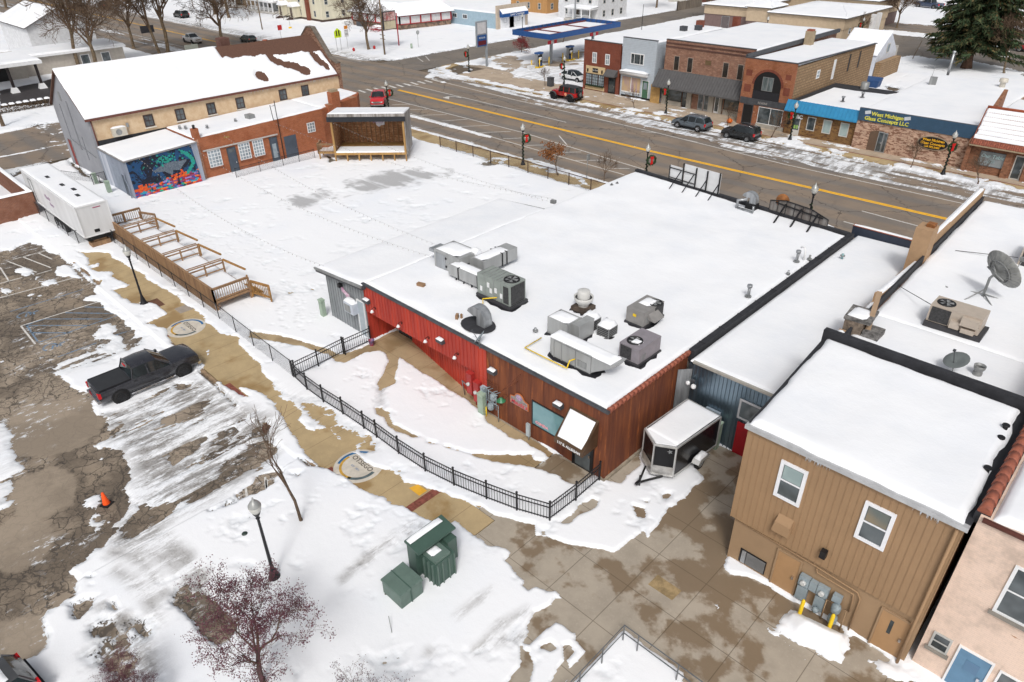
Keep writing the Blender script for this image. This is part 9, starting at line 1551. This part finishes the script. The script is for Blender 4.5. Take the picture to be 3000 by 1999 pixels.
W = WS(156.45); door(bkb, W, -86.0, -84.2, .1, 2.6, mat('door_taupe', (.13, .11, .11), .6), GALV); W = WS(152.95); window(bkb, W, -70.5, -69, 1.6, 2.6, WHITE, GLASS, .1, mull=(.5,)); window(bkb, W, -65.5, -64, 1.6, 2.6, WHITE, GLASS, .1, mull=(.5,)); W = WE(-57.45); window(bkb, W, 156, 157, 1.5, 3.2, WHITE, GLASS, .1); window(bkb, W, 160, 161, 1.5, 3.2, WHITE, GLASS, .1)
for x, y in ((-56.3, 165), (-56.3, 168)): part('pillar', MB().box(x-.4, y-.4, 0, x+.4, y+.4, 4.4), WHITE, bkb)
# ================================================================ signs, poles and small things far off
def pole(x, y, h, lab, r=.17, lean=0, m=None, arms=()):
    t = wthing('utility_pole', lab, 'utility pole', (x, y, 0)); part('pole', MB().tube([(x, y, -.1), (x+lean, y, h)], [r, r*.7], 8), m or mat('pole_wood', (.25, .18, .12), .9, var=.3), t)
    for z in arms: part('cross_piece', MB().beam((x-.9, y, z), (x+.6, y, z), .1), mat('pole_wood', (0, 0, 0)), t)
pole(-117.4, 85.7, 15, 'tall grey utility pole standing in the snow at the street corner', arms=(3.0, 3.7)); pole(-166.6, 87.2, 10, 'thin utility pole left of the cream house porches', .14); pole(-205, 57, 11, 'wooden utility pole in front of the main street lanes at upper left', .16); pole(-222, 96, 10, 'thin utility pole near the top left of centre', .12)
pole(-116.5, 141.5, 14, 'grey pole rising behind the blue fuel canopy', .2, m=GALV); pole(*P(12, 375), 9.5, 'wooden utility pole cut off at the far left edge', .25, -.4); pole(-41.3, 145.2, 3.2, 'short leaning post at the bank car park edge', .07, .8); pole(-97.5, 142.0, 5.5, 'thin black lamp pole by the side street', .07, m=BLACK)
def rsign(x, y, h, lab, plates, posts=1, cat='sign', name='road_sign'):
    t = wthing(name, lab, cat, (x, y, 0)); 
    for i in range(posts): part('post', MB().tube([(x, y+(i*1.0 if posts > 1 else 0), 0), (x, y+(i*1.0 if posts > 1 else 0), h)], .04, 5), GREYM, t)
    for nm, (dy0, dy1, z0, z1), m in plates: part(nm, MB().box(x+.06, y+dy0, z0, x+.1, y+dy1, z1), m, t)
    return t
FLU = mat('fluorescent_yellow', (.62, .80, .02), .5); t = rsign(-128.0, 82.1, 3.4, 'fluorescent yellow school crossing sign on two posts', [('plate', (-.3, 1.3, 2.6, 3.7), FLU)], 2); part('plate_top', MB().hexa([(-127.94, 81.8, 3.7), (-127.9, 81.8, 3.7), (-127.9, 83.4, 3.7), (-127.94, 83.4, 3.7)], [(-127.94, 82.5, 4.3), (-127.9, 82.5, 4.3), (-127.9, 82.7, 4.3), (-127.94, 82.7, 4.3)]), FLU, t); part('walker_figure', MB().box(-127.89, 82.2, 2.9, -127.87, 82.45, 3.9), BLACK, t); part('walker_figure', MB().box(-127.89, 82.75, 2.9, -127.87, 83.0, 3.9), BLACK, t)
t = rsign(-128.4, 84.9, 4.3, 'route number sign with orange plate on top beside the crossing sign', [('orange_plate', (-.4, .4, 3.9, 4.5), mat('plate_orange', (.85, .30, .01), .5)), ('plate', (-.45, .45, 2.5, 3.8), mat('plate_white', (.66, .66, .66), .5))]); text('131', .5, BLACK, t, (-128.29, 84.9, 2.8), (0, 1, 0), (0, 0, 1), depth=.004)
t = wthing('letter_board_sign', 'leaning letter board sign on a red post before the diner', 'sign', (-123.6, 94, 0)); part('post', MB().tube([(-123.6, 94.0, 0), (-123.6, 94.0, 6.3)], .13, 6), mat('trim_red', (0, 0, 0)), t); part('cabinet', MB().box(-123.9, 90.6, 3.4, -123.6, 93.8, 6.8), FASC, t); part('upper_board', MB().box(-123.59, 90.8, 5.1, -123.54, 93.6, 6.6), mat('board_white', (.6, .55, .52), .6, c2=(.5, .1, .1), vs=1.5), t); part('lower_board', MB().box(-123.59, 90.8, 3.55, -123.54, 93.6, 5.0), mat('board_cream', (.62, .55, .38), .6), t)
t = rsign(-118.8, 95.2, 3.2, 'round backed stop sign seen edge on in the corner snow', []); part('plate', MB().tube([(-118.75, 95.2, 3.0), (-118.7, 95.2, 3.0)], [.42, .42], 8, smooth=False), mat('sign_grey_back', (.4, .42, .42), .5), t)
solo('utility_cabinet', MB().cyl((-118.9, 93.5, 0), .22, 1.1, 8), mat('pedestal_green', (0, 0, 0)), 'pale green cylinder pedestal in the corner snow', 'utility pedestal')
for x, y, l in ((-124.1, 88.2, 'red fire hydrant beside the tall corner utility pole'), (-125.3, 84.1, 'small red object in the snow nearer the main street'), (-88.3, 128.5, 'red hydrant beyond the fuel canopy')): solo('hydrant', MB().lathe((x, y, 0), [(.22, 0), (.2, .5), (.28, .52), (.24, .62), (.18, .8), (.01, .88)], 8).cbox((x, y, .5), (.6, .2, .2)), mat('hydrant_red', (.5, .02, .02), .5), l, 'fire hydrant')
rsign(-168, 60.5, 4.2, 'small sign board on a dark post behind the gable roof ridge', [('plate', (-.2, 2.6, 2.2, 3.6), mat('sign_darkgrey', (.07, .07, .08), .6))]); rsign(-143, 60.0, 2.8, 'little framed sign on a slanted roof edge by the ridge', [('plate', (-1.6, 1.0, 1.4, 2.6), mat('sign_greengrey', (.3, .32, .28), .6))]); rsign(-149, 82, 3.0, 'diamond backed sign on a leaning post in the snow', [('plate', (-.5, .5, 2.2, 3.2), mat('hydrant_red', (0, 0, 0)))])
rsign(-88, 125, 2.6, 'tiny pink marker sign beyond the fuel canopy', [('plate', (-.2, .2, 1.9, 2.6), mat('marker_pink', (.7, .3, .3), .5))]); rsign(-163, 92.5, 5.0, 'thin red marker post with yellow foot before the cream house', [('foot', (-.5, .3, .1, .6), YEL)])
pt = wthing('picnic_table', 'red picnic table buried in snow beside the diner', 'picnic table', (-143.5, 103.5, 0)); part('top', MB().box(-145, 103, 1.0, -142, 104.2, 1.1), mat('trim_red', (0, 0, 0)), pt); part('top_snow', lumps(MB(), -145, 103, -142, 104.2, 1.1, .3), SNOW, pt); part('bench', MB().box(-145, 101.9, .6, -142, 102.4, .7), mat('trim_red', (0, 0, 0)), pt); part('bench', MB().box(-145, 104.8, .6, -142, 105.3, .7), mat('trim_red', (0, 0, 0)), pt); part('frame', MB().beam((-144.5, 102, 0), (-144.5, 105.2, 1.0), .1).beam((-144.5, 105.2, 0), (-144.5, 102, 1.0), .1).beam((-142.5, 102, 0), (-142.5, 105.2, 1.0), .1).beam((-142.5, 105.2, 0), (-142.5, 102, 1.0), .1), mat('trim_red', (0, 0, 0)), pt)
solo('bin_cluster', MB().box(-154, 105.0, 0, -151, 107.0, 1.3), FASC, 'dark bin box with snowy lid at the side of the diner', 'bin')
solo('site_container', MB().box(-46.5, 138.8, .1, -43.0, 141.6, 2.6), mat('container_cream', (.58, .55, .50), .6), 'cream equipment box behind the brick shops', 'container')
# low things in the foreground
solo('valve_cover', MB().lathe((P(720, 1575)[0], P(720, 1575)[1], .1), [(.12, 0), (.13, .16), (.09, .2), (.001, .2)], 10), mat('dark_bin', (0, 0, 0)), 'small dark green cap sticking out of the snow near the slender tree', 'utility cap')
solo('marker_stake', MB().tube([(*P(1152, 1874), .1), (P(1145, 1836)[0]-.05, P(1145, 1836)[1], .6)], .015, 5), GREYM, 'thin grey marker stake in the snow below the green box', 'stake')
solo('tree_ring', MB().lathe((P(795, 1256)[0], P(795, 1256)[1], .1), [(.5, -.05), (.45, .06), (.15, .03), (.001, .04)], 14), mat('mulch', (.13, .06, .04), .9, var=.5, vs=9), 'patch of red brown mulch at the kerb island', 'mulch'); solo('drain_cover', MB().lathe((*T('B', (120, 1143))[0], .12), [(.38, 0), (.38, .06), (.36, .07), (.001, .07)], 16), mat('rust_iron', (.12, .06, .04), .8, var=.3), 'brown round drain cover in the snow near the deck stairs', 'manhole cover')
solo('access_hatch', MB().box(-50.0, 12.9, .12, -48.6, 14.1, .13).box(-49.9, 13.0, .13, -48.7, 14.0, .135), mat('hatch_brick', (.16, .075, .045), .8, var=.2), 'square rusty hatch set in the walkway beside the lamp post', 'manhole cover'); c0 = T('A', (1415, 1070))[0]; solo('access_hatch', MB().cbox((c0[0], c0[1], .125), (1.0, 1.0, .02)), mat('hatch_grey', (.36, .31, .26), .8), 'square grey hatch in the walkway near the upper medallion', 'manhole cover')
hp = T('J', (2180, 435), (2345, 545), (2280, 610), (2115, 500), z=.12); solo('access_hatch', MB().prism(hp, .12, .135), mat('hatch_gold', (.40, .29, .15), .85, var=.3), 'golden rectangular hatch in the wet concrete alley', 'manhole cover')
hd = wthing('hedge', 'brown clipped hedge topped with snow along the dark driveway', 'hedge', (-122, 22, 0)); mb = MB(); rnd = random.Random(1)
for i in range(2600): x = -132+rnd.random()*9; y = 21.5+(x+132)*.75*.0+rnd.random()*9; c = Vector((-121.5+rnd.uniform(-.5, .5), y, rnd.uniform(.1, 1.2))); d = Vector((rnd.gauss(0, 1), rnd.gauss(0, 1), abs(rnd.gauss(0, 1)))).normalized()*.3; e = d.orthogonal().normalized()*.03; mb.add([c-e, c+e, c+d], [(0, 1, 2)])
part('twigs', mb, mat('hedge_brown', (.16, .10, .05), .9, var=.4), hd); mb = MB()
for i in range(10): lumps(mb, -121.9, 21.5+i*.9, -121.1, 22.2+i*.9, 1.25, .2, i)
part('snow_cap', mb, SNOW, hd)
